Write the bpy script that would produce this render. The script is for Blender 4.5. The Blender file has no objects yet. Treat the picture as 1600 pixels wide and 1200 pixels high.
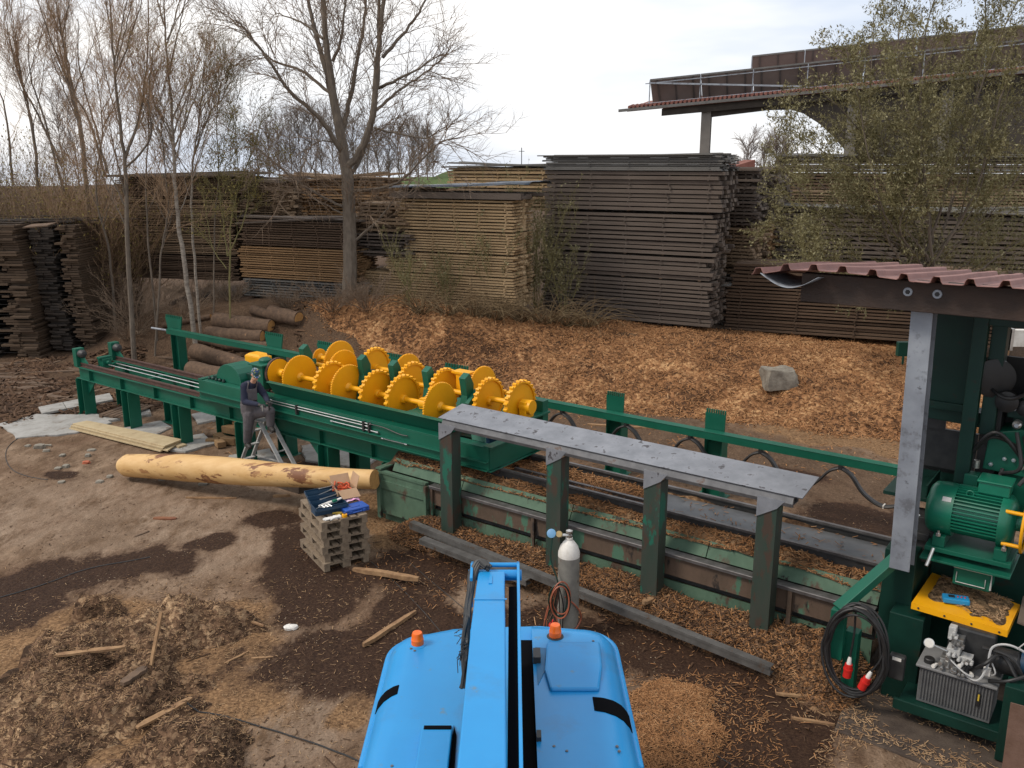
import bpy, math, random
from mathutils import Vector, Matrix, noise, Euler
rnd = random.Random(7)
SC = bpy.context.scene
COL = SC.collection
# ------------------------------------------------------------------ camera
F = 1386.0; TH = math.atan(350 / 1386.0); CH = 6.7
cam_d = bpy.data.cameras.new('camera'); cam = bpy.data.objects.new('camera', cam_d); COL.objects.link(cam)
cam.location = (0, 0, CH); cam.rotation_euler = (math.pi / 2 - TH, 0, 0)
cam_d.sensor_width = 36; cam_d.lens = 36 * F / 1600; cam_d.clip_end = 5000; cam_d.clip_start = 0.05
SC.camera = cam
# photograph measurements -> points in the yard
def ray(px, py):
    v = (py - 600) / F
    return Vector(((px - 800) / F, math.cos(TH) - v * math.sin(TH), -math.sin(TH) - v * math.cos(TH)))
def onz(px, py, z=0.0):
    d = ray(px, py); return Vector((0, 0, CH)) + d * ((z - CH) / d.z)
def ony(px, py, Y):
    d = ray(px, py); return Vector((0, 0, CH)) + d * (Y / d.y)
UX, UY = 0.8036, -0.5951
U = Vector((UX, UY, 0)); W = Vector((-UY, UX, 0)); ZV = Vector((0, 0, 1))
def T(s, t, z=0.0): return Vector((s * UX - t * UY, s * UY + t * UX, z))
def ST(x, y): return (x * UX + y * UY, -x * UY + y * UX)
def ont(px, py, t):
    d = ray(px, py); return Vector((0, 0, CH)) + d * (t / (-d.x * UY + d.y * UX))
def sst(a, b, x):
    x = max(0.0, min(1.0, (x - a) / (b - a))); return x * x * (3 - 2 * x)
def lerp(a, b, k): return a + (b - a) * k
def interp(x, pts):
    if x <= pts[0][0]: return pts[0][1]
    for (a, b), (c, d) in zip(pts, pts[1:]):
        if x <= c: return b + (d - b) * (x - a) / (c - a)
    return pts[-1][1]
def nz(x, y, z=0.0): return noise.noise(Vector((x, y, z)))
def fbm(x, y, z=0.0, o=4):
    a = 1; f = 1; r = 0
    for _ in range(o):
        r += a * nz(x * f, y * f, z + f); a *= .5; f *= 2.03
    return r
# ------------------------------------------------------------------ materials
def M(name, c1, c2=None, scale=6, rough=.7, metal=0.0, bump=0.0, bscale=None, island=0.0, stretch=(1, 1, 1), spots=None, spec=.5, det=5, coat=0, contrast=(.35, .65)):
    m = bpy.data.materials.new(name); m.use_nodes = True
    nt = m.node_tree; N = nt.nodes; L = nt.links
    b = N['Principled BSDF']; b.inputs['Roughness'].default_value = rough; b.inputs['Metallic'].default_value = metal
    b.inputs['Specular IOR Level'].default_value = spec
    if coat: b.inputs['Coat Weight'].default_value = coat; b.inputs['Coat Roughness'].default_value = .15
    tc = N.new('ShaderNodeTexCoord'); mp = N.new('ShaderNodeMapping'); mp.inputs['Scale'].default_value = stretch
    L.new(tc.outputs['Object'], mp.inputs['Vector'])
    def ns(sc, d=det):
        n = N.new('ShaderNodeTexNoise'); n.inputs['Scale'].default_value = sc; n.inputs['Detail'].default_value = d
        n.inputs['Roughness'].default_value = .62; L.new(mp.outputs[0], n.inputs['Vector']); return n
    def mixc(f, a, bcol):
        x = N.new('ShaderNodeMix'); x.data_type = 'RGBA'
        if isinstance(f, float): x.inputs[0].default_value = f
        else: L.new(f, x.inputs[0])
        for k, v in ((6, a), (7, bcol)):
            if isinstance(v, tuple): x.inputs[k].default_value = (*v, 1)
            else: L.new(v, x.inputs[k])
        return x.outputs[2]
    def ramp(src, lo, hi):
        r = N.new('ShaderNodeMapRange'); r.inputs[1].default_value = lo; r.inputs[2].default_value = hi; L.new(src, r.inputs[0]); return r.outputs[0]
    col = c1
    n1 = None
    if c2:
        n1 = ns(scale); col = mixc(ramp(n1.outputs[0], *contrast), c1, c2)
    for sp in (spots or []):
        n2 = ns(sp[1]); col = mixc(ramp(n2.outputs[0], sp[2], sp[2] + (sp[3] if len(sp) > 3 else .05)), col, sp[0])
    if island:
        g = N.new('ShaderNodeNewGeometry'); h = N.new('ShaderNodeHueSaturation')
        r = N.new('ShaderNodeMapRange'); r.inputs[3].default_value = 1 - island; r.inputs[4].default_value = 1 + island
        L.new(g.outputs['Random Per Island'], r.inputs[0]); L.new(r.outputs[0], h.inputs['Value'])
        if isinstance(col, tuple): h.inputs['Color'].default_value = (*col, 1)
        else: L.new(col, h.inputs['Color'])
        col = h.outputs[0]
    if isinstance(col, tuple): b.inputs['Base Color'].default_value = (*col, 1)
    else: L.new(col, b.inputs['Base Color'])
    if n1 and not metal:
        rr = N.new('ShaderNodeMapRange'); rr.inputs[3].default_value = max(.05, rough - .08); rr.inputs[4].default_value = min(1, rough + .1)
        L.new(n1.outputs[0], rr.inputs[0]); L.new(rr.outputs[0], b.inputs['Roughness'])
    if bump:
        n3 = ns(bscale or scale * 4); bp = N.new('ShaderNodeBump'); bp.inputs['Strength'].default_value = bump; bp.inputs['Distance'].default_value = .02
        L.new(n3.outputs[0], bp.inputs['Height']); L.new(bp.outputs[0], b.inputs['Normal'])
    return m
def M_ramp(name, stops, rough=.85, noise_mix=.35, nscale=3.0, stretch=(1, 1, 1), bump=0.0, bscale=40):
    """colour picked per mesh island from a ramp, broken up by noise"""
    m = bpy.data.materials.new(name); m.use_nodes = True
    nt = m.node_tree; N = nt.nodes; L = nt.links; b = N['Principled BSDF']; b.inputs['Roughness'].default_value = rough
    b.inputs['Specular IOR Level'].default_value = .25
    g = N.new('ShaderNodeNewGeometry'); tc = N.new('ShaderNodeTexCoord'); mp = N.new('ShaderNodeMapping'); mp.inputs['Scale'].default_value = stretch
    L.new(tc.outputs['Object'], mp.inputs[0])
    n = N.new('ShaderNodeTexNoise'); n.inputs['Scale'].default_value = nscale; n.inputs['Detail'].default_value = 6; L.new(mp.outputs[0], n.inputs['Vector'])
    mx = N.new('ShaderNodeMix'); mx.data_type = 'FLOAT'; mx.inputs[0].default_value = noise_mix
    L.new(g.outputs['Random Per Island'], mx.inputs[2]); L.new(n.outputs[0], mx.inputs[3])
    r = N.new('ShaderNodeValToRGB'); e = r.color_ramp.elements
    while len(e) < len(stops): e.new(.5)
    for k, (p, c) in enumerate(stops): e[k].position = p; e[k].color = (*c, 1)
    L.new(mx.outputs[0], r.inputs[0]); L.new(r.outputs[0], b.inputs['Base Color'])
    if bump:
        n3 = N.new('ShaderNodeTexNoise'); n3.inputs['Scale'].default_value = bscale; L.new(mp.outputs[0], n3.inputs['Vector'])
        bp = N.new('ShaderNodeBump'); bp.inputs['Strength'].default_value = bump; bp.inputs['Distance'].default_value = .02
        L.new(n3.outputs[0], bp.inputs['Height']); L.new(bp.outputs[0], b.inputs['Normal'])
    return m
UW = (1, 1, 1)
GREEN = M('green_paint', (.0035, .083, .05), (.006, .104, .064), 1.2, .42, spec=.4, spots=[((.03, .035, .02), 9, .68, .1)])
DGREEN = M('dark_shaded_green_paint', (.002, .022, .0155), (.003, .036, .025), 1.5, .45, spec=.4, spots=[((.02, .02, .013), 6, .62, .1)])  # dark green taken near black to carry the shade under the shed roof
BGREEN = M('motor_green_paint', (.006, .12, .07), (.008, .15, .09), 2.0, .35)
YEL = M('yellow_paint', (.80, .378, .006), (.75, .335, .005), 3.0, .42, spec=.4, spots=[((.35, .14, .02), 11, .70, .08)])
RUSTRAIL = M('rusty_rail', (.085, .04, .028), (.05, .025, .02), 8, .7, bump=.3)
STEEL = M('dark_mill_steel', (.10, .10, .105), (.16, .16, .165), 5, .5, .35, spots=[((.10, .055, .035), 5, .62, .1)])
ROOFSTEEL = M('mill_scale_plate', (.17, .18, .20), (.25, .26, .285), 3.5, .5, .25, bump=.15, spots=[((.06, .055, .06), 7, .6, .06), ((.20, .15, .11), 4.0, .70, .06)])
SHINY = M('bright_steel', (.62, .62, .6), (.45, .45, .44), 8, .3, .85)
RAILTOP = M('polished_rail', (.09, .082, .08), (.17, .16, .16), 5, .42, .5)
OLDGREEN = M('old_faded_green_paint', (.085, .15, .098), (.055, .105, .068), 3, .75, bump=.2, spots=[((.07, .042, .027), 3.2, .56, .08), ((.018, .014, .011), 5, .62, .05)], stretch=(1, 1, .55))
OLDRUST = M('rust_over_green_paint', (.075, .05, .033), (.11, .07, .048), 4, .75, bump=.3, spots=[((.06, .14, .09), 3.0, .57, .04), ((.02, .015, .012), 5, .62, .06)], stretch=(1, 1, .4))
POSTG = M('worn_green_post', (.018, .042, .03), (.04, .042, .033), 3, .6, bump=.2, spots=[((.008, .10, .065), 4, .58, .03), ((.05, .032, .022), 4.5, .56, .05)], stretch=(1, 1, .4))
GALV = M('galvanised_steel', (.20, .215, .245), (.31, .335, .37), 1.6, .5, .3, spots=[((.14, .145, .16), 3.5, .56, .08), ((.07, .07, .08), 8, .66, .08)])
GAPSHADE = M('opening_shade', (.004, .004, .005), None, 1, .95, spec=.05)  # matt black surface colour standing for the shade inside openings
BLACK = M('black_rubber', (.012, .012, .013), (.02, .02, .02), 10, .5)
DARK = M('oily_dark_metal', (.018, .019, .02), (.035, .035, .035), 7, .5)
BLUE = M('blue_lift_paint', (.012, .235, .55), (.016, .262, .59), 1.3, .36, spec=.4, coat=.15, spots=[((.03, .20, .44), 1.6, .56, .16), ((.10, .19, .26), 7, .64, .12), ((.12, .15, .17), 34, .70, .05)])
ORANGE = M('amber_lens', (.85, .16, .01), (.75, .12, .01), 8, .3)
WHITEP = M('white_paint', (.72, .70, .66), (.55, .52, .47), 7, .5, spots=[((.25, .14, .06), 9, .66, .04)])
CYLG = M('grey_cylinder_paint', (.22, .215, .19), (.16, .155, .14), 6, .55, spots=[((.09, .05, .03), 7, .64, .05)])
ALU = M('aluminium', (.50, .50, .49), (.38, .38, .37), 9, .5, .1)
LOGW = M('peeled_log_wood', (.62, .405, .18), (.52, .31, .115), 5, .6, bump=.25, bscale=18, stretch=(.16, 1, 1), spots=[((.17, .065, .025), 3.2, .585, .03), ((.32, .16, .06), 6, .60, .06), ((.10, .06, .03), 14, .68, .04)])
LOGEND = M('cut_log_end', (.55, .30, .10), (.42, .22, .08), 14, .75)
BARK = M('log_bark', (.075, .045, .028), (.14, .087, .054), 9, .9, bump=.7, bscale=22, spots=[((.26, .15, .08), 4, .64, .04)])
PALLET = M('weathered_pallet_wood', (.225, .17, .115), (.135, .10, .07), 10, .85, island=.4, bump=.2)
PLY = M('pale_plywood', (.50, .40, .24), (.42, .32, .185), 5, .75, island=.15, spots=[((.2, .16, .11), 5, .66, .06)])
PLANKL = M('fresh_splintered_wood', (.33, .20, .10), (.19, .105, .052), 7, .85, island=.25, bump=.3)
PLANKD = M('old_dirty_board', (.15, .095, .06), (.09, .06, .04), 7, .9, island=.4, bump=.3)
CONC = M('pale_concrete', (.36, .35, .33), (.26, .25, .23), 4, .9, bump=.3, bscale=30, spots=[((.16, .12, .09), 3, .6, .12)])
CONCD = M('dirty_concrete', (.085, .062, .046), (.045, .031, .023), 4, .9, bump=.4, bscale=30)
STONE = M('pale_stone', (.27, .245, .20), (.15, .13, .105), 4, .9, bump=.8, bscale=8)
CARD = M('cardboard', (.42, .27, .165), (.37, .235, .14), 4, .85)
NAVY = M('dark_blue_steel', (.012, .042, .085), (.02, .055, .10), 6, .4)
CASEB = M('blue_plastic', (.018, .075, .33), (.022, .085, .36), 4, .4)
BEAMW = M('dark_wet_timber', (.025, .015, .011), (.045, .026, .018), 4, .75, bump=.4, bscale=25, stretch=(.3, 1, 1))
REDSHEET = M('faded_red_sheet', (.185, .082, .068), (.26, .13, .11), 3, .65, spots=[((.13, .055, .045), 6, .62, .08)])
TWIG = M('brown_twig', (.14, .10, .068), (.22, .155, .105), 8, .85)
TWIGR = M('reddish_twig', (.24, .155, .09), (.34, .225, .135), 8, .85)
TWIGG = M('greenish_twig', (.15, .135, .05), (.20, .17, .07), 8, .85)
TRUNK = M('grey_brown_bark', (.095, .075, .058), (.16, .13, .10), 9, .9, bump=.6, bscale=25, stretch=(1, 1, .4))
BIRCH = M('pale_birch_bark', (.30, .265, .22), (.16, .13, .105), 5, .8, stretch=(1, 1, 3), spots=[((.04, .03, .025), 9, .66, .04)])
BUD = M_ramp('budding_leaves', [(.1, (.10, .088, .04)), (.5, (.18, .16, .08)), (.9, (.29, .265, .155))])
BUDY = M_ramp('yellow_catkins', [(.1, (.12, .095, .03)), (.5, (.20, .16, .05)), (.9, (.32, .26, .09))])
GRASSD = M_ramp('dead_grass', [(.1, (.07, .045, .025)), (.5, (.14, .095, .05)), (.9, (.24, .18, .10))])
CHIP = M_ramp('wood_chip', [(.15, (.10, .05, .024)), (.40, (.225, .105, .043)), (.62, (.345, .172, .072)), (.85, (.47, .285, .15))], noise_mix=.55, nscale=.9)
CHIPT = M_ramp('pale_wood_chip', [(.1, (.13, .075, .04)), (.4, (.26, .155, .08)), (.7, (.38, .245, .135)), (.92, (.52, .37, .22))], noise_mix=.5, nscale=.9)
CHIPD = M_ramp('dark_bark_chip', [(.1, (.03, .017, .011)), (.45, (.07, .038, .021)), (.7, (.115, .065, .037)), (.92, (.26, .165, .095))], noise_mix=.5, nscale=.9)
def boards(name, a, b, c): return M_ramp(name, [(.08, a), (.5, b), (.92, c)], rough=.88, noise_mix=.3, nscale=1.5, stretch=(.6, .6, 3), bump=.3, bscale=30)
BD_DARK = boards('weathered_dark_boards', (.045, .036, .031), (.105, .083, .069), (.19, .155, .128))
BD_BROWN = boards('brown_boards', (.042, .027, .019), (.092, .060, .040), (.175, .118, .08))
BD_BEIGE = boards('tan_boards', (.15, .098, .052), (.355, .245, .135), (.50, .37, .225))
BD_ORNG = boards('orange_boards', (.10, .06, .032), (.235, .14, .07), (.36, .23, .12))
BD_GREY = boards('grey_boards', (.05, .05, .05), (.12, .115, .108), (.22, .21, .195))
BD_MIX = boards('mixed_brown_boards', (.06, .042, .03), (.18, .125, .08), (.36, .255, .165))
# ------------------------------------------------------------------ mesh builder
OFF = {}
class MB:
    def __init__(s): s.v = []; s.f = []; s.m = []
    def add(s, vs, fs, mi=0):
        o = len(s.v); s.v.extend([tuple(p) for p in vs]); s.f.extend([tuple(i + o for i in f) for f in fs]); s.m.extend([mi] * len(fs)); return s
    def ob(s, c, a, b, d, mi=0):
        """box: centre, three half-axis vectors"""
        c = Vector(c); vs = [c + a * x + b * y + d * z for x in (-1, 1) for y in (-1, 1) for z in (-1, 1)]
        fs = [(0, 1, 3, 2), (4, 6, 7, 5), (0, 4, 5, 1), (2, 3, 7, 6), (0, 2, 6, 4), (1, 5, 7, 3)]
        if a.cross(b).dot(d) < 0: fs = [f[::-1] for f in fs]
        return s.add(vs, fs, mi)
    def box(s, x0, x1, y0, y1, z0, z1, mi=0):
        return s.ob(((x0 + x1) / 2, (y0 + y1) / 2, (z0 + z1) / 2), Vector(((x1 - x0) / 2, 0, 0)), Vector((0, (y1 - y0) / 2, 0)), Vector((0, 0, (z1 - z0) / 2)), mi)
    def tb(s, s0, s1, t0, t1, z0, z1, mi=0):
        return s.ob(T((s0 + s1) / 2, (t0 + t1) / 2, (z0 + z1) / 2), U * ((s1 - s0) / 2), W * ((t1 - t0) / 2), ZV * ((z1 - z0) / 2), mi)
    def bar(s, p0, p1, w, h, up=ZV, mi=0):
        p0 = Vector(p0); p1 = Vector(p1); d = p1 - p0; L = d.length; d = d / L
        a = d.cross(up)
        if a.length < 1e-4: a = d.cross(Vector((1, 0, 0)))
        a.normalize(); b = a.cross(d)
        return s.ob((p0 + p1) / 2, d * (L / 2), a * (w / 2), b * (h / 2), mi)
    def tube(s, pts, r, k=6, cap=True, mi=0):
        pts = [Vector(p) for p in pts]; n = len(pts)
        rs = r if isinstance(r, (list, tuple)) else [r] * n
        vs = []; prev = None
        for i, p in enumerate(pts):
            d = (pts[min(i + 1, n - 1)] - pts[max(i - 1, 0)])
            if d.length < 1e-9: d = Vector((0, 0, 1))
            d.normalize()
            if prev is None:
                a = d.cross(ZV)
                if a.length < .05: a = d.cross(Vector((1, 0, 0)))
            else:
                a = prev - d * prev.dot(d)
                if a.length < 1e-5: a = d.cross(Vector((.3, 1, .2)))
            a.normalize(); prev = a; b = d.cross(a)
            for j in range(k):
                an = 2 * math.pi * j / k; vs.append(p + (a * math.cos(an) + b * math.sin(an)) * rs[i])
        fs = [(i * k + j, i * k + (j + 1) % k, (i + 1) * k + (j + 1) % k, (i + 1) * k + j) for i in range(n - 1) for j in range(k)]
        if cap: fs += [tuple(range(k))[::-1], tuple((n - 1) * k + j for j in range(k))]
        return s.add(vs, fs, mi)
    def lathe(s, o, ax, prof, k=24, mi=0):
        """prof: list of (distance along axis, radius)"""
        o = Vector(o); ax = Vector(ax).normalized(); a = ax.cross(ZV)
        if a.length < .05: a = Vector((1, 0, 0))
        a.normalize(); b = ax.cross(a); vs = []; n = len(prof)
        for d, r in prof:
            for j in range(k):
                an = 2 * math.pi * j / k; vs.append(o + ax * d + (a * math.cos(an) + b * math.sin(an)) * max(r, 1e-4))
        fs = [(i * k + j, i * k + (j + 1) % k, (i + 1) * k + (j + 1) % k, (i + 1) * k + j) for i in range(n - 1) for j in range(k)]
        if prof[0][1] > 1e-3: fs.append(tuple(range(k))[::-1])
        if prof[-1][1] > 1e-3: fs.append(tuple((n - 1) * k + j for j in range(k)))
        return s.add(vs, fs, mi)
    def prism(s, poly, d, mi=0):
        """polygon of 3-D points pushed along d"""
        p = [Vector(q) for q in poly]; d = Vector(d); n = len(p)
        nrm = sum(((p[i].cross(p[(i + 1) % n])) for i in range(n)), Vector())
        if nrm.dot(d) > 0: p = p[::-1]
        vs = p + [q + d for q in p]
        fs = [tuple(range(n)), tuple(range(2 * n - 1, n - 1, -1))] + [(i, n + i, n + (i + 1) % n, (i + 1) % n)[::1] for i in range(n)]
        fs = fs[:2] + [f[::-1] for f in fs[2:]]
        fs = fs[:2] + [f[::-1] for f in fs[2:]]
        return s.add(vs, fs, mi)
    def ell(s, c, r, k=12, mi=0, R=None):
        c = Vector(c); vs = []; n = k // 2
        for i in range(n + 1):
            th = math.pi * i / n
            for j in range(k):
                ph = 2 * math.pi * j / k
                q = Vector((r[0] * math.sin(th) * math.cos(ph), r[1] * math.sin(th) * math.sin(ph), r[2] * math.cos(th)))
                vs.append(c + (R @ q if R else q))
        fs = [(i * k + j, (i + 1) * k + j, (i + 1) * k + (j + 1) % k, i * k + (j + 1) % k) for i in range(n) for j in range(k)]
        return s.add(vs, fs, mi)
    def build(s, name, mats, parent=None, smooth=False, bevel=0.0, origin=None, fix=True):
        me = bpy.data.meshes.new(name)
        if parent is not None: off = OFF[parent.name]
        elif origin is not None: off = Vector(origin)
        else:
            xs = [p[0] for p in s.v]; ys = [p[1] for p in s.v]; zs = [p[2] for p in s.v]
            off = Vector(((min(xs) + max(xs)) / 2, (min(ys) + max(ys)) / 2, min(zs)))
        me.from_pydata([(p[0] - off.x, p[1] - off.y, p[2] - off.z) for p in s.v], [], s.f)
        if not isinstance(mats, (list, tuple)): mats = [mats]
        for m in mats: me.materials.append(m)
        if len(mats) > 1: me.polygons.foreach_set('material_index', s.m)
        if smooth:
            me.polygons.foreach_set('use_smooth', [True] * len(me.polygons)); me.set_sharp_from_angle(angle=math.radians(38))
        me.update()
        o = bpy.data.objects.new(name, me); COL.objects.link(o)
        OFF[o.name] = off
        if parent is not None: o.parent = parent
        else: o.location = off
        if bevel:
            b = o.modifiers.new('bevel', 'BEVEL'); b.width = bevel; b.segments = 2; b.limit_method = 'ANGLE'; b.angle_limit = math.radians(40)
        return o
def thing(name, label, cat, loc=(0, 0, 0), group=None):
    o = bpy.data.objects.new(name, None); COL.objects.link(o); o.location = loc; OFF[o.name] = Vector(loc)
    o.empty_display_size = .2
    return tag(o, label, cat, group)
def tag(o, label=None, cat=None, group=None, kind=None):
    if label: o['label'] = label
    if cat: o['category'] = cat
    if group: o['group'] = group
    if kind: o['kind'] = kind
    return o
def arc(c, a, b, r, n, a0=0, a1=2 * math.pi):
    return [Vector(c) + a * (r * math.cos(a0 + (a1 - a0) * i / n)) + b * (r * math.sin(a0 + (a1 - a0) * i / n)) for i in range(n + 1)]
def spline(pts, n=8):
    pts = [Vector(p) for p in pts]; out = []
    q = [pts[0] * 2 - pts[1]] + pts + [pts[-1] * 2 - pts[-2]]
    for i in range(1, len(q) - 2):
        for k in range(n):
            t = k / n; a, b, c, d = q[i - 1], q[i], q[i + 1], q[i + 2]
            out.append(.5 * ((2 * b) + (c - a) * t + (2 * a - 5 * b + 4 * c - d) * t * t + (3 * b - a - 3 * c + d) * t ** 3))
    return out + [pts[-1]]
# ------------------------------------------------------------------ world and sun
wd = bpy.data.worlds.new('World'); SC.world = wd; wd.use_nodes = True
nt = wd.node_tree; N = nt.nodes; L = nt.links; bg = N['Background']
SUN_EL = math.radians(48); SUN_AZ = math.radians(-105)      # sun behind thin cloud, high on the left
sky = N.new('ShaderNodeTexSky'); sky.sky_type = 'NISHITA'; sky.sun_disc = False; sky.sun_elevation = SUN_EL; sky.sun_rotation = SUN_AZ
tc = N.new('ShaderNodeTexCoord'); mp = N.new('ShaderNodeMapping'); mp.inputs['Scale'].default_value = (1.2, 1.2, 5.5); mp.inputs['Location'].default_value = (.35, .1, .2)
L.new(tc.outputs['Generated'], mp.inputs[0])
n1 = N.new('ShaderNodeTexNoise'); n1.inputs['Scale'].default_value = 1.7; n1.inputs['Detail'].default_value = 5; n1.inputs['Roughness'].default_value = .5; L.new(mp.outputs[0], n1.inputs['Vector'])
mr = N.new('ShaderNodeMapRange'); mr.inputs[1].default_value = .38; mr.inputs[2].default_value = .60; mr.inputs[3].default_value = .0; mr.inputs[4].default_value = 1.0; L.new(n1.outputs[0], mr.inputs[0])
cl = N.new('ShaderNodeMix'); cl.data_type = 'RGBA'; cl.inputs[6].default_value = (7.0, 7.7, 8.9, 1); cl.inputs[7].default_value = (11.6, 11.3, 11.0, 1)
L.new(mr.outputs[0], cl.inputs[0])
mx = N.new('ShaderNodeMix'); mx.data_type = 'RGBA'; mx.inputs[0].default_value = .9
L.new(sky.outputs[0], mx.inputs[6]); L.new(cl.outputs[2], mx.inputs[7]); L.new(mx.outputs[2], bg.inputs[0]); bg.inputs[1].default_value = .1
sd = bpy.data.lights.new('sun', 'SUN'); so = bpy.data.objects.new('sun', sd); COL.objects.link(so)
sd.energy = 2.0; sd.angle = math.radians(14); sd.color = (1, .91, .79)
sdir = Vector((math.sin(SUN_AZ) * math.cos(SUN_EL), math.cos(SUN_AZ) * math.cos(SUN_EL), math.sin(SUN_EL)))
so.rotation_euler = sdir.to_track_quat('Z', 'Y').to_euler()
SC.view_settings.view_transform = 'Standard'; SC.view_settings.look = 'None'; SC.view_settings.exposure = 0.18; SC.view_settings.gamma = 1
# ------------------------------------------------------------------ ground
def gh(x, y):
    """height of the yard: flat, rising to an embankment below the timber stacks"""
    amp = interp(x, [(-15.5, .15), (-13, 1.5), (-6, 2.0), (-3, 1.75), (3, 1.2), (8, .85), (14, .55), (30, .4)])
    y0 = interp(x, [(-12, 28.9), (-7.5, 28.2), (-5, 25.0), (8, 24.5)])
    y1 = interp(x, [(-12, 31.8), (-5, 29.5), (8, 29.0)])
    h = amp * sst(y0, y1, y)
    if y > 40: h += sst(45, 190, y) * interp(x / max(y, 1), [(-.5, 1.0), (-.2, 2.6), (0.0, 3.3), (.2, 2.0), (.6, 1.0)])
    if y > 200: h -= (y - 200) * .06
    if y < 32: h += .03 * fbm(x * .5, y * .5, 3.1, 3) + .012 * fbm(x * 2.2, y * 2.2, 1.0, 3)
    return h
def blob(x, y, cx, cy, rx, ry, ang=0, soft=.55):
    c, s = math.cos(ang), math.sin(ang); dx, dy = x - cx, y - cy
    a = (dx * c + dy * s) / rx; b = (-dx * s + dy * c) / ry
    return 1 - sst(1 - soft, 1 + soft, math.sqrt(a * a + b * b))
def pblob(px, py, wx, wy, ang=0):
    p = onz(px, py); q = onz(px + wx, py); r0 = onz(px, py - wy); r1 = onz(px, py + wy)
    return (p.x, (r0.y + r1.y) / 2, q.x - p.x, (r0.y - r1.y) / 2, ang)
WETB = [pblob(*a) for a in [(505, 925, 75, 40, .3), (455, 880, 45, 70, .2), (640, 965, 80, 45, .4), (650, 890, 90, 40, .4), (560, 1000, 90, 26, 0),
        (90, 905, 190, 30, .5), (235, 880, 70, 20, .3), (30, 950, 80, 30, .3), (330, 845, 45, 10, .5), (205, 868, 18, 8, 0), (430, 812, 34, 14, .3),
        (1060, 1010, 130, 62, -.5), (1230, 1120, 120, 60, -.3), (1130, 1070, 120, 60, -.3), (700, 1040, 300, 60, 0), (1190, 1180, 120, 60, 0), (1340, 815, 75, 26, -.2), (1240, 745, 60, 10, -.3),
        (290, 690, 40, 12, 0), (480, 735, 60, 12, 0), (100, 740, 25, 5, 0), (850, 1000, 180, 40, -.4), (1360, 1130, 60, 40, 0)]]
CONB = [pblob(*a) for a in [(330, 790, 300, 75, .1), (80, 800, 150, 50, .2), (420, 1020, 130, 60, 0), (480, 1120, 130, 90, 0), (260, 860, 200, 40, .1)]]
PATHB = [pblob(*a) for a in [(1100, 720, 300, 70, -.4), (960, 660, 190, 40, -.3), (1330, 760, 160, 50, -.3)]]
PADB = [pblob(*a) for a in [(90, 665, 110, 20, .3), (200, 690, 60, 12, 0), (300, 700, 75, 22, 0), (410, 722, 60, 20, 0), (560, 735, 80, 22, -.2), (320, 655, 80, 14, 0)]]
CHPB = [pblob(*a) for a in [(1050, 1130, 70, 70, -.3), (640, 830, 60, 30, 0), (1290, 1100, 80, 40, 0), (140, 980, 150, 40, .1), (60, 1030, 100, 50, 0), (330, 1000, 120, 60, 0), (200, 1110, 260, 90, 0),
        (560, 1130, 40, 40, 0), (520, 905, 60, 12, 0), (590, 800, 40, 30, 0), (1340, 690, 160, 14, -.5), (1230, 1000, 120, 60, 0), (1500, 1160, 90, 40, 0), (760, 850, 120, 30, -.4)]]
DEBB = [pblob(*a) for a in [(60, 590, 120, 40, 0), (150, 630, 120, 14, 0), (330, 590, 90, 26, 0), (20, 650, 40, 20, 0), (450, 560, 90, 40, 0), (900, 610, 200, 40, 0)]]
def mask(B, x, y): return max((blob(x, y, *b) for b in B), default=0)
def axis_lines(pts):
    out = [pts[0][0]]
    for (a, d), (b, _) in zip(pts, pts[1:]):
        n = max(1, round((b - a) / d)); out += [a + (b - a) * (k + 1) / n for k in range(n)]
    return out
gx = axis_lines([(-900, 120), (-300, 40), (-100, 12), (-40, 2), (-20, .3), (-12, .085), (11, .3), (24, 2), (60, 12), (140, 40), (300, 120), (900, 1)])
gy = axis_lines([(-40, 6), (2, 1), (5, .085), (20, .12), (28, .25), (36, 1.2), (60, 6), (200, 30), (500, 100), (1500, 1)])
vs = [(x, y, gh(x, y)) for y in gy for x in gx]; nx = len(gx); ny = len(gy)
fs = [(j * nx + i, j * nx + i + 1, (j + 1) * nx + i + 1, (j + 1) * nx + i) for j in range(ny - 1) for i in range(nx - 1)]
gme = bpy.data.meshes.new('ground'); gme.from_pydata(vs, [], fs); gme.polygons.foreach_set('use_smooth', [True] * len(fs))
aw = []; ac = []; ap = []; ag = []; ad = []
for x, y, z in vs:
    if -13 < x < 16 and 4 < y < 36:
        wx = x + .35 * nz(x * .8, y * .8, 5) + .16 * nz(x * 2.6, y * 2.6, 9); wy = y + .5 * nz(x * .7, y * .7, 15) + .2 * nz(x * 2.6, y * 2.6, 19)
        aw.append(mask(WETB, wx, wy)); ac.append(mask(CHPB, wx, wy)); ap.append(mask(CONB, wx, wy)); ad.append(max(mask(DEBB, wx, wy), .62 * mask(PATHB, wx, wy), sst(24, 26, y)))
    else:
        aw.append(0); ac.append(0); ap.append(0); ad.append(1.0 if y > 24 else .4)
    ag.append(sst(46, 60, y) * (1 if -.22 < x / max(y, 1) < .0 else 0))
for nme, arr in (('wet', aw), ('chips', ac), ('smooth', ap), ('field', ag), ('soil', ad)):
    at = gme.attributes.new(nme, 'FLOAT', 'POINT'); at.data.foreach_set('value', arr)
gm = bpy.data.materials.new('yard_ground'); gm.use_nodes = True
nt = gm.node_tree; N = nt.nodes; L = nt.links; b = N['Principled BSDF']
geo = N.new('ShaderNodeNewGeometry')
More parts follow.
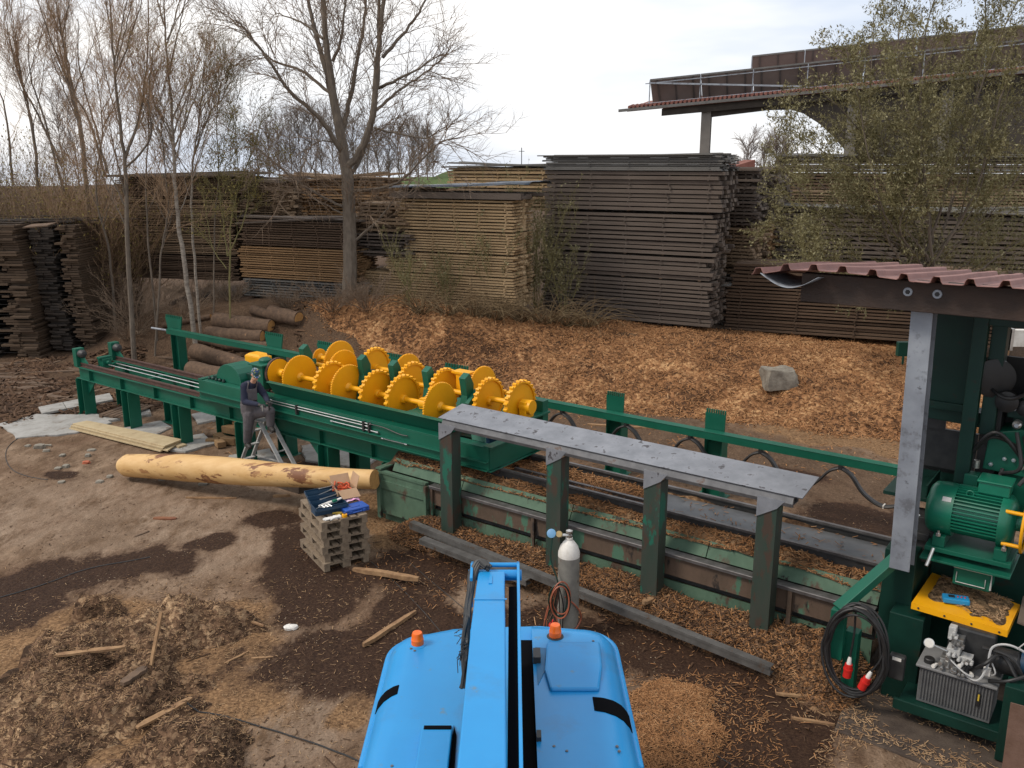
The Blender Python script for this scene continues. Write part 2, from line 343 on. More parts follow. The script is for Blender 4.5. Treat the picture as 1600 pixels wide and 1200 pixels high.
def nse(sc, d=6, st=None, r=.6):
    n = N.new('ShaderNodeTexNoise'); n.inputs['Scale'].default_value = sc; n.inputs['Detail'].default_value = d; n.inputs['Roughness'].default_value = r
    if st:
        m_ = N.new('ShaderNodeMapping'); m_.inputs['Scale'].default_value = st[:3]; m_.inputs['Rotation'].default_value = (0, 0, st[3]); L.new(geo.outputs['Position'], m_.inputs[0]); L.new(m_.outputs[0], n.inputs['Vector'])
    else: L.new(geo.outputs['Position'], n.inputs['Vector'])
    return n.outputs[0]
def mra(src, a, b_, c=0, d=1):
    r = N.new('ShaderNodeMapRange'); r.inputs[1].default_value = a; r.inputs[2].default_value = b_; r.inputs[3].default_value = c; r.inputs[4].default_value = d; L.new(src, r.inputs[0]); return r.outputs[0]
def mxc(f, a, c):
    x = N.new('ShaderNodeMix'); x.data_type = 'RGBA'
    if isinstance(f, float): x.inputs[0].default_value = f
    else: L.new(f, x.inputs[0])
    for k, v in ((6, a), (7, c)):
        if isinstance(v, tuple): x.inputs[k].default_value = (*v, 1)
        else: L.new(v, x.inputs[k])
    return x.outputs[2]
def mth(op, a, c):
    x = N.new('ShaderNodeMath'); x.operation = op
    for k, v in ((0, a), (1, c)):
        if isinstance(v, (int, float)): x.inputs[k].default_value = v
        else: L.new(v, x.inputs[k])
    return x.outputs[0]
def attr(n):
    a = N.new('ShaderNodeAttribute'); a.attribute_name = n; return a.outputs['Fac']
nA = nse(.55, 7, None, .65); nB = nse(3.2, 8, (1, .45, 1, -.6), .68); nC = nse(22, 4, None, .6)
dirt = mxc(mra(nA, .36, .64), (.14, .088, .058), (.262, .188, .132))
dirt = mxc(mra(nB, .40, .66), dirt, (.11, .07, .044))
slab = mxc(mra(nB, .36, .64), (.262, .194, .142), (.19, .130, .09)); slab = mxc(mra(nA, .44, .70), slab, (.15, .103, .071)); slab = mxc(mra(nse(1.7, 8, (1, .5, 1, -.5), .72), .52, .64), slab, (.12, .078, .05))
col = mxc(mra(mth('ADD', attr('smooth'), mth('MULTIPLY', nB, .9)), .72, 1.1), dirt, slab)
soil = mxc(mra(nC, .35, .65), (.055, .035, .024), (.125, .083, .055))
col = mxc(mra(mth('ADD', attr('soil'), mth('MULTIPLY', nA, .8)), .75, 1.1), col, soil)
# dark bits of bark trodden in, pale specks of chip
col = mxc(mra(nse(9, 6, (1, .4, 1, .5), .7), .60, .68), col, (.07, .045, .03))
col = mxc(mra(mth('ADD', attr('chips'), mth('MULTIPLY', nB, .8)), .7, 1.05), col, mxc(mra(nC, .35, .66), (.11, .064, .036), (.29, .18, .10)))
nBx = mra(nB, .3, .7); nD = mra(nse(1.0, 10, (1, .5, 1, -.55), .72), .3, .7)
wsum = mth('ADD', attr('wet'), mth('ADD', mth('MULTIPLY', nBx, .35), mth('ADD', mth('MULTIPLY', nD, .7), mth('MULTIPLY', mra(nse(9, 6, None, .7), .3, .7), .35))))
damp = mra(wsum, .78, 1.22)
col = mxc(damp, col, mxc(.75, col, (.072, .043, .028)))
wetf = mra(wsum, 1.16, 1.33)
wcol = mxc(mra(nC, .4, .7), (.030, .0165, .0115), (.060, .035, .022))
col = mxc(wetf, col, wcol)
vo = N.new('ShaderNodeTexVoronoi'); vo.inputs['Scale'].default_value = 15; L.new(geo.outputs['Position'], vo.inputs['Vector'])
sp = mth('MULTIPLY', mra(vo.outputs['Distance'], .10, .16, 1, 0), mra(nse(1.3), .5, .62))
col = mxc(sp, col, (.38, .30, .21))
col = mxc(attr('field'), col, mxc(mra(nse(.02), .4, .6), (.07, .10, .035), (.09, .125, .045)))
grain = N.new('ShaderNodeHueSaturation'); grain.inputs['Saturation'].default_value = 1.05; L.new(col, grain.inputs['Color']); L.new(mra(mth('ADD', mth('MULTIPLY', nse(34, 5, None, .7), .6), mth('MULTIPLY', nse(7, 7, (1, .5, 1, -.5), .7), .4)), .34, .66, .62, 1.34), grain.inputs['Value']); col = grain.outputs[0]
L.new(col, b.inputs['Base Color'])
L.new(mra(wetf, 0, 1, .95, .8), b.inputs['Roughness']); b.inputs['Specular IOR Level'].default_value = .12
bp = N.new('ShaderNodeBump'); bp.inputs['Strength'].default_value = .8; bp.inputs['Distance'].default_value = .03
L.new(mth('ADD', mth('MULTIPLY', nB, 1.2), mth('MULTIPLY', nC, .7)), bp.inputs['Height']); L.new(bp.outputs[0], b.inputs['Normal'])
gme.materials.append(gm); go = bpy.data.objects.new('ground', gme); COL.objects.link(go); go['kind'] = 'structure'

# concrete pads cast under the legs of the new track (one each, left untagged stain edges to the material)
# ------------------------------------------------------------------ heaps of chips and bark
def heap_mat(name, a, bb, c, sc=9):
    m = bpy.data.materials.new(name); m.use_nodes = True
    nt = m.node_tree; N_ = nt.nodes; L_ = nt.links; p = N_['Principled BSDF']; p.inputs['Roughness'].default_value = .92; p.inputs['Specular IOR Level'].default_value = .2
    g = N_.new('ShaderNodeNewGeometry'); v = N_.new('ShaderNodeTexVoronoi'); v.inputs['Scale'].default_value = sc * 2.2; v.feature = 'F1'
    mpp = N_.new('ShaderNodeMapping'); mpp.inputs['Scale'].default_value = (1, .6, 1.3); L_.new(g.outputs['Position'], mpp.inputs[0])
    n0 = N_.new('ShaderNodeTexNoise'); n0.inputs['Scale'].default_value = sc; n0.inputs['Detail'].default_value = 7; n0.inputs['Roughness'].default_value = .72; L_.new(mpp.outputs[0], n0.inputs['Vector'])
    n2 = N_.new('ShaderNodeTexNoise'); n2.inputs['Scale'].default_value = .55; n2.inputs['Detail'].default_value = 5; n2.inputs['Roughness'].default_value = .65; L_.new(g.outputs['Position'], n2.inputs['Vector'])
    L_.new(mpp.outputs[0], v.inputs['Vector'])
    sep = N_.new('ShaderNodeSeparateColor'); L_.new(v.outputs['Color'], sep.inputs[0])
    m1 = N_.new('ShaderNodeMath'); m1.operation = 'MULTIPLY_ADD'; m1.inputs[1].default_value = .45; L_.new(sep.outputs[0], m1.inputs[0])
    m2 = N_.new('ShaderNodeMath'); m2.operation = 'MULTIPLY_ADD'; m2.inputs[1].default_value = .9; L_.new(n0.outputs[0], m2.inputs[0])
    m3 = N_.new('ShaderNodeMath'); m3.operation = 'MULTIPLY_ADD'; m3.inputs[1].default_value = 1.7; m3.inputs[2].default_value = -1.10; L_.new(n2.outputs[0], m3.inputs[0])
    L_.new(m3.outputs[0], m2.inputs[2]); L_.new(m2.outputs[0], m1.inputs[2])
    r = N_.new('ShaderNodeValToRGB'); e = r.color_ramp.elements; e.new(.5)
    for k, (q, cc) in enumerate(((.18, a), (.5, bb), (.85, c))): e[k].position = q; e[k].color = (*cc, 1)
    L_.new(m1.outputs[0], r.inputs[0]); L_.new(r.outputs[0], p.inputs['Base Color'])
    bp_ = N_.new('ShaderNodeBump'); bp_.inputs['Strength'].default_value = 1; bp_.inputs['Distance'].default_value = .05
    L_.new(m2.outputs[0], bp_.inputs['Height']); L_.new(bp_.outputs[0], p.inputs['Normal'])
    return m
HM_CHIP = heap_mat('bark_and_chip_heap', (.065, .032, .016), (.265, .127, .055), (.49, .29, .14), 6)
HM_NEAR = heap_mat('chip_litter', (.035, .02, .012), (.115, .064, .034), (.30, .185, .10), 9)
HM_DARK = heap_mat('dark_bark_litter', (.045, .026, .015), (.165, .095, .055), (.46, .31, .18), 8)
def toe(s): return interp(s, [(-24, 19.2), (-19, 18.4), (-16, 17.7), (-13.5, 19.0), (-11, 20.3), (-8, 21.0), (-4, 21.8), (2, 22.6), (8, 23)])
def h_bank(x, y):
    s, t = ST(x, y); e = sst(toe(s) + .35 * nz(s * .7, 3), toe(s) + 3.2, t)
    if y > 30.2: e *= 1 - sst(30.2, 31.5, y)
    k = sst(-10.0, -8.4, x + .5 * nz(y * .6, 8)) * (1 - sst(13.5, 17, x))
    e *= 1 - .72 * sst(interp(x, [(-4, 27.6), (1, 25.2)]), interp(x, [(-4, 30.6), (1, 28.6)]), y)
    return e * k * (1.1 - .52 * sst(-4, 2, x) + .40 * fbm(x * .42, y * .42, 2, 3)) + (.24 * fbm(x * 1.3, y * 1.3, 7, 5) * e - .06) * k - (1 - k) * .2 - (1 - sst(0, .1, e)) * .15
def h_front(x, y):
    s, t = ST(x, y)
    e = sst(interp(s, [(-10, 10.45), (-6, 10.5), (-3.6, 10.25), (-2.6, 9.6)]) + .25 * nz(s, 1), 11.15, t) * (1 - sst(11.36, 11.42, t)) * sst(-11.3, -10.0, s) * (1 - sst(-2.9, -2.1, s))
    return e * (.40 + .13 * fbm(s * .9, t * .9, 4, 4)) + .025 * fbm(x * 4, y * 4, 2, 3) * sst(0, .3, e) - .05 * (1 - e) - .02
HB = [pblob(*a) for a in [(100, 1040, 130, 40, 0), (225, 1010, 90, 34, 0), (320, 985, 80, 28, .2), (30, 1130, 140, 70, 0), (200, 1110, 80, 40, 0), (310, 1185, 90, 40, 0), (90, 965, 110, 14, 0)]]
def h_left(x, y):
    m_ = mask(HB, x + .45 * nz(x * 1.2, y * 1.2, 2) + .2 * nz(x * 4, y * 4, 2), y + .45 * nz(x * 1.2, y * 1.2, 6) + .2 * nz(x * 4, y * 4, 6))
    return m_ * (.32 + .34 * fbm(x * .9, y * .9, 11, 4)) + .05 * fbm(x * 4.5, y * 4.5, 3, 3) * m_ - .05 * (1 - m_) - .015
def h_right(x, y):
    m_ = mask([pblob(1050, 1135, 75, 75, -.3), pblob(1010, 1190, 60, 40, 0)], x + .2 * nz(x * 2, y * 2, 3), y + .2 * nz(x * 2, y * 2, 8))
    return m_ * (.09 + .05 * fbm(x * 2, y * 2, 5, 3)) - .04 * (1 - m_) - .015
def heap(name, label, cat_mat, hf, x0, x1, y0, y1, d):
    nx_ = int((x1 - x0) / d) + 1; ny_ = int((y1 - y0) / d) + 1
    H = {}; vs = []
    for j in range(ny_):
        for i in range(nx_):
            x = x0 + i * d; y = y0 + j * d; h = hf(x, y); H[(i, j)] = h; vs.append((x, y, gh(x, y) + h))
    fs = [(j * nx_ + i, j * nx_ + i + 1, (j + 1) * nx_ + i + 1, (j + 1) * nx_ + i) for j in range(ny_ - 1) for i in range(nx_ - 1)
          if max(H[(i, j)], H[(i + 1, j)], H[(i, j + 1)], H[(i + 1, j + 1)]) > -.012]
    used = sorted({i for f in fs for i in f}); ix = {a: k for k, a in enumerate(used)}
    mb = MB(); mb.add([vs[a] for a in used], [tuple(ix[a] for a in f) for f in fs])
    o = mb.build(name, cat_mat, smooth=True); return tag(o, label, 'wood chips', kind='stuff')
heap('chip_bank', 'long bank of reddish brown bark and wood chips in front of the timber stacks', HM_CHIP, h_bank, -10.6, 17, 18, 32, .13)
heap('chip_heap', 'wood chips heaped against the foot of the old green conveyor', HM_NEAR, h_front, -1.5, 9.0, 7.5, 17, .06)
heap('bark_heap', 'low heap of dark bark and sawdust at the lower left of the yard', HM_DARK, h_left, -6.6, -1.0, 6.5, 14, .05)
heap('chip_patch', 'patch of pale wood chips on the ground right of the blue lift', HM_NEAR, h_right, .8, 3.2, 6.8, 11, .05)
# ------------------------------------------------------------------ loose chips lying on everything
def chips(name, label, n, sampler, mat, ln=(.04, .13), wd=(.008, .022), tilt=.5):
    mb = MB(); V_ = mb.v; F_ = mb.f
    k = 0; tries = 0
    while k < n and tries < n * 30:
        tries += 1
        p = sampler()
        if p is None: continue
        x, y, z = p; l = rnd.uniform(*ln) * .5 * rnd.choice((.5, .8, 1, 1, 1.3)); w_ = rnd.uniform(*wd) * .5; a = rnd.uniform(0, 6.283); ti = rnd.gauss(0, tilt) * .6
        ca, sa, ct = math.cos(a), math.sin(a), math.sin(ti)
        dx, dy, dz = ca * l, sa * l, ct * l; ex, ey = -sa * w_, ca * w_; hz = w_ * .7
        z += .008 + abs(dz) * .6
        o = len(V_)
        V_ += [(x - dx - ex, y - dy - ey, z - dz), (x + dx - ex, y + dy - ey, z + dz), (x - dx, y - dy, z - dz + hz), (x + dx, y + dy, z + dz + hz), (x - dx + ex, y - dy + ey, z - dz), (x + dx + ex, y + dy + ey, z + dz)]
        F_ += [(o, o + 1, o + 3, o + 2), (o + 2, o + 3, o + 5, o + 4), (o, o + 4, o + 5, o + 1)]
        k += 1
    mb.m = [0] * len(F_)
    return tag(mb.build(name, mat), label, 'wood chips', kind='stuff')
def top(x, y, *hs): return gh(x, y) + max([0] + [h(x, y) for h in hs])
def smp_bank():
    x = rnd.uniform(-10, 14); y = rnd.uniform(18, 30.5); h = h_bank(x, y)
    if h < -.03 - .2 * rnd.random() ** 3: return None
    return (x, y, gh(x, y) + max(h, 0))
def smp_front():
    s = rnd.uniform(-12, -2.2); t = rnd.uniform(9.2, 11.3); p = T(s, t); h = h_front(p.x, p.y)
    if h < .02 and rnd.random() > .025: return None
    return (p.x, p.y, gh(p.x, p.y) + max(h, 0))
def smp_left():
    x = rnd.uniform(-6.5, -1.2); y = rnd.uniform(6.6, 13.5); h = h_left(x, y)
    if h < .0 and rnd.random() > .10: return None
    return (x, y, gh(x, y) + max(h, 0))
def smp_mask():
    x = rnd.uniform(-9, 8); y = rnd.uniform(6, 17); m_ = mask(CHPB, x, y)
    if rnd.random() > (.04 + .96 * m_ * m_) * sst(-.15, .35, nz(x * 1.3, y * 1.3, 4)): return None
    return (x, y, top(x, y, h_left, h_right, h_front))
def smp_right():
    x = rnd.uniform(.8, 3.2); y = rnd.uniform(6.8, 10.6)
    if h_right(x, y) < -.005 and rnd.random() > .10: return None
    return (x, y, top(x, y, h_right))
def smp_yard():
    x = rnd.uniform(-13, 9); y = rnd.uniform(6, 25)
    if mask(PADB, x, y) > .4 or rnd.random() > sst(-.2, .4, nz(x * .8, y * .8, 14)): return None
    return (x, y, top(x, y, h_left, h_right, h_front))
chips('bank_chips', 'loose orange brown chips strewn over the long bark bank', 52000, smp_bank, CHIP, (.04, .13), (.010, .03), .7)
chips('heap_chips', 'loose splinters on the heap beside the old conveyor', 11000, smp_front, CHIP, (.025, .10), (.006, .016), .6)
chips('bark_splinters', 'loose dark splinters on the bark heap at the lower left', 7000, smp_left, CHIPD, (.02, .08), (.004, .014), .5)
chips('pale_splinters', 'loose pale splinters on the bark heap at the lower left', 9000, smp_left, CHIPT, (.015, .07), (.004, .012), .4)
chips('scattered_chips', 'thin scatter of pale chips on the trodden ground', 4500, smp_mask, CHIPT, (.015, .06), (.003, .010), .3)
chips('patch_chips', 'pale chips on the patch right of the blue lift', 12000, smp_right, CHIP, (.02, .085), (.004, .012), .4)
chips('yard_litter', 'sparse bits of bark and chip all over the yard', 3000, smp_yard, CHIPD, (.015, .06), (.005, .02), .2)
chips('heap_bark', 'loose bits of dark bark on the heap beside the old conveyor', 5000, smp_front, CHIPD, (.03, .13), (.01, .03), .6)
def smp_plinth():
    s = rnd.uniform(-2.5, 1); t = rnd.uniform(9.0, 11.0); p = T(s, t)
    if rnd.random() > sst(-.3, .5, nz(p.x * 2, p.y * 2, 3)): return None
    return (p.x, p.y, .034 if t > 9.86 else top(p.x, p.y))
chips('plinth_chips', 'pale splinters lying around the concrete plinth', 2200, smp_plinth, CHIPT, (.02, .09), (.004, .012), .3)
def smp_deb():
    x = rnd.uniform(-17, -7); y = rnd.uniform(21, 30)
    if mask(DEBB, x, y) < .3 or rnd.random() > sst(-.4, .3, nz(x, y, 6)): return None
    return (x, y, top(x, y, h_bank))
chips('bark_litter', 'flakes of bark and rotten wood covering the ground behind the track', 6000, smp_deb, CHIPD, (.10, .45), (.03, .11), .25)
chips('bark_strips', 'long stringy strips of bark lying on the heap at the lower left', 300, smp_left, CHIPD, (.12, .35), (.008, .022), .25)
# ------------------------------------------------------------------ new green carriage track
def hpost(mb, s, t, z0, z1, w=.32, d=.32, tf=.022):
    """H-section post, flanges facing along the track"""
    mb.tb(s - w / 2, s - w / 2 + tf, t - d / 2, t + d / 2, z0, z1); mb.tb(s + w / 2 - tf, s + w / 2, t - d / 2, t + d / 2, z0, z1)
    mb.tb(s - w / 2 + tf, s + w / 2 - tf, t - .009, t + .009, z0, z1)
def ibeam(mb, s0, s1, t, z0, z1, w=.2, tf=.022):
    mb.tb(s0, s1, t - w / 2, t + w / 2, z0, z0 + tf); mb.tb(s0, s1, t - w / 2, t + w / 2, z1 - tf, z1); mb.tb(s0, s1, t - .008, t + .008, z0 + tf, z1 - tf)
TN, TF = 11.78, 12.78
track = thing('carriage_track', 'long new green steel track on short legs carrying rusty rails, left of the old conveyor', 'track', T(-16, 12.28, 0))
for t in (TN, TF):
    mb = MB(); ibeam(mb, -23.25, -10.15, t, 1.0, 1.33, .22)
    for k in range(9): s = -22.6 + k * 1.5; mb.tb(s, s + .012, t - .10, t + .10, 1.022, 1.308)
    mb.build('beam', GREEN, track, bevel=.004)
    mb = MB(); mb.tb(-23.1, -9.0, t - .06, t + .06, 1.334, 1.35); mb.tb(-23.1, -9.0, t - .018, t + .018, 1.35, 1.41); mb.tb(-23.1, -9.0, t - .035, t + .035, 1.41, 1.44)
    mb.build('rail', RUSTRAIL, track)
for t, ss in ((TN, (-23.05, -20.85, -18.65, -16.2, -13.45, -11.6)), (TF, (-22.9, -20.6, -18.35, -16.0, -13.6, -11.6))):
    for s in ss:
        mb = MB(); hpost(mb, s, t, .012, .998); mb.tb(s - .24, s + .24, t - .24, t + .24, -.02, .012)
        g = mb.build('leg', GREEN, track, bevel=.004)
        if s in (-23.05, -13.45):
            mb = MB(); k = 1 if s < -20 else -1; a = T(s + k * .165, t - .02, .99); mb.prism([a, a + U * k * .42, a - ZV * .42], W * .03); mb.build('gusset', GREEN, track)
for s in (-22.9, -20.5, -18.2):
    mb = MB(); mb.tb(s - .06, s + .06, TN + .12, TF - .12, 1.21, 1.31); mb.build('cross_member', GREEN, track)
for t in (TN, TF):
    mb = MB(); mb.tb(-23.28, -23.1, t - .12, t + .12, 1.33, 1.82); mb.prism([T(-23.1, t - .02, 1.44), T(-22.75, t - .02, 1.44), T(-23.1, t - .02, 1.75)], W * .04)
    bf = mb.build('buffer', GREEN, track, bevel=.006)
    mb = MB(); mb.lathe(T(-23.1, t, 1.68), U, [(0, .07), (.03, .11), (.14, .11), (.2, .075), (.215, 0)], 18); mb.build('bumper', DARK, bf, smooth=True)
mb = MB(); mb.tb(-22.75, -22.5, 12.05, 12.3, 1.31, 1.55); mb.tb(-22.7, -22.55, 12.0, 12.35, 1.55, 1.6); mb.lathe(T(-22.5, 12.17, 1.45), U, [(0, .05), (.12, .05)], 10); mb.build('sheave_bracket', GREEN, track, bevel=.006)
mb = MB()
for dt in (0, .22): mb.tube([T(-22.4, 12.15 + dt, 1.40), T(-17.2, 12.15 + dt, 1.38)], .014, 6)
mb.build('pull_cable', SHINY, track)
# ------------------------------------------------------------------ cable guide rail behind
guide = thing('cable_guide_rail', 'long green square rail on posts topped with toothed plates, running behind the carriage', 'guide rail', T(-15, 16, 0))
GT = 16.0
mb = MB(); mb.tb(-25.6, -2.2, GT - .09, GT + .09, 1.29, 1.44); mb.tb(-25.6, -2.2, GT - .10, GT + .10, 1.441, 1.449); mb.build('rail_beam', GREEN, guide, bevel=.006)
mb = MB(); mb.tube([T(-25.6, GT, 1.38), T(-26.55, GT, 1.36)], .035, 10); mb.build('pipe_end', GALV, guide, smooth=True)
for i, (px, py, wd_) in enumerate([(273, 530, 1.25), (428, 545, 1.1), (510, 560, 1.05), (610, 570, 1.05), (712, 592, 1.05), (960, 645, .6), (1116, 673, .6)]):
    s = ST(*ont(px, py, GT + .13)[:2])[0]
    mb = MB(); hpost(mb, s, GT + .26, -.1, 1.28, .38, .30, .02); mb.tb(s - .3, s + .3, GT + .0, GT + .44, .0, .02); mb.build('post', GREEN, guide, bevel=.004)
    hw = .36 * wd_; mb = MB(); zt = 1.86; n = 9
    pl = [T(s - hw * (.72 if wd_ > .7 else .94), GT + .14, 1.29), T(s + hw * (.72 if wd_ > .7 else .94), GT + .14, 1.29), T(s + hw, GT + .14, zt - .06)]
    for k in range(n):
        a = s + hw - 2 * hw * k / n; b_ = s + hw - 2 * hw * (k + 1) / n
        pl += [T(a, GT + .14, zt), T(a * .45 + b_ * .55, GT + .14, zt), T(a * .45 + b_ * .55, GT + .14, zt - .085), T(b_, GT + .14, zt - .085)]
    mb.prism(pl, W * .035); mb.build('toothed_plate', GREEN, guide)
fest = thing('festoon_cable', 'black festoon cable looping below the green guide rail', 'cable', T(-7, GT - .05, 1))
hang = [-11.9, -10.43, -8.8, -7.32, -5.84, -4.32, -2.7]
for a, b_ in zip(hang, hang[1:]):
    mb = MB()
    for dt in (0, .035, .07):
        mb.tube(spline([T(a, GT - .06 + dt, 1.23), T(a + .20, GT - .06 + dt, 1.12), T(a + .45, GT - .06 + dt, .82), T((a + b_) / 2, GT - .06 + dt, .66), T(b_ - .45, GT - .06 + dt, .82), T(b_ - .2, GT - .06 + dt, 1.12), T(b_, GT - .06 + dt, 1.23)], 5), .028, 6)
    mb.build('loop', BLACK, fest, smooth=True)
for a in hang[1:-1]:
    mb = MB(); mb.tb(a - .03, a + .03, GT - .09, GT + .03, 1.2, 1.29); mb.build('cable_trolley', BLACK, fest)
    mb = MB(); p = T((a + hang[hang.index(a) + 1]) / 2, GT - .02, .665); mb.bar(p - U * .012, p + U * .012, .13, .055); mb.build('cable_tie', WHITEP, fest)
# ------------------------------------------------------------------ log carriage with yellow toothed discs
car = thing('log_carriage', 'green log carriage with rows of yellow toothed discs, standing on the rails', 'log carriage', T(-13, 12.4, 1.44))
S0, S1 = -17.4, -9.02
mb = MB()
mb.tb(S0, S1, 11.5, 11.52, 1.46, 1.84); mb.tb(S0, S1, 11.5, 11.72, 1.84, 1.862); mb.tb(S0, S1, 11.44, 11.66, 1.44, 1.46); mb.tb(S0, S1, 11.42, 11.5, 1.60, 1.615)
mb.tb(S0, S1, 13.2, 13.22, 1.46, 1.84); mb.tb(S0, S1, 13.0, 13.24, 1.84, 1.862); mb.tb(S0, S1, 13.08, 13.28, 1.44, 1.46)
mb.tb(S1 - .012, S1 + .012, 11.52, 13.2, 1.45, 1.84); mb.tb(S1 - .12, S1 + .06, 11.5, 13.24, 1.863, 1.883); mb.tb(S1 - .1, S1 + .05, 11.5, 13.24, 1.42, 1.44)
mb.tb(S0 - .012, S0 + .012, 11.52, 13.2, 1.45, 1.84); mb.tb(S0 - .02, S0 + .12, 11.5, 13.24, 1.863, 1.883)
for s in (-15.6, -13.6, -11.6): mb.tb(s, s + .15, 11.52, 13.2, 1.48, 1.62)
mb.tb(S1 - .05, S1 + .35, 13.0, 13.3, 1.48, 1.72)
mb.build('frame', GREEN, car, bevel=.005)
mb = MB()                                   # long sloping side plates of the trough
mb.prism([T(-15.0, 11.72, 1.864), T(-15.0, 11.56, 2.13), T(-15.0, 11.53, 2.13), T(-15.0, 11.5, 2.155), T(-15.0, 11.62, 2.16), T(-15.0, 11.75, 1.864)], U * 5.0)
mb.build('side_plate', GREEN, car)
mb = MB(); mb.prism([T(-15.0, 13.0, 1.864), T(-15.0, 13.36, 2.02), T(-15.0, 13.38, 2.0), T(-15.0, 13.04, 1.84)], U * 5.6); mb.build('side_plate', GREEN, car)
mb = MB(); mb.prism([T(-15.0, 11.75, 1.88), T(-15.0, 12.3, 1.66), T(-15.0, 12.9, 1.86), T(-15.0, 12.9, 1.84), T(-15.0, 12.3, 1.64), T(-15.0, 11.75, 1.85)], U * 5.0); mb.build('trough_floor', DGREEN, car)
mb = MB(); a = T(-10.0, 11.62, 2.16)        # V end plates
mb.prism([T(-10.0, 11.54, 2.15), T(-10.0, 13.3, 2.15), T(-10.0, 13.0, 1.87), T(-10.0, 11.75, 1.87)], U * .025); mb.build('end_plate', GREEN, car)
mb = MB(); mb.prism([T(-9.55, 11.7, 1.87), T(-9.25, 11.7, 1.87), T(-9.4, 11.85, 2.2), T(-9.75, 11.85, 2.2)], W * .03); mb.build('end_plate', GREEN, car)
mb = MB(); mb.tb(-9.2, -9.0, 13.12, 13.3, 1.86, 2.35); mb.tb(-9.3, -8.95, 12.5, 13.3, 2.1, 2.14); mb.tb(-9.28, -9.22, 12.45, 13.1, 1.86, 2.12); mb.build('bearing_stand', GREEN, car, bevel=.006)
mb = MB(); mb.tb(-9.75, -9.45, 12.1, 12.5, 1.6, 1.9); mb.lathe(T(-9.7, 12.3, 2.0), U, [(0, .12), (.1, .14), (.32, .14), (.36, .08)], 14); mb.build('drive_motor', NAVY, car, smooth=True)
for s in (-16.6, -9.5):
    for t in (TN, TF):
        mb = MB(); mb.lathe(T(s, t - .05, 1.60), W, [(0, .16), (.1, .16)], 20); mb.build('track_wheel', DARK, car, smooth=True)
# pipes along the near side
def pipe(s0, s1, z, n=''):
    mb = MB(); mb.tube([T(s0, 11.47, z), T(s1, 11.47, z)], .012, 6); mb.lathe(T(s1, 11.47, z), U, [(-.03, .022), (.04, .022)], 8); mb.lathe(T(s0, 11.47, z), U, [(-.03, .02), (.03, .02)], 8); mb.build('pipe', SHINY, car, smooth=True)
for s0, s1, z in ((-14.8, -11.9, 1.795), (-14.8, -11.95, 1.74), (-12.95, -11.7, 1.665), (-11.55, -10.95, 1.57)): pipe(s0, s1, z)
for s in (-14.0, -12.05, -11.9):
    mb = MB(); mb.tb(s - .02, s + .02, 11.44, 11.5, 1.63, 1.82); mb.build('pipe_clamp', DARK, car)
mb = MB(); mb.tube(spline([T(-11.9, 11.46, 1.80), T(-11.5, 11.45, 1.80), T(-11.1, 11.46, 1.74), T(-10.9, 11.47, 1.74)], 4), .011, 5); mb.build('hose', BLACK, car, smooth=True)
# discs: shafts run along the track
def gear_outline(c, R, nt_, th, ph=0.0, sharp=False):
    p = []
    for k in range(nt_):
        a0 = ph + 2 * math.pi * k / nt_; da = 2 * math.pi / nt_
        seq = ((0, R - th), (.18, R), (.62, R), (.80, R - th)) if not sharp else ((0, R - th), (.55, R))
        for q, r in seq: p.append(c + (W * math.cos(a0 + q * da) + ZV * math.sin(a0 + q * da)) * r)
    return p
def ring(mb, c, r0, r1, d, n=40):
    d = Vector(d); vs = []
    for q in (Vector(), d):
        for r in (r0, r1):
            for j in range(n): a = 2 * math.pi * j / n; vs.append(c + q + (W * math.cos(a) + ZV * math.sin(a)) * r)
    fs = []
    for j in range(n):
        k = (j + 1) % n; A, B, C_, D_ = 0, n, 2 * n, 3 * n
        fs += [(A + j, B + j, B + k, A + k)[::-1], (C_ + j, D_ + j, D_ + k, C_ + k), (A + j, A + k, C_ + k, C_ + j)[::-1], (B + j, B + k, D_ + k, D_ + j)]
    mb.add(vs, fs)
def drum_disc(s, t, z, R=.40):
    c = T(s, t, z); mb = MB()
    n = 26; ring(mb, c - U * .04, R - .05, R - .022, U * .08, 52)
    for k in range(n):
        a = 2 * math.pi * k / n; rd = W * math.cos(a) + ZV * math.sin(a); tg = -W * math.sin(a) + ZV * math.cos(a)
        q = c + rd * (R - .012); mb.prism([q - tg * .030 - U * .04, q + tg * .030 - U * .04, q + tg * .014 + rd * .028 - U * .04, q - tg * .014 + rd * .028 - U * .04], U * .08)
    mb.lathe(c, U, [(-.012, R - .05), (.012, R - .05)], 40)
    d = mb.build('toothed_disc', YEL, car, smooth=True)
    mb = MB(); mb.lathe(c, U, [(-.09, .075), (-.07, .085), (.07, .085), (.09, .075)], 20); mb.build('hub', YEL, d, smooth=True)
def plate_disc(s, t, z, R=.42, tilt=0.0):
    c = T(s, t, z); mb = MB(); o = gear_outline(c, R, 60, .02, rnd.random())
    mb.prism([p - U * .016 for p in o], U * .032)
    d = mb.build('serrated_disc', YEL, car)
    mb = MB(); mb.lathe(c, U, [(-.08, .06), (-.03, .10), (.03, .10), (.08, .06)], 20); mb.build('hub', YEL, d, smooth=True)
def shaft(t, z, s0, s1):
    mb = MB(); mb.tube([T(s0, t, z), T(s1, t, z)], .052, 16); mb.build('shaft', YEL, car, smooth=True)
shaft(12.1, 2.205, -15.4, -10.15); shaft(12.7, 2.35, -14.9, -9.1); shaft(13.2, 2.36, -15.3, -9.9)
for k, (s, t, R) in enumerate([(-14.6, 12.1, .47), (-13.62, 12.1, .465), (-13.12, 12.1, .47), (-12.3, 12.1, .465), (-11.6, 12.1, .47), (-10.65, 12.1, .47)]):
    (drum_disc if k in (1, 3, 4) else plate_disc)(s, t, 2.205, R)
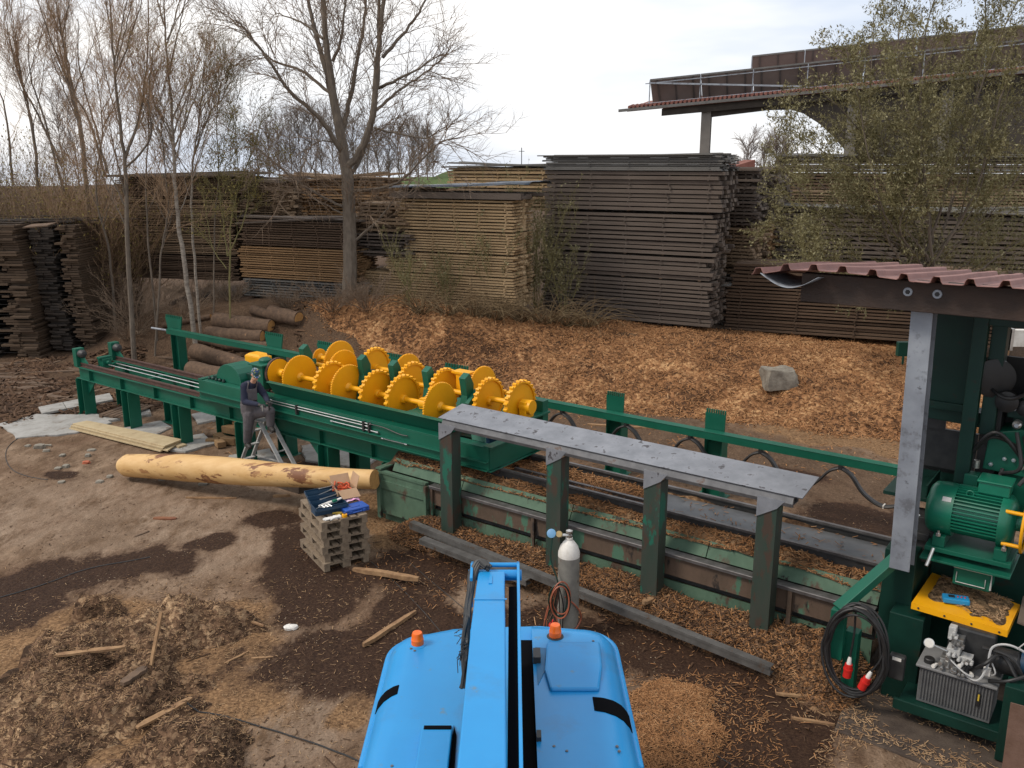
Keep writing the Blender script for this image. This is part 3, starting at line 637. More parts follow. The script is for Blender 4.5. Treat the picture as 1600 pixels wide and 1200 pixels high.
for k, (s, R) in enumerate([(-13.9, .44), (-11.9, .44), (-11.05, .43), (-9.95, .44), (-9.22, .46)]):
    (drum_disc if k in (1, 2, 3, 4) else plate_disc)(s, 12.7, 2.34 if k != 3 else 2.30, R)
for k, (s, R) in enumerate([(-15.2, .2), (-14.55, .46), (-13.45, .44), (-12.5, .43), (-10.5, .44)]):
    (plate_disc if k != 2 else drum_disc)(s, 13.2, 2.36, R)
mb = MB()
for s in (-10.98,): mb.tb(s - .12, s + .12, 12.02, 12.2, 2.11, 2.31); mb.lathe(T(s - .13, 12.1, 2.205), U, [(0, .11), (.26, .11)], 16)
mb.build('shaft_bearing', YEL, car, smooth=True)
mb = MB(); mb.tb(-9.15, -9.0, 12.58, 12.82, 2.14, 2.44); mb.lathe(T(-9.16, 12.7, 2.34), U, [(0, .13), (.22, .13)], 16); mb.build('shaft_bearing', YEL, car, smooth=True)
mb = MB(); mb.tb(-10.85, -10.62, 12.82, 13.0, 2.3, 2.68); mb.tb(-10.95, -10.55, 12.8, 13.05, 2.68, 2.72); mb.build('disc_guard', YEL, car)
for s in (-14.86, -13.08, -12.2, -11.3, -10.36):
    mb = MB(); mb.prism([T(s, 12.26, 1.9), T(s, 12.56, 1.9), T(s, 12.58, 2.62), T(s, 12.46, 2.84), T(s, 12.32, 2.76), T(s, 12.38, 2.42)], U * .15)
    mb.prism([T(s + .151, 12.30, 2.30), T(s + .151, 12.60, 2.52), T(s + .151, 12.60, 2.44), T(s + .151, 12.42, 2.16)], U * .09)
    mb.build('log_stanchion', GREEN, car, bevel=.006)
mb = MB(); mb.tb(-11.1, -10.8, 11.8, 12.25, 1.86, 2.08); mb.tb(-11.2, -10.7, 11.78, 12.3, 2.081, 2.1); mb.build('bearing_pedestal', GREEN, car, bevel=.006)
# drive end
mb = MB(); mb.tb(-15.75, -15.4, 11.75, 12.25, 1.86, 2.38); mb.tb(-15.82, -15.35, 11.7, 12.3, 2.381, 2.42); mb.tb(-15.9, -15.4, 11.8, 12.0, 2.0, 2.08); mb.lathe(T(-15.6, 12.0, 2.42), ZV, [(0, .14), (.06, .14), (.1, .08)], 16); mb.build('gearbox', GREEN, car, bevel=.012)
mb = MB(); c = T(-15.3, 12.1, 2.205); mb.lathe(c, U, [(-.04, .30), (.02, .30), (.02, .27), (.05, .10), (.2, .09), (.2, .0)], 32); pul = mb.build('drive_pulley', YEL, car, smooth=True)
mb = MB(); ring(mb, c - U * .06, .29, .325, U * .06, 40); mb.build('belt', RUSTRAIL, pul, smooth=True)
mb = MB(); mb.tb(-17.0, -16.45, 12.5, 12.85, 2.0, 2.3); mb.prism([T(-17.0, 12.5, 2.301), T(-16.45, 12.5, 2.301), T(-16.55, 12.55, 2.36), T(-16.9, 12.55, 2.36)], W * .25); mb.build('motor_cover', YEL, car, bevel=.015)
mb = MB(); mb.prism([T(-17.0 + .0, 11.7, 1.864)] + [T(-16.55 - .45 * math.cos(a), 11.7, 1.864 + .42 * math.sin(a)) for a in [math.pi * k / 10 for k in range(11)]][1:], W * .5); mb.build('wheel_cover', GREEN, car, bevel=.008)
mb = MB()
for k in range(5): mb.lathe(T(-17.2 + k * .13, 11.66, 1.864), ZV, [(0, .04), (.03 + .02 * (k % 2), .04), (.07, .02)], 8)
mb.tb(-17.2, -16.7, 11.75, 11.95, 1.864, 1.93); mb.build('valve_block', DGREEN, car)
mb = MB(); mb.tb(-16.3, -15.9, 11.9, 12.2, 1.864, 2.1); mb.tb(-16.2, -15.85, 12.3, 12.7, 1.864, 2.2); mb.build('motor_base', DGREEN, car, bevel=.01)
# ------------------------------------------------------------------ guard frame with a sheet steel roof
gua = thing('guard_frame', 'worn guard frame with a bare grey steel top plate on four posts, before the conveyor', 'steel frame', T(-6.6, 11.1, 0))
GS = [(-9.57, .05), (-7.33, .1), (-5.6, .02), (-3.88, -.05)]
a0, a1 = -9.72, -3.42
mb = MB()
for k in range(1):
    mb.prism([T(a0, 11.0, 2.40), T(a0, 11.64, 2.505), T(a0, 11.64, 2.52), T(a0, 10.99, 2.415)], U * (a1 - a0))
mb.build('top_plate', ROOFSTEEL, gua)
mb = MB(); mb.prism([T(a0 + .08, 10.985, 2.30), T(a0 + .08, 11.02, 2.388), T(a0 + .08, 11.05, 2.388), T(a0 + .08, 11.03, 2.25), T(a0 + .08, 11.0, 2.25)], U * (a1 - a0 - .2)); mb.tb(a0 + .1, a1 - .15, 11.03, 11.3, 2.235, 2.249); mb.tb(a0 + .1, a1 - .15, 11.3, 11.32, 2.235, 2.42)
mb.build('edge_beam', STEEL, gua)
for s, z in GS:
    mb = MB(); mb.tb(s - .135, s + .135, 11.0, 11.018, z, 2.18); mb.tb(s + .117, s + .135, 11.018, 11.24, z, 2.18); mb.tb(s - .135, s - .117, 11.018, 11.24, z, 2.18); mb.build('post', POSTG, gua)
    mb = MB(); mb.prism([T(s - .14, 10.985, 2.32), T(s + .24, 10.985, 2.32), T(s + .135, 10.985, 2.19), T(s - .14, 10.985, 2.02)], W * .012); mb.build('gusset', ROOFSTEEL, gua)
# ------------------------------------------------------------------ old conveyor with chip filled bed
con = thing('old_conveyor', 'old rusty conveyor with faded light green side panels, half filled with chips', 'conveyor', T(-7, 12, 0))
c0, c1 = -11.45, -2.45
segs = [(-11.45, -10.2, 0), (-10.2, -7.95, 1), (-7.95, -5.7, 1), (-5.7, -3.6, 1), (-3.6, -2.45, 1)]
for a, b_, k in segs:
    mb = MB()
    if k: mb.tb(a + .01, b_ - .01, 11.30, 11.33, .62, .96); mb.tb(a + .01, a + .07, 11.25, 11.30, .25, .97); o = mb.build('side_panel', OLDRUST, con)
    else:
        mb.tb(a, b_ - .01, 11.22, 11.26, .20, .98); mb.tb(b_ - .06, b_ - .01, 11.16, 11.219, .1, .98); mb.tb(a, a + .09, 11.16, 11.219, .1, .98); mb.tb(a + .09, b_ - .06, 11.19, 11.219, .70, .86); o = mb.build('side_panel', OLDGREEN, con)
    mb = MB(); mb.tb(a + .01, b_ - .01, 11.36, 11.39, .0, .50); mb.build('lower_panel', OLDGREEN, con)
mb = MB(); mb.tb(-10.2, c1, 11.24, 11.40, .965, .99); mb.tb(-10.2, c1, 11.24, 11.25, .94, .964); mb.tube([T(-10.2, 11.245, .985), T(-2.5, 11.245, .985)], .010, 6); mb.build('ledge', RAILTOP, con)
mb = MB(); mb.tb(-10.2, c1, 11.42, 11.45, .5, .96); mb.build('inner_wall', DARK, con)
for a, b_ in ((-11.3, -9.6), (-9.6, -7.3), (-7.3, -4.9), (-4.9, -2.45)):
    mb = MB(); mb.prism([T(a + .008, 11.44, .99), T(a + .008, 11.56, 1.21), T(a + .008, 11.59, 1.20), T(a + .008, 11.47, .98)], U * (b_ - a - .016)); mb.build('upper_panel', OLDGREEN, con)
mb = MB(); mb.tb(-11.45, -11.42, 11.261, 12.9, .2, 1.05); mb.tb(-11.5, -11.36, 11.2, 12.9, 1.051, 1.08); mb.build('end_panel', OLDGREEN, con)
mb = MB(); mb.tb(-11.45, -10.25, 11.2, 11.30, .985, 1.03); mb.build('top_flange', OLDGREEN, con)
for t in (11.80, 12.78):
    mb = MB(); mb.tb(-11.0, -2.3, t - .012, t + .012, 1.16, 1.38); mb.tb(-11.0, -2.3, t - .04, t + .04, 1.381, 1.392); mb.build('rail_web', DARK, con)
    mb = MB(); mb.tb(-9.0, -2.3, t - .028, t + .028, 1.393, 1.425); mb.build('rail', RAILTOP, con)
mb = MB(); mb.tb(-9.0, -6.3, 12.22, 12.28, 1.26, 1.31); mb.build('chain_guide', RAILTOP, con)
mb = MB(); mb.tb(-6.3, -2.3, 11.86, 12.72, 1.29, 1.305); mb.build('bed_plate', M('worn_bed_plate', (.09, .095, .10), (.14, .145, .15), 2.5, .5, .25, spots=[((.02, .10, .065), 2.2, .66, .06), ((.16, .10, .06), 4, .62, .1)]), con)
mb = MB(); mb.tb(-11.0, -2.3, 12.84, 12.88, .2, 1.3); mb.build('far_wall', DARK, con)
def bed_h(s, t):
    z = 1.15 + .05 * fbm(s * .9, t * 1.6, 21, 4) + .03 * fbm(s * 3, t * 3, 2, 3)
    z += .16 * sst(11.5, 11.74, t) * (.8 + .5 * nz(s * .8, 4)) - .06 * sst(11.85, 12.0, t) + (.10 * sst(12.3, 12.75, t))
    return z - .30 * sst(-6.5, -6.1, s) * sst(11.80, 11.86, t) * (1 - .9 * sst(12.55, 12.72, t))
mb = MB(); ns_, nt2 = 150, 24; vs = []
for j in range(nt2 + 1):
    for i in range(ns_ + 1):
        s = -11.4 + (8.95) * i / ns_; t = 11.5 + 1.33 * j / nt2; vs.append(T(s, t, bed_h(s, t)))
mb.add(vs, [(j * (ns_ + 1) + i, j * (ns_ + 1) + i + 1, (j + 1) * (ns_ + 1) + i + 1, (j + 1) * (ns_ + 1) + i) for j in range(nt2) for i in range(ns_)])
tag(mb.build('chip_bed', HM_NEAR, smooth=True), 'bed of chips and bark lying inside the old conveyor', 'wood chips', kind='stuff')
def smp_bed():
    s = rnd.uniform(-11.3, -2.5); t = rnd.uniform(11.5, 12.75)
    if s > -6.2 and t > 11.84 and rnd.random() > .03: return None
    p = T(s, t); return (p.x, p.y, max(bed_h(s, t), 1.31 if s > -6.2 and t > 11.86 else 0))
chips('bed_chips', 'loose pale splinters on the bed of the old conveyor', 11000, smp_bed, CHIP, (.03, .12), (.007, .018), .5)
# ------------------------------------------------------------------ saw shed (roof edge, timber beam, galvanised column)
shed = thing('saw_shed', 'open saw shed with a red corrugated roof, dark timber beam and one galvanised steel column', 'shed', T(-1, 12, 0))
pb = ont(1405, 890, 10.95); pt_ = ont(1441, 486, 10.95)
mb = MB(); up = (pt_ - pb).normalized(); ctr = (pb + pt_) / 2 + up * .05; hl = (pt_ - pb).length / 2 + .05
mb.ob(ctr, U * .118, W * .008, up * hl); mb.ob(ctr + W * .12 - U * .0, U * .007, W * .111, up * hl); mb.ob(ctr + W * .24, U * .118, W * .008, up * hl)
mb.build('column', GALV, shed)
mb = MB(); mb.tb(-3.57, 2.2, 10.72, 10.90, 5.03, 5.375); mb.build('beam', BEAMW, shed, bevel=.01)
mb = MB(); mb.tb(-3.3, 2.2, 13.2, 13.36, 4.78, 5.05); mb.build('beam', BEAMW, shed, bevel=.01)
for s in (-2.35, -2.04):
    mb = MB(); mb.lathe(T(s, 10.72, 5.25), -W, [(0, .052), (.012, .048), (.012, .026)], 18); wsh = mb.build('washer', GALV, shed, smooth=True); mb = MB(); mb.lathe(T(s, 10.707, 5.25), -W, [(0, .028), (.004, .024)], 6); mb.build('bolt_head', BLACK, wsh)
for s in (-1.0, .6, 2.0):
    mb = MB(); mb.bar(T(s, 10.5, 5.34), T(s, 14.2, 5.02), .08, .10); mb.build('rafter', BEAMW, shed)
def corr(u_):
    k = (u_ / .335) % 1.0
    return .075 * (sst(.60, .70, k) - sst(.90, 1.0, k))
for q, (sa, sb, lift) in enumerate(((-4.12, -2.25, .012), (-2.34, 2.6, 0))):
    mb = MB(); nu = int((sb - sa) / .0167); vs = []; nv = 12
    for j in range(nv + 1):
        for i in range(nu + 1):
            s = sa + (sb - sa) * i / nu; t = 10.50 + 3.9 * j / nv
            z = 5.40 - .085 * (t - 10.5) + corr(s + 10) + lift + .025 * nz(s * 1.2, t * .6, 3)
            if q == 0: z += .03 * math.sin((s + 4.1) * 2.0) - .06 * sst(.5, 0, s + 4.12)
            vs.append(T(s, t, z))
    n1_ = nu + 1; fs = [(j * n1_ + i, j * n1_ + i + 1, (j + 1) * n1_ + i + 1, (j + 1) * n1_ + i) for j in range(nv) for i in range(nu)]
    mb.add(vs, fs); o = mb.build('roof_sheet', REDSHEET, shed); sm = o.modifiers.new('thick', 'SOLIDIFY'); sm.thickness = .006
mb = MB(); vs = []
for j in range(7):
    for i in range(13): s = -4.0 + .7 * i / 12; t = 10.48 + .9 * j / 6; vs.append(T(s, t, 5.365 - .085 * (t - 10.5) - .15 * math.sin(math.pi * i / 12) * (1 - .6 * j / 6)))
mb.add(vs, [(j * 13 + i, j * 13 + i + 1, (j + 1) * 13 + i + 1, (j + 1) * 13 + i) for j in range(6) for i in range(12)])
o = mb.build('loose_sheet', GALV, shed, smooth=True); sm = o.modifiers.new('thick', 'SOLIDIFY'); sm.thickness = .005
# ------------------------------------------------------------------ saw headrig under the shed
saw = thing('saw_machine', 'dark green saw machine with finned electric motor standing under the shed roof', 'saw machine', T(-1.4, 11.8, 0))
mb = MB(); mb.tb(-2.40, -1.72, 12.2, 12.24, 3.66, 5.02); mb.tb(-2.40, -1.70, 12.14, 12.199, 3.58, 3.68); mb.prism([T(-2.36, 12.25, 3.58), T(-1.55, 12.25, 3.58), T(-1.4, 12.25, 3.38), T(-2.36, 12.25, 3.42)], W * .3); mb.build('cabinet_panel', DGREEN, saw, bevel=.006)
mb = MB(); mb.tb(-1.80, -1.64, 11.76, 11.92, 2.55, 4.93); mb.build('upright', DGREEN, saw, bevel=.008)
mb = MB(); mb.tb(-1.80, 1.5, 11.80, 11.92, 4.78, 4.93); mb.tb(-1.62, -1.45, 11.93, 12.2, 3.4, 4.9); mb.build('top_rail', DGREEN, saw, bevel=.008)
mb = MB(); mb.tb(-2.45, -1.7, 12.6, 12.66, 2.6, 3.2); mb.tb(-2.35, -2.1, 12.55, 12.6, 3.2, 3.5); mb.build('rear_plate', DARK, saw)
mb = MB(); mb.tb(-2.6, -1.65, 11.7, 12.6, 2.45, 2.5)
for s in (-2.45, -2.1, -1.8): mb.tb(s, s + .02, 11.75, 12.5, 2.501, 2.66)
mb.tb(-2.6, -1.65, 12.6, 12.62, 2.3, 2.66); mb.build('tray', DGREEN, saw, bevel=.004)
mb = MB(); mb.tb(-2.3, -1.9, 11.55, 11.9, 1.7, 2.3); mb.tb(-2.35, -1.95, 11.5, 11.54, 2.0, 2.1); mb.build('slide_block', DARK, saw, bevel=.01)
mc = T(-1.5, 11.6, 2.47)
mb = MB(); mb.lathe(mc, U, [(-.52, .0), (-.52, .20), (-.50, .27), (-.46, .315), (-.40, .33), (-.20, .33), (-.195, .30)], 36)
mot = mb.build('electric_motor', BGREEN, saw, smooth=True)
mb = MB(); mb.lathe(mc, U, [(-.20, .285), (.30, .285)], 36)
for k in range(44):
    a = 2 * math.pi * k / 44; rd = W * math.cos(a) + ZV * math.sin(a); tg = -W * math.sin(a) + ZV * math.cos(a)
    if -.5 < math.sin(a) : mb.ob(mc + U * .05 + rd * .30, U * .25, rd * .034, tg * .006)
mb.build('finned_body', BGREEN, mot)
mb = MB(); mb.lathe(mc, U, [(.30, .335), (.36, .33), (.42, .29), (.46, .20), (.47, .1), (.62, .09), (.62, 0)], 36); mb.build('end_shield', BGREEN, mot, smooth=True)
mb = MB(); mb.tb(-1.48, -1.14, 11.48, 11.78, 2.79, 2.93); mb.tb(-1.5, -1.12, 11.46, 11.80, 2.931, 2.96); mb.build('terminal_box', BGREEN, mot, bevel=.012)
mb = MB(); mb.tube(arc(mc + ZV * .30 - W * .16 + U * (-.05), U, ZV, .04, 14), .008, 6); mb.build('lifting_eye', BGREEN, mot)
mb = MB(); mb.ob(mc + (ZV * .62 - W * .78).normalized() * .332 - U * .28, U * .05, (ZV * .78 + W * .62).normalized() * .03, (ZV * .62 - W * .78).normalized() * .002); mb.build('rating_plate', ALU, mot)
mb = MB()
for s in (-1.88, -1.2): mb.tb(s, s + .14, 11.3, 11.9, 2.06, 2.2)
mb.tb(-1.95, -1.0, 11.26, 11.95, 2.0, 2.058); mb.tb(-1.98, -.98, 11.18, 11.98, 1.90, 1.93); mb.build('motor_base', GREEN, mot, bevel=.006)
mb = MB()
for s in (-1.82, -1.1): mb.lathe(T(s, 11.3, 2.2), ZV, [(0, .03), (.035, .03), (.036, .014), (.07, .014)], 6)
mb.tube([T(-1.83, 11.16, 2.08), T(-1.86, 11.0, 1.9)], .02, 8); mb.tube([T(-2.06, 11.3, 2.42), T(-2.16, 11.2, 2.34)], .02, 8); mb.build('bolt', SHINY, mot)
mb = MB()
for dz, dt in ((.2, -.24), (-.2, -.26)): mb.tube([mc + U * .36 + ZV * dz + W * dt, mc + U * .56 + ZV * dz + W * dt], .024, 10)
mb.tube(arc(mc + U * .56, W, ZV, .34, 36), .018, 8); mb.build('belt_guard', YEL, mot, smooth=True)
mb = MB(); mb.lathe(mc + U * .60, U, [(0, .24), (.02, .26), (.08, .25), (.1, .26), (.18, .25), (.2, .26), (.28, .24)], 30); mb.build('belt_pulley', BLACK, mot, smooth=True)
mb = MB(); mb.tb(-1.60, -1.18, 11.3, 11.62, 1.62, 1.895); mb.build('switch_box', GREEN, saw, bevel=.02)
mb = MB(); mb.tube([T(-1.60, 11.29, 1.86), T(-1.18, 11.29, 1.86), T(-1.18, 11.29, 1.66)], .012, 6); mb.tube([T(-1.56, 11.285, 1.80), T(-1.56, 11.285, 1.67), T(-1.24, 11.285, 1.67), T(-1.24, 11.285, 1.78)], .006, 6); mb.build('box_trim', ALU, saw)
mb = MB(); mb.prism([T(-1.53, 12.0, 2.94), T(-.6, 12.0, 2.90), T(-.6, 12.0, 3.50), T(-1.12, 12.0, 3.52), T(-1.50, 12.0, 3.42)], W * .5); mb.tb(-1.3, -.6, 12.1, 12.5, 2.3, 2.94); mb.build('gear_housing', GREEN, saw, bevel=.012)
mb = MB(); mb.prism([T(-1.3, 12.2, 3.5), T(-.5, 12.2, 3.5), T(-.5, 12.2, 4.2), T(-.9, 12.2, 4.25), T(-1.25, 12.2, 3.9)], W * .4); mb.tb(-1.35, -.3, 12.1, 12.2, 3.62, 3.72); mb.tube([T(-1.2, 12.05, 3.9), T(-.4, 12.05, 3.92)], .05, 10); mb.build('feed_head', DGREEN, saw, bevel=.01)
mb = MB(); mb.lathe(T(-1.55, 12.0, 4.12), (U * .4 - W).normalized(), [(-.1, .16), (-.08, .24), (.08, .24), (.1, .16)], 30); mb.lathe(T(-1.0, 12.1, 4.3), -W, [(-.1, .13), (.1, .13)], 24); mb.build('band_wheel', BLACK, saw, smooth=True)
mb = MB(); mb.tb(-1.62, -1.4, 12.05, 12.4, 2.6, 4.0); mb.build('mast', BLACK, saw)
for k, (a, b_, c_) in enumerate([((-1.72, 11.9, 3.05), (-1.45, 11.8, 3.42), (-1.15, 11.95, 3.3)), ((-1.70, 11.88, 3.10), (-1.4, 11.75, 3.5), (-1.05, 11.95, 3.1)), ((-1.2, 11.9, 3.5), (-1.1, 11.8, 3.1), (-1.3, 11.9, 2.95)), ((-1.12, 11.95, 3.45), (-1.0, 11.8, 3.1), (-1.08, 11.7, 2.9)), ((-1.6, 12.0, 4.0), (-1.3, 11.7, 3.95), (-1.0, 12.0, 4.1)), ((-1.3, 11.95, 3.0), (-1.34, 11.8, 2.8), (-1.36, 11.7, 2.9))]):
    mb = MB(); mb.tube(spline([T(*a), T(*b_), T(*c_)], 8), .024, 8); mb.build('hydraulic_hose', BLACK, saw, smooth=True)
for s, t, z in ((-1.72, 11.86, 2.98), (-1.58, 11.86, 2.98)):
    mb = MB(); mb.lathe(T(s, t, z), ZV, [(0, .035), (.1, .035)], 8); mb.build('fitting', SHINY, saw)
for s, z in ((-1.4, 3.40), (-1.2, 3.3), (-1.44, 3.02), (-1.1, 3.04), (-1.28, 3.74), (-.8, 3.7), (-.7, 3.68), (-1.3, 3.12), (-1.2, 3.12)):
    mb = MB(); mb.lathe(T(s, 12.0 if z < 3.6 else 12.1, z), -W, [(0, .026), (.03, .026), (.031, .012), (.05, .012)], 6); mb.build('fitting', SHINY, saw)
mb = MB(); mb.tb(-1.68, -1.52, 11.72, 11.9, 2.66, 2.92); mb.build('valve', GREEN, saw, bevel=.008)
for k, (s_, t_, z_, r_) in enumerate([(-1.35, 12.0, 3.86, .13), (-1.15, 12.05, 3.8, .10), (-.98, 12.0, 4.0, .12), (-1.2, 11.9, 3.62, .05)]):
    mb = MB(); mb.lathe(T(s_, t_, z_), -W, [(0, r_ * .7), (.03, r_), (.12, r_), (.15, r_ * .5)], 18); mb.build('roller', BLACK if k < 3 else SHINY, saw, smooth=True)
mb = MB(); mb.tb(-1.62, -.7, 12.5, 12.56, 2.5, 4.3); mb.build('dark_backplate', BLACK, saw)
# lower stand
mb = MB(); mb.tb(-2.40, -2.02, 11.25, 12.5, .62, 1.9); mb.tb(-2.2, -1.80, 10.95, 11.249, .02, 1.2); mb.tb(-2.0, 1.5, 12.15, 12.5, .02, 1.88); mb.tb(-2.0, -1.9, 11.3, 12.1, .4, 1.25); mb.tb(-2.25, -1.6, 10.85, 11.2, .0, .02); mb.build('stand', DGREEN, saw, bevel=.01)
mb = MB(); mb.bar(T(-2.72, 10.55, 1.24), T(-2.2, 11.2, 1.88), .16, .10); mb.tb(-2.78, -2.6, 10.45, 10.56, .6, 1.26); mb.tb(-2.62, -2.46, 10.6, 10.76, .1, .95); mb.build('cable_bracket', GREEN, saw, bevel=.006)
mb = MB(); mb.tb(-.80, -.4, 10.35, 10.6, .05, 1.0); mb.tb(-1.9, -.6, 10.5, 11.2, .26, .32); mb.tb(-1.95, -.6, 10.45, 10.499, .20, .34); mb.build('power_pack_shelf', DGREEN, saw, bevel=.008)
mb = MB(); mb.prism([T(-.86, 11.7, 1.5), T(-.3, 11.7, 1.42), T(-.4, 11.1, 1.35), T(-.84, 11.15, 1.4)], ZV * .02); mb.build('canvas_flap', M('brown_canvas', (.12, .09, .065), (.09, .065, .05), 6, .9), saw)
yl = thing('cover_plate', 'yellow sheet cover over the hydraulic unit, strewn with chips', 'cover', T(-1.45, 11.4, 1.32))
mb = MB(); P = [T(-1.97, 10.98, 1.37), T(-.90, 10.92, 1.37), T(-.88, 11.72, 1.37), T(-1.95, 12.02, 1.37)]; mb.prism(P, ZV * .012)
mb.prism([P[0], P[1], P[1] - ZV * .07, P[0] - ZV * .07], W * .01); mb.prism([P[1], P[2], P[2] - ZV * .07, P[1] - ZV * .07], -U * .01); mb.build('sheet', YEL, yl)
for k in range(4): mb = MB(); p = P[0].lerp(P[1], .08 + .28 * k); mb.lathe(p - ZV * .035 - W * .001, -W, [(0, .014), (.01, .01)], 8); mb.build('rivet', DARK, yl)
def cov_h(x, y): return 1.384
n_ = 40; vs = []; mbc = MB()
for j in range(n_ + 1):
    for i in range(n_ + 1):
        a = i / n_; c_ = j / n_; p = P[0].lerp(P[1], a).lerp(P[3].lerp(P[2], a), c_); s, t = a, c_
        m_ = sst(.06, .42, c_ + .25 * a - .16 + .25 * nz(a * 3, c_ * 3, 4)) * sst(1.0, .86, a) * sst(.04, .2, a) * (1 - sst(.93, 1, c_))
        vs.append(p + ZV * (.008 + m_ * (.03 + .025 * nz(a * 7, c_ * 7, 2) + .012 * nz(a * 20, c_ * 20)) - .012 * (1 - m_)))
mbc.add(vs, [(j * (n_ + 1) + i, j * (n_ + 1) + i + 1, (j + 1) * (n_ + 1) + i + 1, (j + 1) * (n_ + 1) + i) for j in range(n_) for i in range(n_)])
tag(mbc.build('dust_layer', heap_mat('pale_dust', (.07, .045, .025), (.20, .135, .075), (.36, .25, .14), 14), smooth=True), 'layer of brown dust and splinters on the yellow cover', 'sawdust', kind='stuff')
def smp_cov():
    a, c_ = rnd.random(), rnd.random()
    if c_ + .25 * a < .28 + .25 * rnd.random() or a < .12 or a > .9: return None
    p = P[0].lerp(P[1], a).lerp(P[3].lerp(P[2], a), c_); return (p.x, p.y, 1.395)
chips('cover_chips', 'pale splinters lying on the yellow cover', 1500, smp_cov, CHIPT, (.02, .09), (.004, .01), .3)
rb = MB(); o_ = T(-1.53, 11.28, 1.40); a_ = (U * .9 + W * .3).normalized(); b_ = ZV.cross(a_); rb.ob(o_ + ZV * .035, a_ * .15, b_ * .075, ZV * .035); rem = rb.build('remote_control', M('blue_remote_plastic', (.01, .20, .42), (.015, .24, .48), 5, .4), bevel=.015)
tag(rem, 'small blue remote control box lying on the yellow cover', 'remote control')
mb = MB(); mb.ob(o_ + ZV * .073 - a_ * .05, a_ * .035, b_ * .03, ZV * .003); mb.build('display', BLACK, rem)
mb = MB()
for k in range(3): mb.lathe(o_ + ZV * .07 + a_ * (.02 + .04 * k), ZV, [(0, .011), (.012, .009)], 8)
mb.build('button', M('red_plastic', (.5, .02, .02), (.45, .02, .02), 4, .4), rem)
# ------------------------------------------------------------------ hydraulic power pack
hp = thing('hydraulic_unit', 'grey ribbed oil tank with steel valves and white gauge under the yellow cover', 'hydraulic unit', T(-1.3, 10.85, .32))
TANK = M('grey_tank_plastic', (.085, .085, .088), (.12, .12, .12), 5, .6)
mb = MB(); mb.tb(-1.72, -.92, 10.58, 11.1, .33, .80)
for k in range(22): s = -1.69 + k * .0345; mb.tb(s, s + .017, 10.562, 10.579, .38, .78)
mb.build('tank', TANK, hp, bevel=.006)
mb = MB(); mb.tb(-1.76, -.88, 10.53, 11.14, .801, .835); mb.build('tank_lid', M('grey_lid', (.21, .21, .21), (.17, .17, .17), 5, .5), hp, bevel=.01)
mb = MB(); mb.tb(-1.08, -1.04, 10.545, 10.561, .52, .70); sg = mb.build('sight_glass', BLACK, hp, bevel=.005)
mb = MB(); mb.tb(-1.068, -1.052, 10.538, 10.546, .60, .68); mb.build('oil_level', M('amber_oil', (.6, .42, .05), None, 1, .3), sg)
mb = MB(); gp = T(-1.66, 10.62, 1.1); gd = (-W * .9 + U * .2 + ZV * .35).normalized(); mb.lathe(gp, gd, [(-.03, .03), (-.03, .06), (.01, .06), (.012, .052)], 24); mb.tube([gp - gd * .03, gp + U * .2 - ZV * .03], .012, 8); ga = mb.build('pressure_gauge', SHINY, hp, smooth=True)
mb = MB(); mb.lathe(gp + gd * .0125, gd, [(0, .052), (.002, .05)], 24); mb.build('gauge_face', WHITEP, ga)
mb = MB(); mb.lathe(T(-1.64, 10.66, .835), ZV, [(0, .06), (.05, .06), (.06, .05), (.06, .0)], 16); mb.build('filler_cap', BLACK, hp, smooth=True)
r2 = random.Random(3)
for k, (s, t, z, a, b_, c_) in enumerate([(-1.42, 10.7, .9, .10, .10, .14), (-1.38, 10.72, 1.05, .09, .08, .10), (-1.36, 10.78, 1.17, .08, .08, .08), (-1.44, 10.8, 1.24, .05, .05, .16), (-1.30, 10.66, .88, .07, .09, .08), (-1.24, 10.72, 1.0, .08, .07, .07)]):
    mb = MB(); mb.tb(s - a, s + a * .6, t - b_, t + b_, z - c_ * .5, z + c_ * .5)
    for q in range(3): mb.lathe(T(s - a + .04 + q * a * .6, t - b_, z + r2.uniform(-.3, .3) * c_), -W, [(0, .016), (.05, .016), (.055, .02), (.09, .02)], 8)
    mb.build('valve_block', ALU if k % 2 else M('steel_valve', (.35, .35, .34), (.22, .22, .22), 9, .4, .7), hp, bevel=.006)
for k in range(9):
    s = -1.55 + .045 * k; mb = MB(); mb.lathe(T(s, 10.62 + .03 * (k % 3), .86 + .05 * (k % 4)), (-W + U * .3 * (k % 3 - 1)).normalized(), [(0, .018), (.05, .018), (.05, .024), (.085, .024)], 8); mb.build('connector', SHINY if k % 2 else WHITEP, hp, smooth=True)
mb = MB(); mb.tb(-1.5, -1.0, 10.85, 11.05, .84, 1.3); mb.build('pump_body', DARK, hp, bevel=.03)
mb = MB(); mb.lathe(T(-1.05, 10.8, 1.06), U, [(0, .0), (0, .12), (.05, .15), (.3, .15), (.34, .10)], 20); pm = mb.build('pump_motor', BLACK, hp, smooth=True)
mb = MB(); mb.lathe(T(-.72, 10.85, 1.08), U, [(0, .14), (.2, .14), (.22, .1)], 20); mb.build('pump_motor', NAVY, hp, smooth=True)
WIRE = M('grey_wire', (.42, .42, .41), (.36, .36, .36), 4, .5)
for pts, r in (([(-1.30, 10.6, .87), (-1.1, 10.5, .87), (-1.02, 10.55, 1.05), (-1.0, 10.62, 1.28), (-.8, 10.62, 1.36), (-.55, 10.66, 1.2), (-.45, 10.66, .8)], .014), ([(-1.42, 10.58, 1.0), (-1.25, 10.5, .93), (-1.15, 10.5, .90)], .01), ([(-1.0, 10.6, .92), (-.93, 10.55, 1.0), (-.98, 10.58, 1.1)], .009), ([(-.75, 10.5, 1.4), (-.62, 10.5, 1.6)], .008)):
    mb = MB(); mb.tube(spline([T(*p) for p in pts], 6), r, 6); mb.build('wire', WIRE, hp, smooth=True)
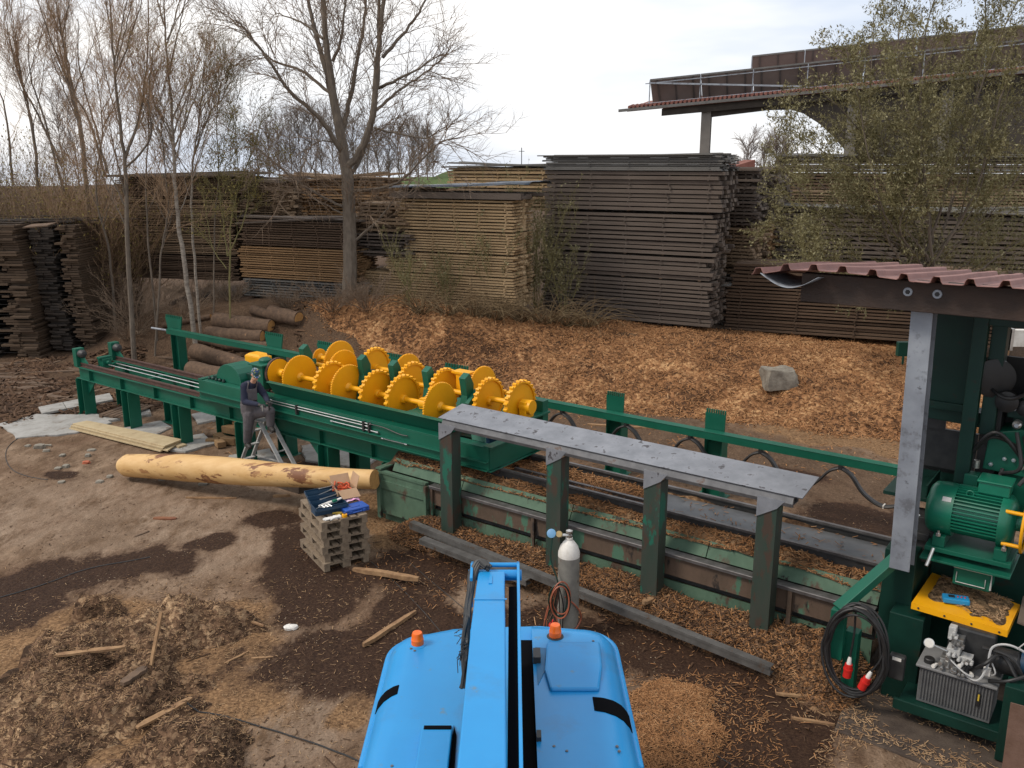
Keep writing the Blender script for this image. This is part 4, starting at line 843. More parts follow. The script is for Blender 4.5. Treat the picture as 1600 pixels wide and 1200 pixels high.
for pts in ([(-1.2, 10.7, .86), (-1.05, 10.5, 1.1), (-.9, 10.65, 1.2), (-.7, 10.55, 1.0)], [(-1.1, 10.7, 1.2), (-.8, 10.55, 1.25), (-.62, 10.6, .95)], [(-.98, 10.6, .86), (-.8, 10.45, 1.0), (-.6, 10.55, 1.1)]):
    mb = MB(); mb.tube(spline([T(*p) for p in pts], 6), .022, 8); mb.build('hose', BLACK, hp, smooth=True)
mb = MB(); mb.tb(-1.06, -.98, 10.56, 10.62, .93, 1.02); mb.build('junction_box', WHITEP, hp, bevel=.006)
# ------------------------------------------------------------------ coil of black cable with red plugs
coil = thing('cable_coil', 'coil of thick black cable with red plugs hung on the green bracket', 'cable coil', T(-2.4, 10.42, .3))
cc = T(-2.42, 10.40, .86); REDP = M('red_plug_plastic', (.55, .02, .015), (.5, .02, .015), 4, .35)
for k in range(8):
    mb = MB(); a = .34 + .035 * math.sin(k * 2.1); h_ = .56 + .04 * math.cos(k * 1.7); oc = cc + W * (-.03 * (k % 4)) - ZV * (.012 * (k % 3)) + U * (.01 * math.sin(k * 3.3))
    mb.tube([oc + U * (a * math.sin(q)) * (1.0 if math.cos(q) > 0 else 1.05) + ZV * (h_ * math.cos(q)) - W * (.04 * math.sin(q * 2 + k)) for q in [2 * math.pi * i / 40 for i in range(41)]], .0165, 8); mb.build('cable_turn', BLACK, coil, smooth=True)
for top_, bot, tilt in ((cc + U * (-.05) + ZV * .5 - W * .02, cc - U * .06 - ZV * .12 - W * .02, U * -.05), (cc + U * .33 + ZV * .1 - W * .08, cc + U * .22 - ZV * .18 - W * .1, U * -.35)):
    mb = MB(); d = (-ZV + tilt).normalized(); mb.tube(spline([top_, top_.lerp(bot, .5) + U * .015, bot], 6), .013, 6); cb = mb.build('lead', BLACK, coil, smooth=True)
    mb = MB(); mb.lathe(bot, d, [(0, .014), (.03, .024), (.10, .03)], 12); mb.build('plug_neck', WHITEP, cb, smooth=True)
    mb = MB(); mb.lathe(bot + d * .10, d, [(0, .045), (.06, .05), (.061, .058), (.085, .058), (.086, .05), (.18, .052), (.18, .0)], 16); mb.build('plug', REDP, cb, smooth=True)
mb = MB(); mb.ob(cc + U * .46 - ZV * .12 + W * .1, U * .09, W * .05, ZV * .16); eb = tag(mb.build('switch_cabinet', DARK, bevel=.02), 'small black switch box behind the coil of cable', 'switch box')
mb = MB(); mb.ob(cc + U * .46 + ZV * .0 + W * .047, U * .05, W * .003, ZV * .02); mb.build('sticker', WHITEP, eb)
# plinth and rusty plate
pl = MB(); vv = [(-2.55, 10.85), (-2.45, 9.85), (2.5, 9.85), (2.5, 13.5), (-2.55, 13.5)]
pl.prism([T(a, b_, -.1) for a, b_ in vv], ZV * .13); tag(pl.build('concrete_plinth', CONCD, bevel=.02), 'low dirty concrete plinth under the saw machine', 'plinth')
rp = MB(); rp.prism([T(-.68, 9.72, 1.18), T(.2, 9.72, 1.22), T(.2, 9.70, .1), T(-.66, 9.70, .1)], -W * .012); tag(rp.build('rusty_plate', M('rusty_sheet_steel', (.11, .06, .04), (.16, .095, .07), 4, .7, bump=.3), bevel=.002), 'rusty steel plate standing at the lower right corner', 'steel plate')
mb = MB(); q = ony(1412, 545, 13.2); mb.ob(q, Vector((.10, 0, 0)), Vector((0, .05, 0)), Vector((0, 0, .11))); mb.ob(q + Vector((-.02, -.06, -.16)), Vector((.015, 0, 0)), Vector((0, .015, 0)), Vector((0, 0, .07))); mb.ob(q + Vector((.3, 0, .02)), Vector((.25, 0, 0)), Vector((0, .03, 0)), Vector((0, 0, .03)))
mb.build('clamp_arm', GREEN, saw, bevel=.01)
for k, (x0, x1, y0, y1, m_) in enumerate([(1568, 1576, 514, 560, PLANKL), (1577, 1582, 514, 548, SHINY), (1586, 1606, 516, 542, WHITEP)]):
    a = ony(x0, y0, 14.0); c_ = ony(x1, y1, 14.0); mb = MB(); mb.box(a.x, c_.x, 14.0, 14.06 + .03 * k, c_.z, a.z)
    tag(mb.build(['door_frame', 'chain_guard', 'control_panel'][k], m_, bevel=.004), ['narrow wooden door post seen through the saw frame', 'bright steel chain strip beside the wooden door post', 'pale control panel at the right edge behind the saw'][k], ['post', 'chain guard', 'control panel'][k])
# ------------------------------------------------------------------ blue boom lift in the foreground
lift = thing('boom_lift', 'bright blue boom lift seen from above with orange beacons', 'boom lift', (-.08, 6.0, 0))
def hood(name, pts, inner):
    """pts: outline (x, y) counter clockwise; rounded shoulder on the outer side"""
    lev = [(.95, .05), (1.55, .04), (1.82, .025), (1.92, 0), (1.99, -.035), (2.045, -.085), (2.08, -.15), (2.10, -.24)]
    n = len(pts); vs = []
    cx = sum(p[0] for p in pts) / n
    for z, o in lev:
        for i, (x, y, wx, wy) in enumerate(pts): vs.append((x + wx * o, y + wy * o, z))
    fs = [(k * n + i, k * n + (i + 1) % n, (k + 1) * n + (i + 1) % n, (k + 1) * n + i) for k in range(len(lev) - 1) for i in range(n)]
    fs += [tuple((len(lev) - 1) * n + i for i in range(n)), tuple(range(n))[::-1]]
    mb = MB(); mb.add(vs, fs); return mb.build(name, BLUE, lift, smooth=True)
def corner(cx, cy, r, a0, a1, n=12): return [(cx + r * math.cos(a0 + (a1 - a0) * i / n), cy + r * math.sin(a0 + (a1 - a0) * i / n), math.cos(a0 + (a1 - a0) * i / n), math.sin(a0 + (a1 - a0) * i / n)) for i in range(n + 1)]
PI = math.pi
rp_ = [(.20, 3.6, 0, 0), (1.04, 3.6, 1, 0), (1.04, 5.0, 1, 0), (1.04, 6.6, 1, 0)] + corner(.70, 7.92, .34, 0, PI / 2) + [(.45, 8.30, 0, 1), (.20, 8.32, 0, 1)]
lp_ = [(-.38, 8.30, 0, 1), (-.6, 8.27, 0, 1)] + corner(-.86, 7.81, .36, PI / 2, PI) + [(-1.22, 6.6, -1, 0), (-1.22, 5.0, -1, 0), (-1.22, 3.6, -1, 0), (-.38, 3.6, 0, 0)]
hr = hood('engine_hood', rp_, .2); hl_ = hood('tank_hood', lp_, -.38)
mb = MB(); o = [(-1.255, 6.2), (-1.255, 7.78)] + [(-.86 + .395 * math.cos(a), 7.83 + .42 * math.sin(a)) for a in [PI - PI / 2 * i / 10 for i in range(11)]] + [(-.3, 8.42), (.3, 8.45)] + [(.70 + .375 * math.cos(a), 7.96 + .42 * math.sin(a)) for a in [PI / 2 - PI / 2 * i / 10 for i in range(11)]] + [(1.075, 6.2)]
mb.prism([Vector((x, y, 1.2)) for x, y in o][::-1], ZV * .745); mb.build('counterweight', BLUE, lift, bevel=.03)
mb = MB(); mb.box(-.37, .19, 3.6, 8.0, .9, 1.7); mb.build('turntable_frame', DARK, lift)
mb = MB(); mb.prism([Vector((.34, 7.78, 2.102)), Vector((.86, 7.78, 2.102)), Vector((.84, 7.35, 2.102)), Vector((.78, 7.0, 2.09)), Vector((.34, 7.0, 2.09)), Vector((.30, 7.3, 2.102))], ZV * .045); mb.build('hood_bulge', BLUE, hr, bevel=.04)
PROF = [(.30, 2.101), (.24, 2.10), (.15, 2.08), (.085, 2.045), (.035, 1.99), (0, 1.92), (-.025, 1.82)]
def vent(par, xe, sg, y0, y1, a0, a1, sk):
    """black skin for the shade in an intake, wrapped over the shoulder of the hood"""
    n = 14; vs = []
    for j in range(2):
        for lift_ in (.006, -.03):
            for i in range(n + 1):
                o = lerp(a0, a1, i / n); z = interp(-o, [(-q, z_) for q, z_ in PROF]); y = (y0 if j == 0 else y1) + sk * (i / n) + (.05 * (i / n - .5) if j else 0)
                vs.append((xe - sg * o + sg * lift_ * .6, y, z + lift_))
    m_ = n + 1; fs = []
    for i in range(n):
        fs += [(i, i + 1, 2 * m_ + i + 1, 2 * m_ + i), (i, m_ + i, m_ + i + 1, i + 1), (2 * m_ + i, 2 * m_ + i + 1, 3 * m_ + i + 1, 3 * m_ + i)]
    fs += [(0, 2 * m_, 3 * m_, m_), (n, m_ + n, 3 * m_ + n, 2 * m_ + n)]
    mb = MB(); mb.add(vs, fs); mb.build('vent', GAPSHADE, par)
mb = MB(); mb.prism([Vector((.225, 7.74, 2.1)), Vector((.33, 7.72, 2.1)), Vector((.335, 7.42, 2.1)), Vector((.235, 7.10, 2.1))], ZV * .008); mb.build('recess_shade', M('shaded_blue_recess', (.012, .12, .26), (.014, .14, .3), 3, .5), hr)  # flat plate in darker blue, painted as the shade of a recess
vent(hr, 1.04, 1, 6.72, 6.94, .33, -.02, -.10)
vent(hl_, -1.22, -1, 6.98, 7.14, .20, -.02, -.10)
mb = MB(); mb.prism([Vector((-.745, 6.42, 2.101)), Vector((-.49, 6.42, 2.101)), Vector((-.49, 3.7, 2.101)), Vector((-.745, 3.7, 2.101))], ZV * .07); mb.build('duct_cover', BLUE, hl_, bevel=.012)
mb = MB(); mb.box(-.725, -.50, 6.36, 6.405, 2.165, 2.178); mb.build('duct_slot', GAPSHADE, hl_)
mb = MB(); mb.prism([Vector((-.488, 6.5, 2.1)), Vector((-.455, 6.36, 2.1)), Vector((-.40, 3.7, 2.1)), Vector((-.488, 3.7, 2.1))], ZV * .018); mb.build('duct_gap', GAPSHADE, hl_)
mb = MB()
for x, y in ((.42, 7.9), (.80, 7.86), (.82, 7.80), (.34, 6.24), (.44, 6.18), (.85, 6.24), (.86, 6.18)): mb.lathe((x, y, 2.098), ZV, [(0, .014), (.008, .012), (.009, 0)], 8)
mb.build('screw', STEEL, hr)
mb = MB()
for x, y in ((-.98, 7.72), (-.94, 7.68), (-.94, 6.0), (-.94, 5.96)): mb.lathe((x, y, 2.098), ZV, [(0, .014), (.008, .012), (.009, 0)], 8)
mb.build('screw', STEEL, hl_)
for x, y, par in ((-.925, 7.80, hl_), (.43, 7.95, hr)):
    mb = MB(); mb.lathe((x, y, 2.09), ZV, [(0, .085), (.012, .085), (.02, .072)], 24); bs = mb.build('beacon_base', BLUE if x < 0 else BLACK, par, smooth=True)
    mb = MB(); mb.lathe((x, y, 2.11), ZV, [(0, .062), (.05, .062), (.055, .058), (.10, .054), (.12, .046), (.125, 0)], 24); mb.build('beacon_lens', ORANGE, par, smooth=True)
BZ = 3.0
mb = MB()
a0 = [(-.36, 2.2), (-.345, 4.8), (-.335, 6.6), (-.32, 7.25), (-.31, 7.56)]; a1 = [(-.02, 2.2), (-.035, 4.8), (-.055, 6.6), (-.065, 7.25), (-.065, 7.56)]
mb.prism([Vector((x, y, BZ - .34)) for x, y in a0] + [Vector((x, y, BZ - .34)) for x, y in a1[::-1]], ZV * .34); arm = mb.build('boom_arm', BLUE, lift, bevel=.012)
for wb in ((-.33, -.045, 7.0, 7.02, BZ + .001, BZ + .006), (-.21, -.18, 7.30, 7.45, BZ + .001, BZ + .008)):
    mb = MB(); mb.box(*wb); mb.build('weld_plate', BLUE, arm)
mb = MB(); mb.prism([Vector((.045, 2.2, BZ - .36)), Vector((.045, 7.64, BZ - .36)), Vector((.045, 7.72, BZ - .2)), Vector((.045, 7.72, BZ + .02)), Vector((.045, 7.6, BZ + .06)), Vector((.045, 2.2, BZ + .0))], Vector((.025, 0, 0))); mb.build('side_plate', BLUE, arm, bevel=.004)
mb = MB(); mb.box(-.03, .044, 2.2, 7.45, BZ - .95, BZ - .10); mb.build('arm_gap_shade', GAPSHADE, arm)  # black block filling the gap beside the arm, in place of its shade
mb = MB(); mb.box(.071, .199, 3.6, 7.95, 1.72, 2.06); mb.build('slot_shade', GAPSHADE, lift)  # black strip laid in the slot by the right hood as its shade
mb = MB(); mb.box(-.379, -.20, 3.6, 7.9, 1.72, 2.03); mb.build('slot_shade', GAPSHADE, lift)  # same black shade strip for the slot by the left hood
mb = MB(); mb.prism([Vector((-.385, 7.42, BZ - .3)), Vector((-.385, 7.72, BZ - .2)), Vector((-.385, 7.72, BZ + .02)), Vector((-.385, 7.6, BZ + .06)), Vector((-.385, 7.42, BZ + .0))], Vector((.025, 0, 0))); mb.build('side_plate', BLUE, arm, bevel=.004)
mb = MB(); mb.tube([Vector((-.405, 7.60, BZ - .06)), Vector((.09, 7.60, BZ - .06))], .05, 16); mb.tube([Vector((-.36, 7.69, BZ + .0)), Vector((.05, 7.69, BZ + .0))], .022, 10); mb.build('pivot_pin', BLUE, arm, smooth=True)
r2 = random.Random(5)
for k in range(9):
    o1, o2 = r2.uniform(-.03, .03), r2.uniform(-.02, .03); mb = MB()
    mb.tube(spline([(-.22 + o1, 7.55, BZ + .03 + o2), (-.30 + o1, 7.60, BZ + .06 + o2), (-.36 + o1, 7.52, BZ + .0), (-.375 + o1 * .7, 7.35, BZ - .10 + o2), (-.39 + o1 * .6, 7.0, BZ - .16), (-.40 + o2, 6.75 + o1, BZ - .25 - .3 * r2.random()), (-.40 + o1, 6.6, BZ - .6)], 6), .018, 7); mb.build('hose', DARK, arm, smooth=True)
mb = MB()
for k in range(60):
    p = Vector((-.39 + r2.gauss(0, .02), r2.uniform(6.5, 7.2), BZ - .25 + r2.gauss(0, .06))); q = p + Vector((r2.gauss(0, .04), r2.gauss(0, .07), r2.gauss(-.04, .05))); mb.tube([p, (p + q) / 2 + Vector((r2.gauss(0, .012), 0, .01)), q], .0035, 4)
tag(mb.build('tangled_wire', BLACK, arm), kind='stuff')
for lb_ in ((.20, .27, 7.45, 7.62, 2.101, 2.17), (.201, .24, 6.3, 6.4, 2.101, 2.14)):
    mb = MB(); mb.box(*lb_); mb.build('latch', DARK, hr)
for x in (-1.05, .89):
    for y in (4.2, 6.9):
        mb = MB(); mb.lathe((x - .16, y, .45), (1, 0, 0), [(0, .3), (.02, .42), (.06, .45), (.26, .45), (.3, .42), (.32, .3)], 28); wh = mb.build('tyre', BLACK, lift, smooth=True)
        mb = MB(); mb.lathe((x - .165, y, .45), (1, 0, 0), [(0, .1), (.01, .26), (.32, .26), (.33, .1)], 20); mb.build('rim', WHITEP, wh, smooth=True)
mb = MB(); mb.box(-.8, .64, 3.8, 7.3, .35, .8); mb.build('chassis', DARK, lift, bevel=.03)
# ------------------------------------------------------------------ gas cylinders and steel channels
cyl = thing('gas_cylinder', 'tall grey gas cylinder with a white shoulder and tangled hoses', 'gas cylinder', onz(887, 985, .05))
c0_ = OFF[cyl.name]
mb = MB(); mb.lathe(c0_, ZV, [(0, .13), (.02, .155), (1.18, .155)], 28); mb.build('body', CYLG, cyl, smooth=True)
mb = MB(); mb.lathe(c0_ + ZV * 1.18, ZV, [(0, .1555), (.06, .155), (.15, .128), (.21, .085), (.25, .05), (.28, .05)], 28); mb.build('shoulder', WHITEP, cyl, smooth=True)
mb = MB(); mb.lathe(c0_ + ZV * 1.46, ZV, [(0, .04), (.04, .04), (.05, .022), (.08, .022), (.081, .05), (.11, .05), (.13, 0)], 14); mb.tube([c0_ + ZV * 1.50, c0_ + Vector((-.14, -.02, 1.51))], .02, 8); vlv = mb.build('valve', SHINY, cyl, smooth=True)
mb = MB(); mb.lathe(c0_ + Vector((-.14, -.02, 1.52)), Vector((-.3, -.8, .5)), [(-.03, .045), (.03, .045)], 16); mb.build('gauge', M('brass', (.35, .27, .13), (.28, .2, .1), 6, .35, .8), vlv, smooth=True)
mb = MB(); mb.lathe(c0_ + Vector((-.25, .0, 1.52)), Vector((-.2, -.8, .5)), [(-.04, .02), (-.03, .06), (.03, .065), (.04, .03)], 16); mb.build('gauge', M('pale_blue_cap', (.10, .24, .42), (.12, .28, .46), 5, .5), vlv, smooth=True)
mb = MB(); mb.tube(spline([c0_ + Vector(p) for p in ((-.24, 0, 1.46), (-.26, -.05, 1.15), (-.18, -.15, .92), (-.15, -.18, .8))], 6), .012, 6); mb.build('hose', DGREEN, cyl, smooth=True)
HR = M('orange_hose', (.34, .10, .05), (.28, .08, .045), 4, .5); r2 = random.Random(9)
for k in range(4):
    cx_ = c0_ + Vector((-.14 + r2.gauss(0, .02), -.19 - .015 * k, .58 + r2.gauss(0, .03))); mb = MB(); mb.tube([cx_ + Vector((.13 * math.sin(q), .02 * math.sin(2 * q), .25 * math.cos(q))) for q in [2 * PI * i / 28 for i in range(29)]], .011, 6); mb.build('hose', HR if k % 2 else DGREEN, cyl, smooth=True)
for k in range(10):
    x_ = -.20 + r2.gauss(0, .06); mb = MB(); mb.tube(spline([c0_ + Vector(p) for p in ((-.15, -.16, .8), (x_, -.17, .5), (x_ + r2.gauss(-.02, .05), -.2, .2), (x_ + r2.gauss(0, .06), -.22, .02))], 6), .009, 5); mb.build('hose', (HR, BLACK, DGREEN, RUSTRAIL)[k % 4], cyl, smooth=True)
mb = MB(); mb.tube(spline([c0_ + Vector(p) for p in ((-.06, -.15, .62), (.08, -.16, .5), (.17, -.1, .34), (.18, -.06, .2), (.10, -.14, .1), (.0, -.15, .06))], 6), .012, 6); mb.build('hose', HR, cyl, smooth=True)
mb = MB(); q = onz(864, 972, .1) + Vector((0, -.1, 0)); mb.ell(q, (.07, .07, .06), 14); mb.lathe(q + ZV * .04, ZV, [(0, .03), (.05, .02), (.06, 0)], 10); tag(mb.build('red_cap', REDP, smooth=True), 'small red cap at the foot of the gas cylinder', 'cap')
CHAN = M('grey_channel_steel', (.085, .08, .075), (.14, .135, .128), 5, .55, .3, bump=.15, spots=[((.10, .065, .045), 4, .60, .06), ((.33, .32, .30), 7, .70, .03)])
def channel(p0, p1, wd_, ht, label, roll=0):
    p0 = Vector(p0); p1 = Vector(p1); d = (p1 - p0).normalized(); a = d.cross(ZV).normalized(); up_ = a.cross(d); R = Matrix.Rotation(roll, 3, d); a = R @ a; up_ = R @ up_
    mb = MB(); c = (p0 + p1) / 2; L_ = (p1 - p0).length / 2
    mb.ob(c + up_ * (ht / 2), d * L_, a * .006, up_ * (ht / 2)); mb.ob(c + up_ * (ht - .006) - a * (wd_ / 2 + .006), d * L_, a * (wd_ / 2), up_ * .006); mb.ob(c + up_ * .006 - a * (wd_ / 2 + .006), d * L_, a * (wd_ / 2), up_ * .006)
    mb.ob(c + up_ * (ht - .02) + a * .01, d * (L_ * .995), a * .005, up_ * .02)
    return tag(mb.build('steel_channel', CHAN), label, 'steel channel', 'steel channels on the ground')
channel(onz(640, 826, .34), onz(1203, 1056, .13), .10, .13, 'longest grey steel channel, reaching from the conveyor to the wet ground')
channel(onz(655, 850, .26), onz(822, 916, .16), .14, .10, 'shorter grey steel channel lying alongside the longest one')
HS = (h_bank, h_front, h_left, h_right)
def surf(x, y): return gh(x, y) + max([0] + [h(x, y) for h in HS])
def ong(px, py):
    d = ray(px, py); k = 3.0
    while k < 200:
        p = Vector((0, 0, CH)) + d * k
        if p.z <= surf(p.x, p.y): break
        k += .05
    return Vector((p.x, p.y, surf(p.x, p.y)))
# ------------------------------------------------------------------ stack of pallets
pa = Vector((.87, .49, 0)).normalized(); pbv = Vector((-pa.y, pa.x, 0)); p0 = Vector((-3.14, 13.6, 0))
def rot2(v, a): return Vector((v.x * math.cos(a) - v.y * math.sin(a), v.x * math.sin(a) + v.y * math.cos(a), 0))
def pallet(o, a, b_, label, group, mat=PALLET):
    """o: near corner, a: short side, b_: long side"""
    r = thing('pallet', label, 'pallet', o, group)
    def q(x0, x1, y0, y1, z0, z1): mb.ob(o + a * ((x0 + x1) / 2) + b_ * ((y0 + y1) / 2) + ZV * ((z0 + z1) / 2), a * ((x1 - x0) / 2), b_ * ((y1 - y0) / 2), ZV * ((z1 - z0) / 2))
    for x0, x1 in ((0, .145), (.19, .29), (.33, .47), (.51, .61), (.655, .8)):
        mb = MB(); q(x0, x1, 0, 1.2, .122, .144); mb.build('deck_board', mat, r)
    for y0, y1 in ((0, .145), (.53, .67), (1.055, 1.2)):
        mb = MB(); q(.001, .799, y0 + .002, y1 - .002, .100, .1215); mb.build('cross_board', mat, r)
        for x0, x1 in ((0.003, .10), (.33, .47), (.70, .797)):
            mb = MB(); q(x0, x1, y0 + .003, y1 - .003, .022, .0995); mb.build('block', mat, r)
    for x0, x1 in ((0, .10), (.33, .47), (.70, .8)):
        mb = MB(); q(x0, x1, .001, 1.199, 0, .0215); mb.build('bottom_board', mat, r)
    return r
plab = ['weathered pallet at the bottom of the tool stack, resting on the ground', 'weathered pallet second from the bottom of the tool stack', 'weathered pallet third from the bottom of the tool stack', 'weathered pallet fourth from the bottom of the tool stack', 'weathered pallet just below the topmost one of the tool stack', 'weathered topmost pallet of the stack, carrying the toolbox']
for k in range(6):
    an = (.05, -.02, .015, -.03, .02, 0)[k]; off = ((.0, -.03), (.03, .02), (-.01, 0), (.02, .01), (-.02, -.01), (0, 0))[k]
    pallet(p0 + pa * off[0] + pbv * off[1] + ZV * (.03 + .1455 * k), rot2(pa, an), rot2(pbv, an), plab[k], 'pallets stacked as a tool table')
PT = .03 + .1455 * 5 + .1455
def onp(x, y, z=0): return p0 + pa * x + pbv * y + ZV * (PT + z)
def pbox(mb, x0, x1, y0, y1, z0, z1, an=0, mi=0):
    c = onp((x0 + x1) / 2, (y0 + y1) / 2, (z0 + z1) / 2); mb.ob(c, rot2(pa, an) * ((x1 - x0) / 2), rot2(pbv, an) * ((y1 - y0) / 2), ZV * ((z1 - z0) / 2), mi)
def tray(mb, x0, x1, y0, y1, z0, z1, th=.004):
    pbox(mb, x0, x1, y0, y1, z0, z0 + th); pbox(mb, x0, x0 + th, y0, y1, z0 + th, z1); pbox(mb, x1 - th, x1, y0, y1, z0 + th, z1); pbox(mb, x0 + th, x1 - th, y0, y0 + th, z0 + th, z1); pbox(mb, x0 + th, x1 - th, y1 - th, y1, z0 + th, z1)
tbx = thing('toolbox', 'open dark blue steel cantilever toolbox with spanners in its trays, on the pallets', 'toolbox', onp(.3, .55))
mb = MB(); tray(mb, .0, .56, .32, .56, 0, .15); mb.build('body', NAVY, tbx, bevel=.003)
for k, (y0, y1, z0) in enumerate(((.57, .70, .12), (.70, .82, .17), (.82, .93, .20))):
    mb = MB(); tray(mb, .0, .56, y0, y1, z0, z0 + .055); mb.build('tray', NAVY, tbx, bevel=.002)
mb = MB(); tray(mb, .0, .56, .24, .315, .10, .15); mb.build('tray', NAVY, tbx, bevel=.002)
mb = MB()
for x in (-.006, .562): mb.bar(onp(x, .5, .1), onp(x, .9, .22), .004, .02); mb.bar(onp(x, .56, .05), onp(x, .76, .2), .004, .02)
mb.build('hinge_arm', STEEL, tbx)
def spanner(a, b_, w_, label):
    mb = MB(); a = onp(*a); b_ = onp(*b_); d = (b_ - a).normalized(); mb.bar(a, b_, w_, .008); n = d.cross(ZV).normalized()
    mb.prism([b_ + n * .5 * w_, b_ + n * 1.3 * w_ + d * .03, b_ + n * .7 * w_ + d * .06, b_ + n * .35 * w_ + d * .035, b_ - n * .35 * w_ + d * .035, b_ - n * .7 * w_ + d * .06, b_ - n * 1.3 * w_ + d * .03, b_ - n * .5 * w_], ZV * .012)
    mb.lathe(a - ZV * .006, ZV, [(0, w_ * .9), (.012, w_ * .9)], 12); tag(mb.build('spanner', SHINY), label, 'spanner', 'spanners in the toolbox')
spanner((.16, .76, .185), (.42, .80, .23), .026, 'spanner lying in the middle tray of the open toolbox')
spanner((.20, .62, .165), (.48, .67, .185), .028, 'largest spanner lying across the lower tray of the open toolbox')
spanner((.26, .88, .262), (.46, .90, .262), .02, 'small spanner on the uppermost tray of the open toolbox')
mb = MB(); mb.lathe(onp(.10, .44, .13), (pa * .9 + pbv * .2), [(0, .01), (.1, .018), (.2, .03), (.34, .03), (.36, .02)], 12); mb.bar(onp(.36, .45, .15), onp(.52, .50, .17), .04, .02); tag(mb.build('caulking_tube', WHITEP, smooth=True), 'white tube with a pointed nozzle in the open toolbox', 'tube')
mb = MB(); mb.bar(onp(.34, .42, .17), onp(.42, .44, .175), .06, .04); tag(mb.build('green_bottle', BGREEN, bevel=.008), 'small green bottle beside the white tube in the toolbox', 'bottle')
mb = MB()
for k in range(8): a = onp(.02 + .02 * k, .30 + .01 * (k % 3), .145); mb.tube([a, a + pa * .08 + pbv * .05 + ZV * .02 * (k % 3), a + pa * .12 - pbv * .03], .005, 5)
tag(mb.build('chain', SHINY, smooth=True), 'bright chain hanging over the front tray of the toolbox', 'chain')
bx = thing('cardboard_box', 'open cardboard box with its flaps up holding orange straps, behind the toolbox', 'cardboard box', onp(.58, .85))
mb = MB(); tray(mb, .50, .84, .62, .95, 0, .26, .006); mb.build('box', CARD, bx)
def flap(pts, th):
    mb = MB(); P_ = [onp(*p) for p in pts]; n = (P_[1] - P_[0]).cross(P_[2] - P_[0]).normalized() * th; mb.prism(P_, n); mb.build('flap', CARD, bx)
flap([(.84, .62, .262), (.84, .95, .262), (.90, .95, .46), (.90, .62, .46)], .005); flap([(.50, .95, .262), (.84, .95, .262), (.84, 1.05, .40), (.50, 1.05, .40)], .005)
flap([(.50, .62, .262), (.50, .95, .262), (.42, .95, .40), (.42, .62, .40)], .005); flap([(.50, .62, .262), (.84, .62, .262), (.86, .47, .15), (.54, .47, .15)], .005)
r2 = random.Random(4); OST = M('orange_strap', (.65, .10, .03), (.5, .07, .02), 6, .6)
mb = MB()
for k in range(14):
    c = onp(.67 + r2.gauss(0, .06), .79 + r2.gauss(0, .06), .24 + r2.uniform(-.02, .05)); d = Vector((r2.gauss(0, 1), r2.gauss(0, 1), r2.gauss(0, .4))).normalized(); e = Vector((r2.gauss(0, 1), r2.gauss(0, 1), r2.gauss(0, .8))).normalized()
    mb.tube(spline([c - d * .09, c - d * .03 + e * .04, c + d * .04 - e * .02, c + d * .1 + e * .03], 4), .011, 5)
tag(mb.build('lashing_strap', OST, smooth=True), 'bundle of orange lashing straps inside the cardboard box', 'strap')
cs = thing('tool_case', 'closed bright blue plastic tool case on the right edge of the pallets', 'case', onp(.62, .2))
mb = MB(); pbox(mb, .44, .88, .12, .40, .0, .04, .12); mb.build('case_base', CASEB, cs, bevel=.012)
mb = MB(); pbox(mb, .44, .88, .12, .40, .042, .085, .12); mb.build('case_lid', CASEB, cs, bevel=.014)
mb = MB(); pbox(mb, .58, .74, .20, .32, .086, .092, .12); mb.build('recess_panel', CASEB, cs, bevel=.004)
for x in (.52, .76):
    mb = MB(); pbox(mb, x, x + .05, .095, .118, .02, .06, .12); mb.build('latch', CASEB, cs, bevel=.003)
mb = MB(); c = onp(.66, .10, .04); d = rot2(pa, .12); mb.tube([c - d * .08 + pbv * .02, c - d * .07 - pbv * .02, c + d * .07 - pbv * .02, c + d * .08 + pbv * .02], .010, 8); mb.build('handle', CASEB, cs, smooth=True)
gv = MB(); g0 = onp(.16, .10, .012)
gv.ob(g0 + pa * .05, pa * .05, pbv * .045, ZV * .012); gv.ob(g0 + pa * .15 + pbv * .01, pa * .06, pbv * .05, ZV * .016)
for k in range(4): gv.tube([g0 + pbv * (-.035 + .023 * k), g0 - pa * (.05 + .012 * (k in (1, 2))) + pbv * (-.045 + .03 * k), g0 - pa * (.085 + .015 * (k in (1, 2))) + pbv * (-.05 + .031 * k) - ZV * .004], [.012, .011, .008], 8)
gv.tube([g0 + pa * .06 - pbv * .04, g0 + pa * .02 - pbv * .075, g0 - pbv * .09], [.013, .012, .009], 8)
o = gv.build('work_glove', M('white_glove', (.72, .71, .68), (.6, .58, .54), 9, .9), smooth=True); o.modifiers.new('weld', 'REMESH').voxel_size = .005; tag(o, 'white work glove lying on the topmost pallet', 'glove')
mb = MB(); mb.lathe(onp(.42, .06, 0), ZV, [(0, .04), (.005, .045), (.05, .045), (.055, .038)], 20); tp = tag(mb.build('tape_measure', YEL, smooth=True), 'yellow tape measure beside the white glove', 'tape measure')
mb = MB(); mb.lathe(onp(.42, .06, .0555), ZV, [(0, .026), (.003, .024)], 16); OFF[tp.name] = Vector(tp.location); mb.build('dial', BLACK, tp)
mb = MB(); mb.tube(spline([onp(.28, .26, .02), onp(.36, .22, .03), onp(.42, .20, .02), onp(.30, .15, .02)], 5), .018, 7); tag(mb.build('yellow_sling', M('ochre_cloth', (.35, .24, .03), (.25, .17, .03), 8, .9), smooth=True), 'crumpled ochre cloth beside the toolbox', 'cloth')
mb = MB(); r2 = random.Random(8); c = onp(.70, .52, .10); N_ = 12; vs = []
for j in range(N_ + 1):
    for i in range(N_ + 1):
        x, y = (i / N_ - .5) * .26, (j / N_ - .5) * .22; vs.append(c + pa * x + pbv * y + ZV * (.035 - 1.2 * x * x - 1.4 * y * y + .03 * nz(x * 14, y * 14, 3)))
